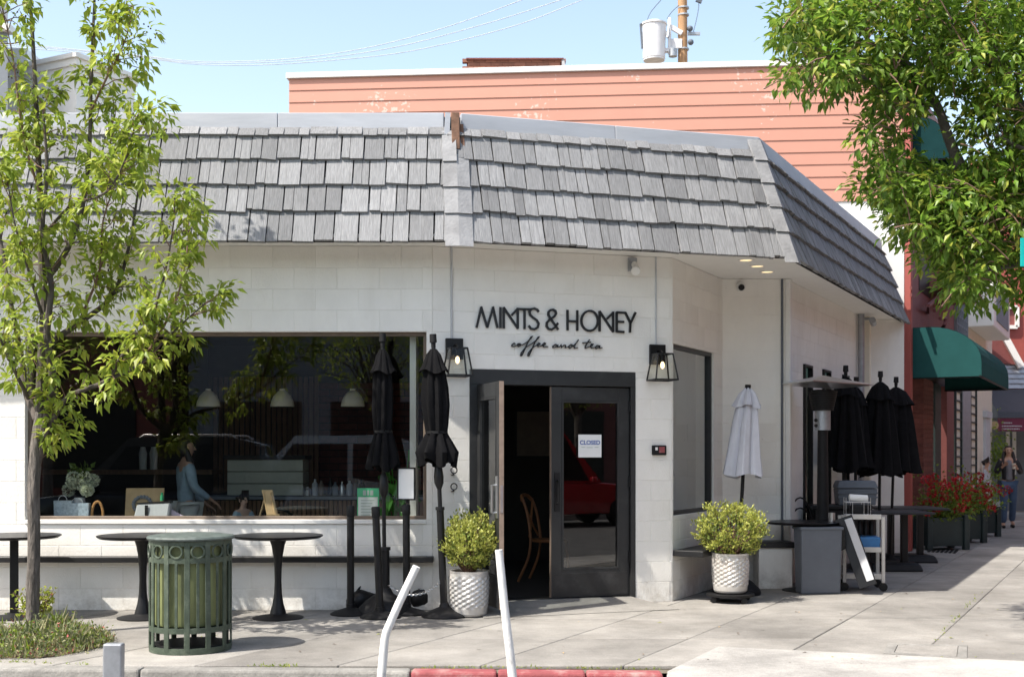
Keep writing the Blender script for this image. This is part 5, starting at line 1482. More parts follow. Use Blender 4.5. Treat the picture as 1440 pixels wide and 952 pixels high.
# ------------------------------------------------------------------ red building and what lies beyond
fP = Fr((-3.55, 19.263), Vector((6.0 + 3.55, 18.5 - 19.263, 0))); LP = (RC - Vector((-3.55, 19.263, 0))).length
fF = Fr(RC, DR)
def red_building():
    t = thing("red_building", "tall salmon and dark red building behind the cafe with white parapet cap", "building", (6.0, 18.5, 0))
    mb = MB(); mb.fbox(fP, 0, LP, 0, 5.37, -.35, .0); mb.build("white_side_wall", M_whitep, t, world=True)
    mb = MB(); mb.fbox(fP, 0, LP, 5.37, 7.46, -.35, -.03); mb.build("side_wall", M_pink, t, world=True)
    mb = MB(); mb.fbox(fP, -.04, LP + .03, 7.455, 7.545, -.4, .05); mb.build("parapet_cap", M_whitep, t, world=True, bevel=.008)
    L0 = LOC[t.name]; n = 11; h = .1905; z = 5.365
    for k in range(n):
        z0 = z + k * h; z1 = z0 + h + (.012 if k < n - 1 else 0)
        mb = MB(); f = fP
        q = [f.pt(0, z0, .016), f.pt(LP - .005, z0, .016), f.pt(LP - .005, z0, -.03), f.pt(0, z0, -.03), f.pt(0, z1, .004), f.pt(LP - .005, z1, .004), f.pt(LP - .005, z1, -.03), f.pt(0, z1, -.03)]
        mb.hexa(q); mb.build("siding_board", M_pink, t, world=True)
    # street front: pillar, upper wall, storefront
    mb = MB(); mb.fbox(fF, .012, .17, .0, 7.45, -.3, .10); mb.build("corner_pillar", M_redw, t, world=True, bevel=.006)
    mb = MB(); mb.fbox(fF, .17, 5.75, 3.45, 7.45, -.3, .0); mb.build("street_wall", M_redd, t, world=True)
    mb = MB(); mb.fbox(fF, .17, 5.75, 2.75, 3.45, -.3, -.1); mb.build("shop_header", M_dark, t, world=True)
    mb = MB(); mb.fbox(fF, .17, 5.75, .0, .45, -.3, -.14); mb.build("stall_riser", M_dgreen, t, world=True)
    mb = MB(); mb.poly([fF.pt(.17, .45, -.2), fF.pt(5.75, .45, -.2), fF.pt(5.75, 2.75, -.2), fF.pt(.17, 2.75, -.2)])
    mb.build("shop_glass", M_glass, t, world=True, recalc=False)
    mb = MB(); mb.fbox(fF, .2, 5.7, .0, 2.75, -2.2, -2.1); mb.build("shop_back_wall", M_cream, t, world=True)
    s0, s1 = fF.hit(1296, 600)[0], fF.hit(1309, 600)[0]
    k = mbk = None
    for (ua, ub, m, o) in ((1296, 1310, M_brick, .03), (1330, 1340, M_redd, .02)):
        s0, s1 = fF.hit(ua, 600)[0], fF.hit(ub, 600)[0]
        mb = MB()
        if m is M_brick:
            z = 0
            mb.fbox(fF, s0 + .01, s1 - .01, 0, 2.75, -.18, o - .012)
            w = mb.build("column", M_brick, t, world=True)
            for c in range(34):
                mb = MB(); mb.fbox(fF, s0, s1, c * .08 + .004, c * .08 + .074, -.14, o); mb.v = [tuple(L0 @ Vector(p)) for p in mb.v]
                link(bpy.data.objects.new("brick_course", mb.mesh("brick_course", M_brick)), w)
        else:
            mb.fbox(fF, s0, s1, 0, 2.75, -.18, o); mb.build("column", m, t, world=True, bevel=.004)
    for ua, ub in ((1317, 1325),):
        s0, s1 = fF.hit(ua, 600)[0], fF.hit(ub, 600)[0]
        mb = MB(); mb.fbox(fF, s0, s1, 0, 2.75, -.22, -.02); mb.build("shop_mullion", M_dgreen, t, world=True)
    # muntined panels at the far end of the front
    for ua, ub in ((1343, 1352), (1364, 1373)):
        s0, s1 = fF.hit(ua, 600)[0], fF.hit(ub, 600)[0]
        mb = MB(); mb.fbox(fF, s0, s0 + .1, .45, 3.0, -.1, .02); mb.fbox(fF, s1 - .05, s1, .45, 3.0, -.1, .02)
        for c in range(14): mb.fbox(fF, s0 + .1, s1 - .05, .5 + c * .185, .53 + c * .185, -.08, .01)
        mb.build("lattice_panel", M_dgreen, t, world=True)
    # upstairs: window recess, small balcony and brackets
    s0, s1 = fF.hit(1292, 360)[0], fF.hit(1302, 360)[0]
    mb = MB(); za = zz(405, 19.5); mb.fbox(fF, s0, s0 + 1.2, za, za + 1.1, .001, .012); mb.build("dark_window", M_black, t, world=True)
    mb = MB(); s2 = fF.hit(1306, 400)[0]; zb = zz(398, 20); mb.fbox(fF, s2, s2 + 2.6, zb, zb + .12, 0, .5); mb.fbox(fF, s2 + 1.3, s2 + 2.6, zb + .12, zb + .8, .1, .5); mb.build("balcony", M_redd, t, world=True)
    mb = MB(); d = lambda u, v, o: fF.pt(*fF.hit(u, v, o), o)
    mb.bar(d(1305, 430, .15), d(1336, 405, .15), .05, .05); mb.bar(d(1314, 437, .15), d(1340, 413, .15), .05, .05); mb.bar(d(1305, 430, .15), d(1305, 440, .02), .04, .04)
    mb.bar(d(1281, 405, .15), d(1288, 405, .15), .03, .05); mb.bar(d(1281, 415, .15), d(1288, 415, .15), .03, .05)
    mb.build("iron_brackets", M_redd, t, world=True)
    mb = MB(); q = [d(1322, 448, .2), d(1330, 447, .25), d(1329, 456, .25), d(1323, 464, .15)]; mb.tube(q, .03, 8); mb.build("hook_lamp", M_redd, t, world=True, smooth=True)
    s0 = fF.hit(1342, 450)[0]; s1 = fF.hit(1357, 450)[0]
    mb = MB(); z0, z1 = 3.2, 5.4
    for c in range(6): mb.fbox(fF, s0 + (s1 - s0) * c / 5 - .03, s0 + (s1 - s0) * c / 5 + .03, z0, z1, .0, .06)
    for c in range(14): mb.fbox(fF, s0, s1, z0 + c * .165, z0 + c * .165 + .035, .006, .05)
    mb.build("window_lattice", M_slate, t, world=True)
red_building()

def awning(s0, L, w, zt, zb, val, label, name="shop_awning", M_green=M_green):
    o = fF.pt(s0, zb, 0); t = thing(name, label, "awning", o, 0)
    prof = [(0.0, zt)]
    for i in range(0, 9):
        a = math.pi / 2 * i / 8; prof.append((w * (.30 + .70 * math.sin(a)), zb + val + (zt - zb - val) * math.cos(a)))
    prof += [(w, zb)]
    for k, (sa) in enumerate((s0, s0 + L)):
        mb = MB(); pts = [fF.pt(sa, z, a) for a, z in prof] + [fF.pt(sa, zb, 0)]
        mb.extr(pts, DR * (.012 if k == 0 else -.012)); mb.build("end_panel", M_green, t, world=True)
    mb = MB(); vs = []; n = len(prof)
    for sa in (s0 + .0, s0 + L): vs += [fF.pt(sa, z + .004, a + .004) for a, z in prof]
    mb.add(vs, [(i, i + 1, n + i + 1, n + i) for i in range(n - 1)]); mb.build("canopy", M_green, t, world=True, recalc=False)
    mb = MB(); mb.bar(fF.pt(s0, zb, w - .02), fF.pt(s0 + L, zb, w - .02), .03, .03); mb.bar(fF.pt(s0 + .04, zb, 0), fF.pt(s0 + .04, zb, w), .03, .03); mb.bar(fF.pt(s0 + L - .04, zb, 0), fF.pt(s0 + L - .04, zb, w), .03, .03)
    mb.build("frame", M_black, t, world=True)
awning(.2, 4.2, 1.09, 3.43, 2.66, .22, "large green barrel awning over the red building's shopfront")
awning(.22, 1.5, .62, 6.66, 6.0, .1, "small green awning among the leaves on the red building, coloured dark for their shade", M_green=M_tealshade)

def planters():
    rr = random.Random(4)
    for k, (s, o, w, lab) in enumerate(((.75, .42, .62, "dark green planter of red geraniums nearest the red pillar"), (2.5, .50, .6, "dark green planter of red geraniums second from the red pillar"), (4.3, .55, .6, "dark green planter of red geraniums farthest along the shopfront"))):
        c = fF.pt(s, 0, o); t = thing("flower_planter", lab, "planter", c, R(10) if k == 0 else PH - R(90) + R(40), "geranium planters along the shopfront")
        mb = MB(); d = .22; mb.span((-w / 2, -d, .06), (w / 2, d, .50)); mb.build("box", M_dgreen, t, bevel=.006)
        for sx in (-1, 1):
            for sy in (-1, 1):
                mb = MB(); mb.span((sx * w / 2 - .045, sy * d - .045, 0), (sx * w / 2 + .045, sy * d + .045, .54)); mb.build("corner_post", M_dgreen, t, bevel=.006)
        V, Fc, MI = [], [], []
        for i in range(1500):
            q = Vector((rr.gauss(0, .21), rr.gauss(0, .16), .5 + abs(rr.gauss(0, .26)) - .05))
            leaf_add(V, Fc, MI, q, rdir(rr) + Vector((0, -.3, .1)), rdir(rr), rr.uniform(.04, .07), 0 if rr.random() < .6 else 1, 1.5)
        tag(link(bpy.data.objects.new("foliage", leaf_mesh("foliage", V, Fc, MI, [M_leafC, M_leafD])), t), kind="stuff")
        for i in range(26):
            q = Vector((rr.gauss(0, .26), -abs(rr.gauss(.16, .10)), .50 + rr.random() * .62)); V, Fc, MI = [], [], []
            for j in range(34):
                e = rdir(rr); leaf_add(V, Fc, MI, q + e * .05, e + rdir(rr) * .5, rdir(rr), .042, 0, 1.7)
            link(bpy.data.objects.new("flower_head", leaf_mesh("flower_head", V, Fc, MI, [M_red])), t)
planters()

def beyond():
    t = thing("cream_building", "cream rendered building beyond the green awning", "building", fF.pt(8, 0, 0))
    mb = MB(); mb.fbox(fF, 5.9, 12.7, 0, 6.2, -4, -.02); mb.build("wall", M_cream, t, world=True)
    s0, s1 = fF.hit(1384, 600)[0], fF.hit(1390, 600)[0]
    mb = MB(); mb.fbox(fF, s0, s1, .6, 2.35, -.02, .04); mb.fbox(fF, s0 - .1, s1 + .1, 2.35, 2.5, -.02, .08); mb.build("pilaster", M_stone, t, world=True)
    s0, s1 = fF.hit(1353, 600)[0], fF.hit(1364, 600)[0]
    mb = MB(); mb.fbox(fF, s0, s1, .5, 3.0, -.02, .02); mb.build("grey_door", M_galv, t, world=True)
    mb = MB(); s0, s1 = fF.hit(1362, 440)[0], fF.hit(1388, 440)[0]; mb.fbox(fF, s0, s1, zz(470, 27), zz(400, 27), -.02, .5); mb.build("bay", M_whitep, t, world=True, bevel=.02)
    mb = MB(); mb.fbox(fF, s0 + .5, s1 - .5, zz(460, 27), zz(412, 27), .5, .52); mb.build("bay_window", M_slate, t, world=True)
    Y = 31
    t = thing("gabled_red_building", "dark red gabled building with white trim at the far right", "building", P(1420, 640, Y))
    mb = MB(); a = P(1366, 640, Y); mb.span((a.x, Y, 3.18), (a.x + 6, Y + 3, 9)); mb.build("upper_wall", M_redw, t, world=True)
    mb = MB(); mb.extr([P(1364, 508, Y - .1), P(1364, 474, Y - .1), P(1386, 474, Y - .1), P(1386, 425, Y - .1), P(1435, 513, Y - .1)], (0, .09, 0)); mb.build("wall_shade_panel", M_redd, t, world=True)  # dark red slab standing in for the shaded part of the wall
    mb = MB(); mb.bar(P(1374, 402, Y - .15), P(1436, 516, Y - .15), .1, .16); mb.build("raking_trim", M_whitep, t, world=True)
    mb = MB(); q = [(1402, 432), (1430, 432), (1430, 460), (1402, 460)]
    for i in range(4): mb.bar(P(*q[i], Y - .05), P(*q[(i + 1) % 4], Y - .05), .09, .09)
    mb.build("window_frame", M_whitep, t, world=True)
    mb = MB(); mb.span((P(1404, 0, Y).x, Y - .03, zz(458, Y)), (P(1428, 0, Y).x, Y - .01, zz(434, Y))); mb.build("window_pane", M_redd, t, world=True)
    for k in range(5):
        mb = MB(); z = 3.18 + k * .13; mb.hexa([(a.x + .55, Y - .06, z), (a.x + 6, Y - .06, z), (a.x + 6, Y, z), (a.x + .55, Y, z), (a.x + .55, Y - .02, z + .13), (a.x + 6, Y - .02, z + .13), (a.x + 6, Y, z + .13), (a.x + .55, Y, z + .13)]); mb.build("clapboard", M_galv, t, world=True)
    mb = MB(); mb.span((a.x + .55, Y + 1.0, 0), (a.x + 6, Y + 1.2, 3.18)); mb.build("ground_floor_wall", M_slate, t, world=True)
    mb = MB()
    for ua, ub in ((1414, 1419), (1423, 1428)): mb.span((P(ua, 0, Y + 1).x, Y + .95, zz(668, Y)), (P(ub, 0, Y + 1).x, Y + .99, zz(606, Y)))
    mb.build("window_frame", M_whitep, t, world=True)
    t = thing("dark_awning", "dark grey awning across the far right shopfront", "awning", P(1425, 570, Y - .4))
    x0, x1 = P(1397, 0, Y - .6).x, P(1397, 0, Y).x + 5
    mb = MB(); mb.hexa([(x0, Y - .9, 2.40), (x1, Y - .9, 2.40), (x1, Y - .05, 2.44), (x0, Y - .05, 2.44), (x0, Y - .85, 2.55), (x1, Y - .85, 2.55), (x1, Y - .05, 3.16), (x0, Y - .05, 3.16)]); mb.build("canopy", M_navy, t, world=True)
    t = thing("maroon_banner", "maroon banner with pale lettering lines under the dark awning", "banner", P(1425, 598, Y - 1))
    yb = Y - .86; mb = MB(); mb.span((x0, yb - .02, 2.07), (x1, yb, 2.395)); mb.build("panel", M_maroon, t, world=True)
    mb = MB(); mb.lathe([(.001, 0), (.105, 0), (.105, .01), (.001, .01)], 20); M = Matrix.Translation(P(1398.5, 598, yb - .021)) @ Matrix.Rotation(R(90), 4, 'X'); mb.v = [tuple(M @ Vector(p)) for p in mb.v]; mb.build("roundel", M_tan, t, world=True)
    mb = MB()
    for (ua, ub, v) in ((1409, 1423, 594.5), (1409, 1437, 599), (1409, 1434, 603)):
        u = ua
        while u < ub:
            w = rnd.uniform(1.5, 3.5); p, q = P(u, v - .7, yb - .024), P(min(u + w, ub), v + .7, yb - .021); mb.span(p, q); u += w + .8
    mb.build("pale_print", M_stone, t, world=True)
    t = thing("potted_tree", "dark leafy potted tree by the far wall under the maroon banner", "plant", P(1404, 730, 29.5) * Vector((1, 1, 0)) if False else Vector((P(1404, 0, 29.5).x, 29.5, 0)))
    rr = random.Random(8); V, Fc, MI = [], [], []
    for i in range(700): leaf_add(V, Fc, MI, Vector((rr.gauss(0, .14), rr.gauss(0, .14), 1.35 + rr.gauss(0, .38))), rdir(rr), rdir(rr), .08, rr.choice((0, 1)), 1.3)
    mb = MB(); mb.lathe([(.001, 0), (.16, 0), (.2, .35), (.001, .35)], 14); mb.build("pot", M_stone, t); mb = MB(); mb.tube([(0, 0, .3), (0, 0, 1.4)], .02, 6); mb.build("stem", M_barkd, t)
    tag(link(bpy.data.objects.new("foliage", leaf_mesh("foliage", V, Fc, MI, [M_leafC, M_leafD])), t), kind="stuff")
    y = 27.0; x = P(1385, 0, y).x; t = thing("white_pillar_box", "plain white box planter by the cream wall behind the geraniums", "planter box", (x, y, 0))
    mb = MB(); mb.span((-.1, -.1, 0), (.1, .1, .62)); mb.build("body", M_whitep, t, bevel=.01); mb = MB(); mb.span((-.12, -.12, .62), (.12, .12, .66)); mb.build("cap", M_whitep, t, bevel=.006)
    # far street to the right, seen between things
    mb = MB(); mb.span((-60, 75, -.1), (90, 76, 4)); 
    t = tag(mb.build("far_hedge", M_leafD), kind="stuff")
    # chimney, utility pole, wires, buildings at the left
    y = 22; a, b = P(658, 97, y), P(772, 82, y); t = thing("brick_parapet", "low red brick roof parapet behind the salmon wall", "chimney", ((a.x + b.x) / 2, y, 6.5))
    zt = P(0, 83, y).z; zb = 7.0; xr = P(790, 0, y).x
    mb = MB(); mb.span((a.x, y, 6.5), (xr, y + 1.2, zt - .035)); mb.build("core", M_brick, t, world=True)
    bm0 = MB(); bm0.span((.004, -.012, .004), (.206, .1, .066)); bme = bm0.mesh("brick", mat("parapet_red_brick", (.30, .13, .085), .85, var=.25, scale=8, rv=.25))  # parapet bricks, a lighter red than the core behind them
    L0 = LOC[t.name]; r = 0; z = zb
    while z < zt - .05:
        x = a.x - (.105 if r % 2 else 0)
        while x < xr - .1: sub("brick", bme, t, L0 @ Matrix.Translation((x, y, z))); x += .21
        z += .07; r += 1
    mb = MB(); mb.span((a.x - .03, y - .05, zt - .03), (xr + .03, y + 1.2, zt + .0)); mb.build("coping", M_brick, t, world=True)
    mb = MB(); mb.hexa([(xr + .0, y - .04, 6.9), (xr + .32, y - .04, 6.9), (xr + .32, y + 1.2, 6.9), (xr, y + 1.2, 6.9), (xr, y - .04, zt), (xr + .04, y - .04, zt), (xr + .04, y + 1.2, zt), (xr, y + 1.2, zt)]); mb.build("side_flashing", M_stone, t, world=True)
    y = 26; x = P(961, 0, y).x; t = thing("utility_pole", "wooden utility pole rising behind the salmon wall", "utility pole", (x, y, 0))
    mb = MB(); mb.tube([(.03, 0, 0), (.0, 0, 6), (-.03, 0, 14)], [.16, .115, .09], 14); mb.build("pole", M_pole, t, smooth=True)
    mb = MB(); mb.span((-.8, -.06, 12.6), (.8, .06, 12.75)); mb.build("crossarm", M_pole, t)
    mb = MB()
    for v, du in ((42, 5), (61, 6)): mb.ball((du / FPX * y + .06, -.05, zz(v, y)), .065, 6)
    mb.build("insulator", M_dwire, t, smooth=True)
    mb = MB(); zb_ = zz(75, y)
    mb.bar((.1, 0, zz(48, y)), (.36, 0, zz(48, y)), .06, .06); mb.build("side_pin", M_galv, t)
    for v in (12, 22, 70): mb = MB(); mb.lathe([(.118, zz(v, y) - .015), (.124, zz(v, y) - .015), (.124, zz(v, y) + .015), (.118, zz(v, y) + .015)], 12); mb.build("band", M_galv, t)
    x2 = P(919, 0, y).x; z0, z1 = zz(88, y), zz(35, y)
    t = thing("pole_transformer", "pale grey cylindrical transformer hung on the utility pole", "transformer", (x2, y - .1, z0))
    h = z1 - z0; r = .265
    mb = MB(); mb.lathe([(.001, 0), (r * .86, 0), (r * .86, .03), (r * .90, .04), (r * .97, h * .93), (r * 1.04, h * .93), (r * 1.04, h * .97), (r * .7, h * 1.02), (.001, h * 1.03)], 26); mb.build("tank", M_trf, t, smooth=True)
    mb = MB(); mb.span((.18, -.06, h * .22), (.34, .06, h * .32)); mb.span((.18, -.06, h * .66), (.36, .06, h * .76)); mb.span((.30, -.05, h * .18), (.36, .05, h * 1.12)); mb.bar((.34, 0, h * .9), (.60, 0, h * .72), .05, .10); mb.bar((.34, 0, h * .45), (.60, 0, h * .45), .04, .20); mb.build("bracket", M_trf, t, bevel=.006)
    mb = MB(); mb.tube([(.40, -.02, h * .1), (.40, -.02, h * .3)], .09, 12); mb.tube([(.26, -.25, h * .5), (.30, -.2, h * .85)], .03, 8); mb.build("bushing", M_galv, t, smooth=True)
    mb = MB(); mb.tube([(-r * 1.02, -.05, h * .95), (-r * 1.12, -.05, h * .95), (-r * .98, -.05, h * .3)], .022, 8); mb.build("arrester", M_dwire, t, smooth=True)
    mb = MB()
    for q in ([(909, 33), (915, 18), (930, 0), (936, -8)], [(938, 27), (945, 17), (955, 8)]): mb.tube(smooth_path([P(u, v, y - .1) for u, v in q]), .008, 5)
    mb.build("lead_wire", M_dwire, t, world=True)
    t = thing("dropper_wire", "thin looping wire with a dark clamp right of the utility pole", "wire", P(978, 20, y))
    mb = MB(); mb.tube(smooth_path([P(u, v, y) for u, v in ((975, 46), (979, 30), (982, 15), (983, 3), (984, -6))]), .008, 5); mb.build("strand", M_dwire, t, world=True)
    mb = MB(); mb.bar(P(979, 0, y), P(987, 3, y), .06, .08); mb.build("clamp", M_dwire, t, world=True)
    yw = 24
    for k, (l, lab) in enumerate((([(-60, 55), (180, 77), (260, 86), (330, 87), (420, 82), (520, 67), (630, 38), (735, 0), (800, -28)], "uppermost of the three pale overhead wires crossing the sky"),
              ([(-60, 58), (180, 78), (260, 88), (340, 89), (440, 84), (560, 66), (690, 32), (790, 0), (860, -24)], "middle of the three pale overhead wires crossing the sky"),
              ([(-60, 61), (180, 80), (270, 90.5), (360, 92), (460, 86), (580, 72), (720, 38), (820, 0), (890, -28)], "lowest of the three pale overhead wires crossing the sky"))):
        mb = MB(); mb.tube(smooth_path([P(u, v, yw) for u, v in l], 6), .008, 5); o = mb.build("overhead_wire", M_wire, smooth=True); tag(o, lab, "wire", "overhead wires")
    t = thing("white_tower_building", "white building with cornice seen behind the young tree", "building", P(107, 640, 32) * 1.0)
    K = P(107, 0, 32); K.z = 0; zt = zz(76, 32); pl = Vector((-DR.y, DR.x, 0))
    def prism(w, l, z0, z1, e, m, nm):
        q = [K - DR * e - pl * e * -1 * 0 + Vector((0, 0, 0)), K + DR * (l + e), K + DR * (l + e) + pl * w, K - DR * e + pl * (w + e)]
        n1 = Vector((DR.y, -DR.x, 0)) * e; q = [q[0] + n1, q[1] + n1, q[2], q[3]]
        mb = MB(); mb.hexa([p + Vector((0, 0, z0)) for p in q] + [p + Vector((0, 0, z1)) for p in q]); mb.build(nm, m, t, world=True)
    prism(3.0, 2.1, 0, zt - .2, 0, M_whitep, "wall"); prism(3.0, 2.1, zt - .3, zt - .12, .06, M_whitep, "cornice"); prism(3.0, 2.1, zt - .12, zt, .13, M_whitep, "cornice")
    q = P(15, 0, 33); mb = MB(); mb.span((q.x - 3, 33, 0), (P(86, 0, 33).x, 36, zz(90, 33))); mb.build("wing_wall", M_whitep, t, world=True)
    mb = MB(); mb.span((q.x - 3.1, 32.9, zz(90, 33)), (P(40, 0, 33).x, 36, zz(70, 33))); mb.build("cornice", M_whitep, t, world=True)
    t = thing("slate_tower_building", "slate grey tall building at the far left edge", "building", P(0, 640, 31))
    q = P(11, 0, 31); qf = q.x * 35 / 31; mb = MB(); mb.extr([(q.x - 6, 31, 0), (q.x, 31, 0), (qf - .3, 35, 0), (q.x - 8, 35, 0)], (0, 0, 16)); mb.build("wall", M_slate, t, world=True)
    mb = MB(); mb.span((q.x - 6.1, 30.85, zz(46, 31)), (q.x + .1, 31.2, zz(36, 31))); mb.build("cornice", M_whitep, t, world=True)
    yS = 8.2; t = thing("street_sign", "teal street name sign at the right edge of the view", "sign", P(1455, 355, yS))
    x0 = P(1435, 0, yS).x; mb = MB(); mb.span((x0, yS - .004, zz(375, yS)), (x0 + 1.0, yS + .004, zz(335, yS))); mb.build("blade", M_teal, t, world=True, bevel=.002); mb = MB(); mb.bar((x0 + .95, yS, zz(355, yS)), (x0 + 1.25, yS - .3, zz(355, yS)), .03, .03); mb.build("bracket", M_galv, t, world=True)
    mb = MB(); mb.tube([(x0 + 1.25, yS - .3, 0), (x0 + 1.25, yS - .3, 3.3)], .03, 10); mb.build("pole", M_galv, t, world=True, smooth=True)
beyond()

# ------------------------------------------------------------------ people
def skin(name, J, Ed, m, parent, root=0, sub_=2, smooth=True):
    me = bpy.data.meshes.new(name); keys = list(J)
    me.from_pydata([J[k][:3] for k in keys], [(keys.index(a), keys.index(b)) for a, b in Ed], [])
    me.materials.append(m); o = link(bpy.data.objects.new(name, me), parent)
    md = o.modifiers.new("Skin", 'SKIN'); md.use_smooth_shade = True; md.branch_smoothing = .4
    sv = me.skin_vertices[0].data
    for i, k in enumerate(keys):
        r = J[k][3]; sv[i].radius = r if isinstance(r, tuple) else (r, r); sv[i].use_root = (i == root)
    s2 = o.modifiers.new("Subdivision", 'SUBSURF'); s2.levels = sub_; s2.render_levels = sub_
    return o
def person(label, loc, rz, h, arms, legs, mats, hair="long", cat="person", chest=1.0, bare_legs=False, cup=False):
    t = thing("person", label, cat, loc, rz); k = h / 1.65
    sc = lambda J: {a: tuple(q * k for q in v[:3]) + ((v[3] * k if not isinstance(v[3], tuple) else tuple(x * k for x in v[3])),) for a, v in J.items()}
    J = {"pelvis": (0, 0, .90, (.135, .10)), "waist": (0, 0, 1.05, (.115, .085)), "chest": (0, .005, 1.23, (.135, .095)), "collar": (0, .012, 1.365, (.075, .06)), "neck": (0, .0, 1.425, .047), "jaw": (0, -.022, 1.48, (.055, .062)), "head": (0, -.008, 1.55, (.072, .088)), "crown": (0, .004, 1.605, (.058, .07))}
    Ed = [("pelvis", "waist"), ("waist", "chest"), ("chest", "collar"), ("collar", "neck"), ("neck", "jaw"), ("jaw", "head"), ("head", "crown")]
    for s, nm in ((-1, "r"), (1, "l")):
        el, wr, hd = arms[nm]
        J["sh" + nm] = (s * .155, .01, 1.335, .052); J["el" + nm] = (*el, .037); J["wr" + nm] = (*wr, .024)
        e, w = Vector(el), Vector(wr); d = (w - e).normalized(); p = w + d * .055; J["pa" + nm] = (*p, (.036, .017))
        Ed += [("collar", "sh" + nm), ("sh" + nm, "el" + nm), ("el" + nm, "wr" + nm), ("wr" + nm, "pa" + nm)]
        side = d.cross(Vector((0, 1, .2))).normalized(); curl = Vector(hd)
        for f in range(4):
            a = w + d * .085 + side * (.028 - .0185 * f); ln = (.062, .072, .068, .052)[f]
            b = a + d * ln * .5 + curl * ln * .15; c = b + (d * .55 + curl * .6).normalized() * ln * .5
            for n_, q, r in (("a", a, .0095), ("b", b, .0088), ("c", c, .0075)): J["f%s%d%s" % (nm, f, n_)] = (*q, r)
            Ed += [("pa" + nm, "f%s%da" % (nm, f)), ("f%s%da" % (nm, f), "f%s%db" % (nm, f)), ("f%s%db" % (nm, f), "f%s%dc" % (nm, f))]
        a = w + d * .035 + side * .030; b = a + (side * .8 + d * .5 + curl * .3).normalized() * .04; c = b + (d * .8 + curl * .4).normalized() * .03
        for n_, q, r in (("a", a, .012), ("b", b, .010), ("c", c, .008)): J["t%s%s" % (nm, n_)] = (*q, r)
        Ed += [("wr" + nm, "t%sa" % nm), ("t%sa" % nm, "t%sb" % nm), ("t%sb" % nm, "t%sc" % nm)]
        kn, an = legs[nm]
        J["hi" + nm] = (s * .085, 0, .86, .088); J["kn" + nm] = (*kn, .054); J["an" + nm] = (*an, .036); J["to" + nm] = (an[0] * 1.1, an[1] - .13, max(an[2] - .045, .028), .03)
        Ed += [("pelvis", "hi" + nm), ("hi" + nm, "kn" + nm), ("kn" + nm, "an" + nm), ("an" + nm, "to" + nm)]
    body = skin("body", sc(J), Ed, mats["skin"], t)
    def up(keys, g): return {q: tuple(J[q][:3]) + ((J[q][3] + g) if not isinstance(J[q][3], tuple) else (J[q][3][0] + g, J[q][3][1] + g),) for q in keys}
    U = up(("pelvis", "waist", "chest", "collar", "shr", "shl", "elr", "ell", "wrr", "wrl"), .018); U["collar"] = (*J["collar"][:3], .062)
    for n_ in "rl":
        e, w = Vector(J["el" + n_][:3]), Vector(J["wr" + n_][:3]); q = e.lerp(w, .9); U["wr" + n_] = (*q, .036)
    U["chest"] = (*J["chest"][:3], (.16 * chest, .118 * chest)); U["pelvis"] = (0, 0, .88, (.158, .12))
    skin("jacket", sc(U), [("pelvis", "waist"), ("waist", "chest"), ("chest", "collar"), ("chest", "shr"), ("chest", "shl"), ("shr", "elr"), ("shl", "ell"), ("elr", "wrr"), ("ell", "wrl")], mats["jacket"], t, root=0)
    Lg = up(("pelvis", "hir", "hil", "knr", "knl", "anr", "anl"), .016)
    Lg["pelvis"] = (0, 0, .90, (.150, .115))
    for n_ in "rl": Lg["kn" + n_] = (*J["kn" + n_][:3], .072); Lg["an" + n_] = (*J["an" + n_][:3], .066)
    skin("trousers", sc(Lg), [("pelvis", "hir"), ("pelvis", "hil"), ("hir", "knr"), ("hil", "knl"), ("knr", "anr"), ("knl", "anl")], mats["legs"], t)
    if "top" in mats:
        T_ = {"a": (0, -.068, .93, (.075, .065)), "b": (0, -.07, 1.08, (.065, .06)), "c": (0, -.066, 1.25, (.06, .07)), "d": (0, -.04, 1.36, (.06, .04))}
        skin("top", sc(T_), [("a", "b"), ("b", "c"), ("c", "d")], mats["top"], t)
    for n_ in "rl":
        an, to = J["an" + n_], J["to" + n_]
        skin("shoe", sc({"a": (an[0], an[1] + .03, .045, .042), "b": (an[0], an[1] - .05, .040, .042), "c": (to[0], to[1] - .02, .032, .034)}), [("a", "b"), ("b", "c")], mats["shoe"], t, sub_=1)
    if hair == "long":
        H = {"t": (0, .018, 1.625, (.066, .07)), "b": (0, .055, 1.54, (.082, .06)), "n": (0, .075, 1.42, (.09, .045)), "l1": (.085, .02, 1.50, .034), "l2": (.105, -.02, 1.34, .040), "l3": (.10, -.07, 1.18, .026), "r1": (-.085, .02, 1.50, .034), "r2": (-.105, -.02, 1.34, .040), "r3": (-.10, -.07, 1.18, .026), "fl": (.05, -.045, 1.61, .030), "fr": (-.05, -.045, 1.61, .030)}
        skin("hair", sc(H), [("t", "b"), ("b", "n"), ("b", "l1"), ("l1", "l2"), ("l2", "l3"), ("b", "r1"), ("r1", "r2"), ("r2", "r3"), ("t", "fl"), ("t", "fr")], mats["hair"], t)
    else:
        H = {"t": (0, .012, 1.628, (.076, .085)), "b": (0, .045, 1.56, (.09, .078)), "n": (0, .055, 1.47, (.075, .05)), "f": (0, -.055, 1.635, (.055, .035))}
        skin("hair", sc(H), [("t", "b"), ("b", "n"), ("t", "f")], mats["hair"], t)
    ey = MB()
    for s in (-1, 1): ey.ball((s * .028 * k, -.098 * k, 1.545 * k), .009 * k, 5)
    ey.build("eye", M_black, t, smooth=True)
    nz = MB(); nz.hexa([Vector(p) * k for p in ((-.013, -.088, 1.508), (.013, -.088, 1.508), (.013, -.07, 1.508), (-.013, -.07, 1.508), (-.006, -.095, 1.55), (.006, -.095, 1.55), (.006, -.07, 1.55), (-.006, -.07, 1.55))]); 
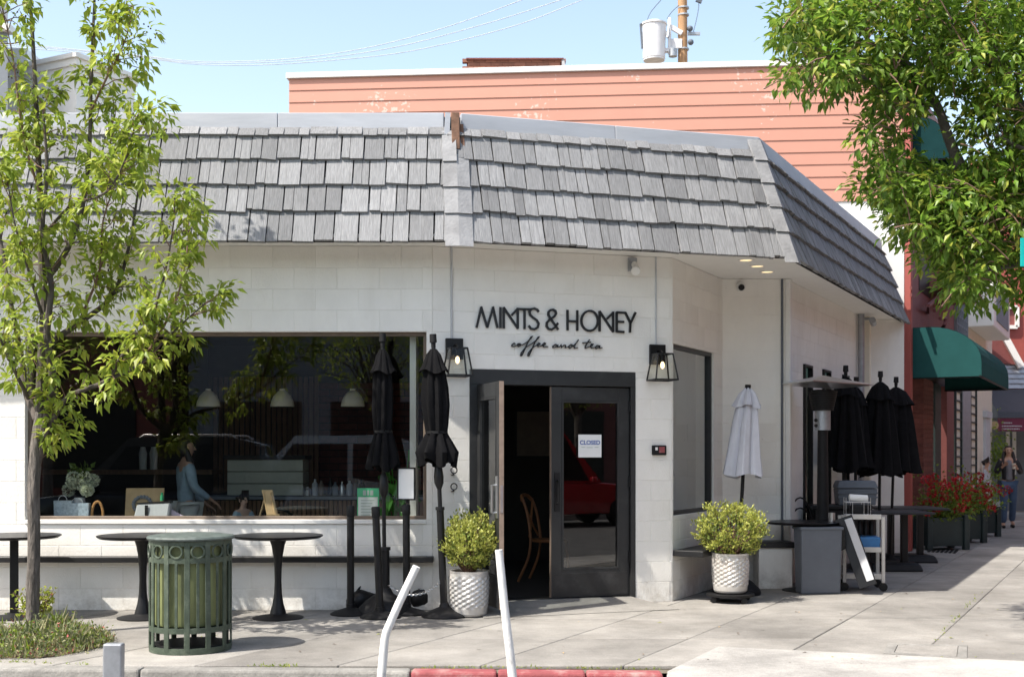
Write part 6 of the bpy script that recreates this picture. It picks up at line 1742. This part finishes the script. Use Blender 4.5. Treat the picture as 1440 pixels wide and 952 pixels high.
    nz.v[0] = tuple(Vector((-.013, -.112, 1.512)) * k); nz.v[1] = tuple(Vector((.013, -.112, 1.512)) * k); nz.build("nose", mats["skin"], t, smooth=True)
    mo = MB(); mo.ball((0, -.082 * k, 1.485 * k), .022 * k, 5, (1, .35, .25)); mo.build("mouth", M_redd, t, smooth=True)
    er = MB()
    for s in (-1, 1): er.ball((s * .078 * k, .0, 1.535 * k), .026 * k, 5, (.35, .6, 1))
    er.build("ear", mats["skin"], t, smooth=True)
    return t
W1 = dict(r=((-.235, .0, 1.10), (-.13, -.17, 1.22), (0, -.3, .6)), l=((.235, .0, 1.09), (.12, -.20, 1.19), (-.5, -.3, .2)))
Lw = dict(r=((-.095, -.09, .49), (-.10, -.02, .09)), l=((.09, .02, .49), (.095, .16, .12)))
Ls = dict(r=((-.09, -.01, .49), (-.09, .02, .085)), l=((.09, -.01, .49), (.09, .02, .085)))
y = 24.4; x = (1418 - 720) / FPX * y
person("woman walking on the pavement in black jacket, grey top and blue jeans holding a cup", (x, y, 0), R(-12), 1.68, W1, Lw, dict(skin=M_skin, jacket=M_bjack, legs=M_jean, top=M_gtop, shoe=M_black, hair=M_hair))
kx = Vector((.055, -.265, 1.22)); kx = Matrix.Rotation(R(-12), 3, 'Z') @ kx
o = MB().lathe([(.001, 0), (.032, 0), (.040, .10), (.042, .105), (.001, .11)], 16).build("paper_cup", M_cream, None, smooth=True); o.location = (x + kx.x, y + kx.y, kx.z - .02); tag(o, "pale takeaway cup in the walking woman's hand", "cup")
Ad = dict(r=((-.20, .02, 1.09), (-.19, -.06, .86), (0, -.4, 0)), l=((.20, .02, 1.09), (.19, -.06, .86), (0, -.4, 0)))
y = 27.6; person("small figure in pale grey standing by the cream wall behind the geraniums", ((1387 - 720) / FPX * y, y, 0), R(60), 1.38, Ad, Ls, dict(skin=M_skin, jacket=M_stone, legs=M_pants, shoe=M_black, hair=M_hair), hair="short")
Ac = dict(r=((-.20, -.02, 1.10), (-.19, -.22, .96), (0, 0, -1)), l=((.21, -.05, 1.09), (.17, -.28, .90), (0, 0, -1)))
y = 13.0; person("person in a denim jacket and pale trousers inside the cafe, turned towards the counter", ((262 - 720) / FPX * y, y, .06), R(122), 1.60, Ac, Ls, dict(skin=M_skin, jacket=M_denim, legs=M_pants, shoe=M_black, hair=M_hair), hair="long", chest=1.08)
y = 12.75; person("small child in pale blue inside the window beside the wooden easel", ((342 - 720) / FPX * y, y, .06), R(50), 1.0, Ac, Ls, dict(skin=M_skinp, jacket=M_denim, legs=M_jean, shoe=M_black, hair=M_hair), hair="short", chest=1.1)
# ------------------------------------------------------------------ inside the cafe
def interior():
    for u, lab in ((293, "cream dome pendant lamp hanging leftmost inside the window"), (397, "cream dome pendant lamp hanging in the middle inside the window"), (496, "cream dome pendant lamp hanging rightmost inside the window")):
        y = 13.4; x = (u - 720) / FPX * y; z0 = zz(572, y); t = thing("pendant_lamp", lab, "lamp", (x, y, z0), 0, "pendant lamps in the cafe")
        h = .20; mb = MB(); mb.lathe([(.13, 0), (.132, .005), (.122, .06), (.095, .12), (.055, .165), (.03, .18), (.03, h), (.001, h), (.001, h - .01), (.02, h - .03), (.09, .11), (.125, .004), (.13, 0)], 26); mb.build("shade", M_cream, t, smooth=True)
        mb = MB(); mb.tube([(0, 0, h), (0, 0, 2.94 - z0)], .005, 6); mb.build("cord", M_black, t)
    y = 13.9; t = thing("service_counter", "counter with vertical brown slats across the back of the cafe", "counter", ((480 - 720) / FPX * y, y, .06))
    x0, x1 = (285 - 720) / FPX * y, (600 - 720) / FPX * y; L0 = LOC[t.name]
    mb = MB(); mb.span((x0, y + .03, .06), (x1, y + .7, .96)); mb.build("carcass", M_dark, t, world=True)
    mb = MB(); mb.span((x0 - .03, y - .03, .96), (x1, y + .72, .995)); mb.build("counter_top", M_slate, t, world=True, bevel=.004)
    sl = MB(); sl.span((0, 0, 0), (.042, .03, .88)); sm = sl.mesh("slat", M_wood, bevel=.006)
    for i in range(int((x1 - x0) / .052)): sub("slat", sm, t, L0 @ Matrix.Translation((x0 + i * .052, y, .07)))
    y = 14.1; a, b = P(321, 697, y), P(427, 646, y); t = thing("display_case", "pale panelled display case standing on the slatted counter", "display case", ((a.x + b.x) / 2, y, .996))
    for i in range(3):
        h = (b.z - 1.0) / 3; mb = MB(); mb.span((a.x, y - .05, 1.0 + i * h + .004), (b.x, y + .35, 1.0 + (i + 1) * h - .004)); mb.build("panel", mat("display_case_paint", (.50, .50, .42), .5) if i == 0 else bpy.data.materials["display_case_paint"], t, world=True, bevel=.004)
    mb = MB(); mb.span((a.x - .03, y - .08, b.z + .002), (b.x + .03, y + .38, b.z + .05)); mb.build("top_board", M_dark, t, world=True)
    rr = random.Random(2); Vy = 15.4
    # slatted and brick back wall panels
    t = thing("slat_screen", "dim vertical slat screen on the cafe's back wall behind the left pendants", "wall screen", P(335, 570, 15.9)); L0 = LOC[t.name]
    sl = MB(); sl.span((0, 0, 0), (.05, .04, 1.5)); sm = sl.mesh("slat", M_wood)
    for i in range(20): sub("slat", sm, t, L0 @ Matrix.Translation((P(300, 0, 15.9).x + i * .07, 15.9, 1.0)))
    t = thing("accent_wall", "dark red brick accent wall at the back of the cafe", "wall", P(450, 580, 16.2)); L0 = LOC[t.name]
    bb = MB(); bb.span((.005, -.02, .005), (.245, .02, .085)); bme = bb.mesh("brick", M_brick)
    for r in range(16):
        for c in range(9): sub("brick", bme, t, L0 @ Matrix.Translation((P(385, 0, 16.2).x + c * .25 + (.12 if r % 2 else 0), 16.2, 1.0 + r * .09)))
    mb = MB(); mb.span((P(383, 0, 16.2).x, 16.21, .9), (P(383, 0, 16.2).x + 2.4, 16.28, 2.5)); mb.build("mortar", M_dark, t, world=True)
    for i in range(9):
        y = 14.15; u = rr.uniform(432, 520); x = (u - 720) / FPX * y; mb = MB(); r = rr.uniform(.025, .04); h = rr.uniform(.1, .24)
        mb.lathe([(.001, 0), (r, 0), (r, h * .7), (r * .4, h * .85), (r * .4, h), (.001, h)], 10); o = mb.build("counter_jar", (M_steel, M_stone, M_wframe, M_black, M_slate)[i % 5], None, smooth=True)
        o.location = (P(433 + i * 9.5, 0, y).x, y + rr.uniform(-.05, .2), .996); tag(o, ("steel", "pale", "brown", "black", "grey")[i % 5] + " jar, " + ("first", "second", "third", "fourth", "fifth", "sixth", "seventh", "eighth", "ninth")[i] + " from the display case along the counter", "jar", "jars on the counter")
    for u, lab in ((201, "white bottle on the back shelf left of the denim jacket, the left one"), (216, "white bottle on the back shelf left of the denim jacket, the right one")):
        y = 15.0; mb = MB(); mb.lathe([(.001, 0), (.045, 0), (.05, .2), (.03, .28), (.001, .28)], 10); o = mb.build("white_bottle", M_paper, None, smooth=True); o.location = ((u - 720) / FPX * y, y, zz(660, y)); tag(o, lab, "bottle", "white bottles on the back shelf")
    y = 15.2; t = thing("back_shelf", "dark shelf along the back of the cafe", "shelf", (-4.8, y, zz(660, 15) - .04)); mb = MB(); mb.span((-1, -.3, -.02), (1.1, .2, .036)); mb.build("board", M_wood, t)
    # things on the window sill: a deep inner sill first
    mb = MB(); mb.span((-4.75, 11.71, .80), (-1.0, 12.06, .852)); mb.build("inner_sill", M_dark, cafe, world=True)
    zs = .854; y = 11.87
    def X(u): return (u - 720) / FPX * y
    t = thing("flower_vase", "round bunch of white hydrangeas with dark leaves on the window sill", "flowers", (X(112), y, zs))
    mb = MB(); mb.lathe([(.001, 0), (.05, 0), (.06, .1), (.05, .2), (.04, .2), (.05, .1), (.001, .01)], 14); mb.build("vase", M_stone, t, smooth=True)
    hy = mat("hydrangea_petal", (.62, .66, .52), .6, var=.2, trans=.2)
    for i in range(11):
        q = Vector((rr.uniform(-.15, .15), rr.uniform(-.07, .07), rr.uniform(.27, .40))); V, Fc, MI = [], [], []
        for j in range(230):
            e = rdir(rr); leaf_add(V, Fc, MI, q + e * .05, e + rdir(rr) * .7, rdir(rr), .022, 0, 1.8)
        link(bpy.data.objects.new("flower_head", leaf_mesh("flower_head", V, Fc, MI, [hy])), t)
    V, Fc, MI = [], [], []
    for j in range(40): leaf_add(V, Fc, MI, Vector((rr.gauss(-.0, .05), rr.gauss(0, .04), .38 + rr.random() * .12)), rdir(rr) + Vector((0, 0, .6)), rdir(rr), .08, 0, 1.3)
    link(bpy.data.objects.new("leaves", leaf_mesh("leaves", V, Fc, MI, [M_leafD])), t)
    bagm = mat("blue_grey_print_paper", (.42, .50, .58), .8, var=.35, scale=34)
    for u, w, lab in ((94, .085, "blue grey patterned gift bag on the sill, the left one"), (114, .11, "blue grey patterned gift bag on the sill, the right one")):
        t = thing("gift_bag", lab, "bag", (X(u), y - .08, zs), 0, "patterned gift bags on the sill")
        h = .175 if u < 100 else .15; mb = MB(); mb.hexa([(-w, -.03, 0), (w, -.03, 0), (w, .03, 0), (-w, .03, 0), (-w * 1.02, -.035, h), (w * 1.02, -.035, h), (w * 1.02, .035, h), (-w * 1.02, .035, h)]); mb.build("bag_body", bagm, t)
        mb = MB(); mb.tube([(w * .5 * math.cos(a), -.03, h + .05 * math.sin(a)) for a in [math.pi * i / 8 for i in range(9)]], .003, 5); mb.build("handle", M_wire, t)
    t = thing("wicker_handle", "tan wicker arch handle of a basket on the window sill", "basket", (X(141), y - .08, zs))
    mb = MB(); mb.tube([(.055 * math.cos(a), 0, .165 * math.sin(a) ** .8 if math.sin(a) > 0 else 0) for a in [math.pi * i / 12 for i in range(13)]], .013, 8); mb.build("handle", mat("wicker", (.45, .23, .08), .7, var=.4, scale=60), t, smooth=True)
    t = thing("cork_board", "tan board with a dark wreath print propped on the sill", "board", (X(199), y + .08, zs), R(4))
    mb = MB(); mb.hexa([(-.185, -.01, 0), (.185, -.01, 0), (.185, .015, 0), (-.185, .015, 0), (-.185, .05, .29), (.185, .05, .29), (.185, .075, .29), (-.185, .075, .29)]); mb.build("board", M_tan, t)
    mb = MB(); n = 18
    for i in range(n):
        a = 6.283 * i / n; mb.ball((.085 * math.cos(a) - .02, .0 - .012 + .2 * (.12 + .075 * math.sin(a)), .13 + .075 * math.sin(a)), .02, 4)
    mb.build("wreath", M_slate, t)
    t = thing("handbag", "grey and black handbag on the window sill", "bag", (X(218), y - .07, zs), R(-6))
    mb = MB(); mb.hexa([(-.18, -.05, 0), (.17, -.05, 0), (.17, .05, 0), (-.18, .05, 0), (-.15, -.03, .14), (.185, -.03, .155), (.185, .03, .155), (-.15, .03, .14)]); mb.build("bag_body", M_stone, t, bevel=.012)
    mb = MB(); mb.span((-.06, -.054, .0), (-.03, -.045, .13)); mb.hexa([(-.155, -.033, .142), (.19, -.033, .157), (.19, .033, .157), (-.155, .033, .142), (-.155, -.033, .152), (.19, -.033, .172), (.19, .033, .172), (-.155, .033, .152)]); mb.build("bag_trim", M_black, t)
    o = MB(); o.lathe([(.001, 0), (.018, 0), (.018, .05), (.012, .055), (.012, .08), (.001, .08)], 10); o = o.build("small_bottle", M_gink, None, smooth=True); o.location = (X(229), y - .03, zs + .152 + .02); tag(o, "small green labelled bottle poking out of the grey handbag", "bottle")
    o = MB(); o.hexa([(-.05, -.02, 0), (.10, -.02, 0), (.10, .05, 0), (-.05, .05, 0), (-.06, .0, .09), (-.01, -.0, .06), (.05, .05, .02), (-.05, .05, .07)]); o = o.build("crumpled_paper", mat("lilac_paper", (.68, .56, .70), .8), None); o.location = (X(252), y - .06, zs); tag(o, "crumpled lilac paper on the sill beside the handbag", "paper")
    t = thing("wooden_easel", "small pale wooden easel standing on the window sill", "easel", (X(380), y - .04, zs), R(15))
    mb = MB(); mb.hexa([(-.02, -.02, .01), (.085, -.02, .01), (.085, .0, .01), (-.02, .0, .01), (-.07, .07, .275), (.035, .07, .275), (.035, .085, .275), (-.07, .085, .275)]); mb.build("board", M_lwood, t, bevel=.003)
    mb = MB(); mb.bar((-.01, -.01, .0), (-.05, .06, .24), .016, .014); mb.bar((.06, -.03, .0), (.02, .05, .25), .016, .014); mb.bar((-.09, .12, 0), (-.03, .06, .22), .016, .014); mb.bar((-.03, -.035, .03), (.095, -.035, .03), .02, .02); mb.build("legs", M_lwood, t)
    t = thing("green_poster", "pale poster with green border taped inside the window", "poster", (X(522), 11.62, zs + .15), R(-2))
    w, h = .105, .15; mb = MB(); mb.span((-w, 0, -h), (w, .003, h)); mb.build("paper", M_paper, t)
    mb = MB(); mb.span((-w, -.002, h - .085), (w, -.0005, h)); mb.span((-w, -.002, -h), (w, -.0005, -h + .02)); mb.span((w - .012, -.002, -h + .02), (w, -.0005, h - .085)); mb.span((-w, -.002, -h + .02), (-w + .008, -.0005, h - .085)); mb.build("green_border", M_gink, t)
    mb = MB()
    for i, (a, b) in enumerate(((-.05, -.02), (-.01, .01), (.02, .05))): mb.span((a, -.004, h - .07), (b, -.002, h - .02))
    for r in range(6): mb.span((-.07, -.003, .03 - r * .028), (.06 - .02 * (r % 3), -.001, .036 - r * .028))
    mb.build("faint_print", M_wink, t)
    t = thing("window_plant", "broad leaved green plant inside the window's right end", "plant", (X(560), 12.1, .06))
    mb = MB(); mb.lathe([(.001, 0), (.14, 0), (.17, .45), (.001, .45)], 16); mb.build("pot", M_stone, t)
    st = MB(); gl = mat("glossy_plant_leaf", (.07, .26, .03), .35, var=.2, trans=.4)
    for i in range(18):
        a = rr.uniform(0, 6.28); tip = Vector((rr.uniform(-.28, .14), rr.uniform(-.22, .1), rr.uniform(.75, 1.5))); st.tube([(0, 0, .45), tip * .6 + Vector((0, 0, .2)), tip], [.008, .006, .004], 5, cap=False)
        V, Fc, MI = [], [], []; leaf_add(V, Fc, MI, tip, Vector((rr.uniform(-1, 1), rr.uniform(-.6, .3), rr.uniform(-1, .1))), Vector((rr.uniform(-.4, .4), -1, .6)), rr.uniform(.16, .26), 0, 1.2)
        link(bpy.data.objects.new("leaf", leaf_mesh("leaf", V, Fc, MI, [gl])), t)
    st.build("stems", gl, t)
    # behind the doors
    y = 13.6; t = thing("bentwood_chair", "brown bentwood chair just inside the open doorway", "chair", ((772 - 720) / FPX * y, y, .06), R(70))
    mb = MB(); mb.lathe([(.001, .44), (.2, .44), (.21, .455), (.2, .47), (.001, .47)], 20); mb.build("seat", M_cwood, t, smooth=True)
    for sx, sy in ((-.16, -.15), (.16, -.15)):
        mb = MB(); mb.tube([(sx * 1.15, sy * 1.2, 0), (sx, sy, .45)], [.013, .018], 8); mb.build("leg", M_cwood, t, smooth=True)
    for sx in (-.17, .17):
        mb = MB(); mb.tube(smooth_path([Vector(p) for p in ((sx * 1.15, .30, 0), (sx * 1.05, .19, .25), (sx, .16, .47), (sx * .95, .2, .75), (sx * .9, .26, .92))]), .016, 8); mb.build("leg", M_cwood, t, smooth=True)
    mb = MB(); mb.tube(smooth_path([Vector(p) for p in ((-.155, .26, .90), (-.1, .29, .95), (0, .30, .96), (.1, .29, .95), (.155, .26, .90))]), .02, 8); mb.tube([(-.15, .25, .88), (.05, .2, .6), (.15, .18, .5)], .012, 6); mb.tube([(.15, .25, .88), (-.05, .2, .6), (-.15, .18, .5)], .012, 6); mb.build("crossed_back", M_cwood, t, smooth=True)
    y = 16.2; a, b = P(727, 641, y), P(774, 579, y); t = thing("framed_picture", "dim dark framed picture on the wall seen through the open door", "picture", ((a.x + b.x) / 2, y, a.z))
    mb = MB(); mb.span((a.x, y, a.z), (b.x, y + .03, b.z)); mb.build("canvas", M_wframe, t, world=True)
    mb = MB()
    for (p, q) in (((a.x - .03, a.z - .03), (a.x, b.z + .03)), ((b.x, a.z - .03), (b.x + .03, b.z + .03)), ((a.x, a.z - .03), (b.x, a.z)), ((a.x, b.z), (b.x, b.z + .03))): mb.span((p[0], y - .02, p[1]), (q[0], y + .03, q[1]))
    mb.build("frame", M_black, t, world=True)
    y = 12.95; t = thing("round_back_chair", "dark round backed chair behind the wooden easel inside the window", "chair", ((385 - 720) / FPX * y, y, .06))
    mb = MB(); mb.lathe([(.001, .44), (.2, .44), (.2, .48), (.001, .48)], 18); mb.build("seat", M_black, t, smooth=True)
    for sx in (-.15, .15):
        for sy in (-.15, .15):
            mb = MB(); mb.tube([(sx * 1.2, sy * 1.2, 0), (sx, sy, .45)], .015, 6); mb.build("leg", M_black, t)
    mb = MB(); mb.tube([(.2 * math.cos(a), .17, .66 + .17 * math.sin(a)) for a in [2 * math.pi * i / 20 for i in range(21)]], .016, 6); mb.build("round_back", M_black, t, smooth=True)
interior()

# ------------------------------------------------------------------ the camera's side of the street (seen only as reflections)
def car(name, label, loc, rz, paint, L=4.7, Hh=1.68, rails=True):
    t = thing(name, label, "car", loc, rz)
    w = .92
    body = [(-L / 2, .42), (-L / 2 + .02, .85), (-L / 2 + .12, 1.0), (L / 2 - 1.25, .98), (L / 2 - .2, .82), (L / 2, .62), (L / 2, .38), (L / 2 - .3, .28), (-L / 2 + .3, .28)]
    mb = MB(); mb.extr([(x, -w, z) for x, z in body], (0, 2 * w, 0)); mb.build("body", paint, t, bevel=.06, seg=2, smooth=True)
    cab = [(-L / 2 + .10, .99, .84), (-L / 2 + .42, Hh - .1, .70), (-L / 2 + .85, Hh, .68), (L / 2 - 2.3, Hh - .02, .68), (L / 2 - 1.35, .99, .80)]
    mb = MB(); n = len(cab); vs = [(x, -h, z) for x, z, h in cab] + [(x, h, z) for x, z, h in cab]
    mb.add(vs, [tuple(range(n)), tuple(range(n, 2 * n))[::-1]] + [(i, i + 1, n + i + 1, n + i) for i in range(n - 1)]); mb.build("cabin", paint, t, bevel=.03, seg=2, smooth=True)
    mb = MB()
    for s in (-1, 1):
        for x0, x1, t0, t1 in ((-L / 2 + .50, -L / 2 + 1.35, -L / 2 + .62, -L / 2 + 1.35), (-L / 2 + 1.45, L / 2 - 1.7, -L / 2 + 1.45, L / 2 - 2.25)):
            o = s * .012; mb.hexa([(x0, s * .815 + o, 1.04), (x1, s * .80 + o, 1.04), (x1, s * .78, 1.04), (x0, s * .78, 1.04), (t0, s * .70 + o, Hh - .13), (t1, s * .70 + o, Hh - .13), (t1, s * .66, Hh - .13), (t0, s * .66, Hh - .13)])
    mb.hexa([(L / 2 - 1.42, -.70, 1.06), (L / 2 - 1.38, .70, 1.06), (L / 2 - 1.48, .70, 1.06), (L / 2 - 1.5, -.70, 1.06), (L / 2 - 2.18, -.6, Hh - .09), (L / 2 - 2.16, .6, Hh - .09), (L / 2 - 2.26, .6, Hh - .09), (L / 2 - 2.26, -.6, Hh - .09)])
    mb.build("window", M_black, t)
    for x in (-L / 2 + .85, L / 2 - .9):
        for s in (-1, 1):
            mb = MB(); mb.tube([(x, s * .72, .33), (x, s * .94, .33)], .33, 22); wo_ = mb.build("wheel", M_blackm, t); mb = MB(); mb.tube([(x, s * .93, .33), (x, s * .95, .33)], .2, 18); mb.build("rim", M_steel, wo_)
    for s in (-1, 1):
        mb = MB(); mb.span((L / 2 - .14, s * .7 - .15, .66), (L / 2 - .03, s * .7 + .15, .78)); mb.build("headlight", M_trf, t, bevel=.02)
        mb = MB(); mb.span((L / 2 - 1.75, s * .98 - .08, 1.0), (L / 2 - 1.6, s * .98 + .08, 1.13)); mb.build("mirror", paint, t, bevel=.03)
        if rails:
            mb = MB(); mb.tube([(-L / 2 + .7, s * .62, Hh - .01), (-L / 2 + .8, s * .62, Hh + .06), (L / 2 - 2.5, s * .62, Hh + .05), (L / 2 - 2.4, s * .62, Hh - .02)], .018, 6); mb.build("roof_rail", M_steel, t, smooth=True)
M_carb = mat("black_car_paint", (.012, .012, .014), .12, coat=1.0, var=.05)
M_carr = mat("red_car_paint", (.42, .012, .02), .2, coat=1.0, var=.05)
M_carw = mat("silver_car_paint", (.5, .51, .53), .25, metal=.4, coat=1.0, var=.05)
car("parked_car", "black car with silver roof rails parked across the street", (-6.1, 3.0, -.14), R(180), M_carb, Hh=1.88)
car("parked_car", "silver car stopped beside the black car across the street", (-3.9, .4, -.14), R(180), M_carw, rails=False, Hh=1.95)
car("parked_car", "red car parked across the street from the cafe door", (10.0, -.9, -.14), R(12), M_carr, Hh=2.15)
def opposite():
    # unseen block added to shut out skylight and darken the right side
    o = Vector((14.6, 18.5, 0)); fr = Fr(o - DR * 15, -DR)
    t = thing("side_street_sky_blocker", "long unseen block added across the side street to cut skylight from the right", "building", (14.6, 18.5, 0))
    nb = Vector((DR.y, -DR.x, 0)); a, b = o - DR * 14, o + DR * 34
    mb = MB(); mb.extr([a, b, b + nb * 9, a + nb * 9], (0, 0, 7.2)); mb.build("wall", M_brick, t, world=True)
    for k in range(12):
        c = a + DR * (2 + 4 * k); mb = MB(); mb.extr([c - nb * .04, c + DR * 2.6 - nb * .04, c + DR * 2.6 + nb * .02, c + nb * .02], (0, 0, 2.2)); mb.v = [(p[0], p[1], p[2] + .5) for p in mb.v]; mb.build("window", M_black, t, world=True)
    rr = random.Random(6)
    mb = MB(); mb.span((-40, -30, -.14), (40, -2.2, .0)); tag(mb.build("opposite_pavement", M_conc), kind="structure")
    for x0, x1, h, m, lab in ((-34, -9, 5.3, M_brick, "dark brick shop building across the street, left of the camera"), (-8.6, 9, 5.2, M_slate, "grey shop building across the street behind the camera"), (9.4, 34, 5.4, M_redd, "dark red shop building across the street, right of the camera")):
        t = thing("opposite_building", lab, "building", ((x0 + x1) / 2, -9, 0))
        mb = MB(); mb.span((x0, -18, 0), (x1, -9, h)); mb.build("wall", m, t, world=True)
        mb = MB(); mb.span((x0 - .1, -9.3, h), (x1 + .1, -8.8, h + .35)); mb.build("cornice", M_stone, t, world=True)
        x = x0 + .8
        while x < x1 - 2.4:
            mb = MB(); mb.span((x, -9.0, .6), (x + 2.2, -8.95, 2.9)); w = mb.build("shop_window", M_black, t, world=True)
            pass
            x += 3.0
    for k, (x, y, lab) in enumerate(((-2.9, -2.9, "street tree on the near pavement left of the camera"), (-9.5, -1.5, "street tree on the near pavement far left of the camera"), (13.5, -4.2, "street tree on the near pavement right of the camera"))):
        t = thing("near_side_tree", lab, "tree", (x, y, 0), 0, "trees on the near pavement")
        mb = MB(); mb.tube([(0, 0, -.1), (.02, 0, 1.2), (0, .03, 2.6), (.1, 0, 4.2)], [.12, .10, .09, .04], 10); mb.build("trunk", M_bark, t, smooth=True)
        V, Fc, MI = [], [], []
        br = MB()
        for i in range(240):
            d = rdir(rr); c = Vector((d.x * 1.5, d.y * 1.3, 4.1 + d.z * 1.5)) * 1.0
            c = Vector((0, 0, 4.0)).lerp(c, rr.random() ** .4)
            if i % 5 == 0: br.tube([(0, 0, 2.4), c * .5 + Vector((0, 0, 1.5)), c], [.03, .015, .006], 5, cap=False)
            for j in range(11): leaf_add(V, Fc, MI, c + rdir(rr) * .16, rdir(rr) + Vector((0, 0, -.6)), rdir(rr), .11, rr.choice((0, 0, 1)), 1)
        br.build("branches", M_barkd, t); tag(link(bpy.data.objects.new("crown", leaf_mesh("crown", V, Fc, MI, [M_leafC, M_leafB])), t), kind="stuff")
opposite()
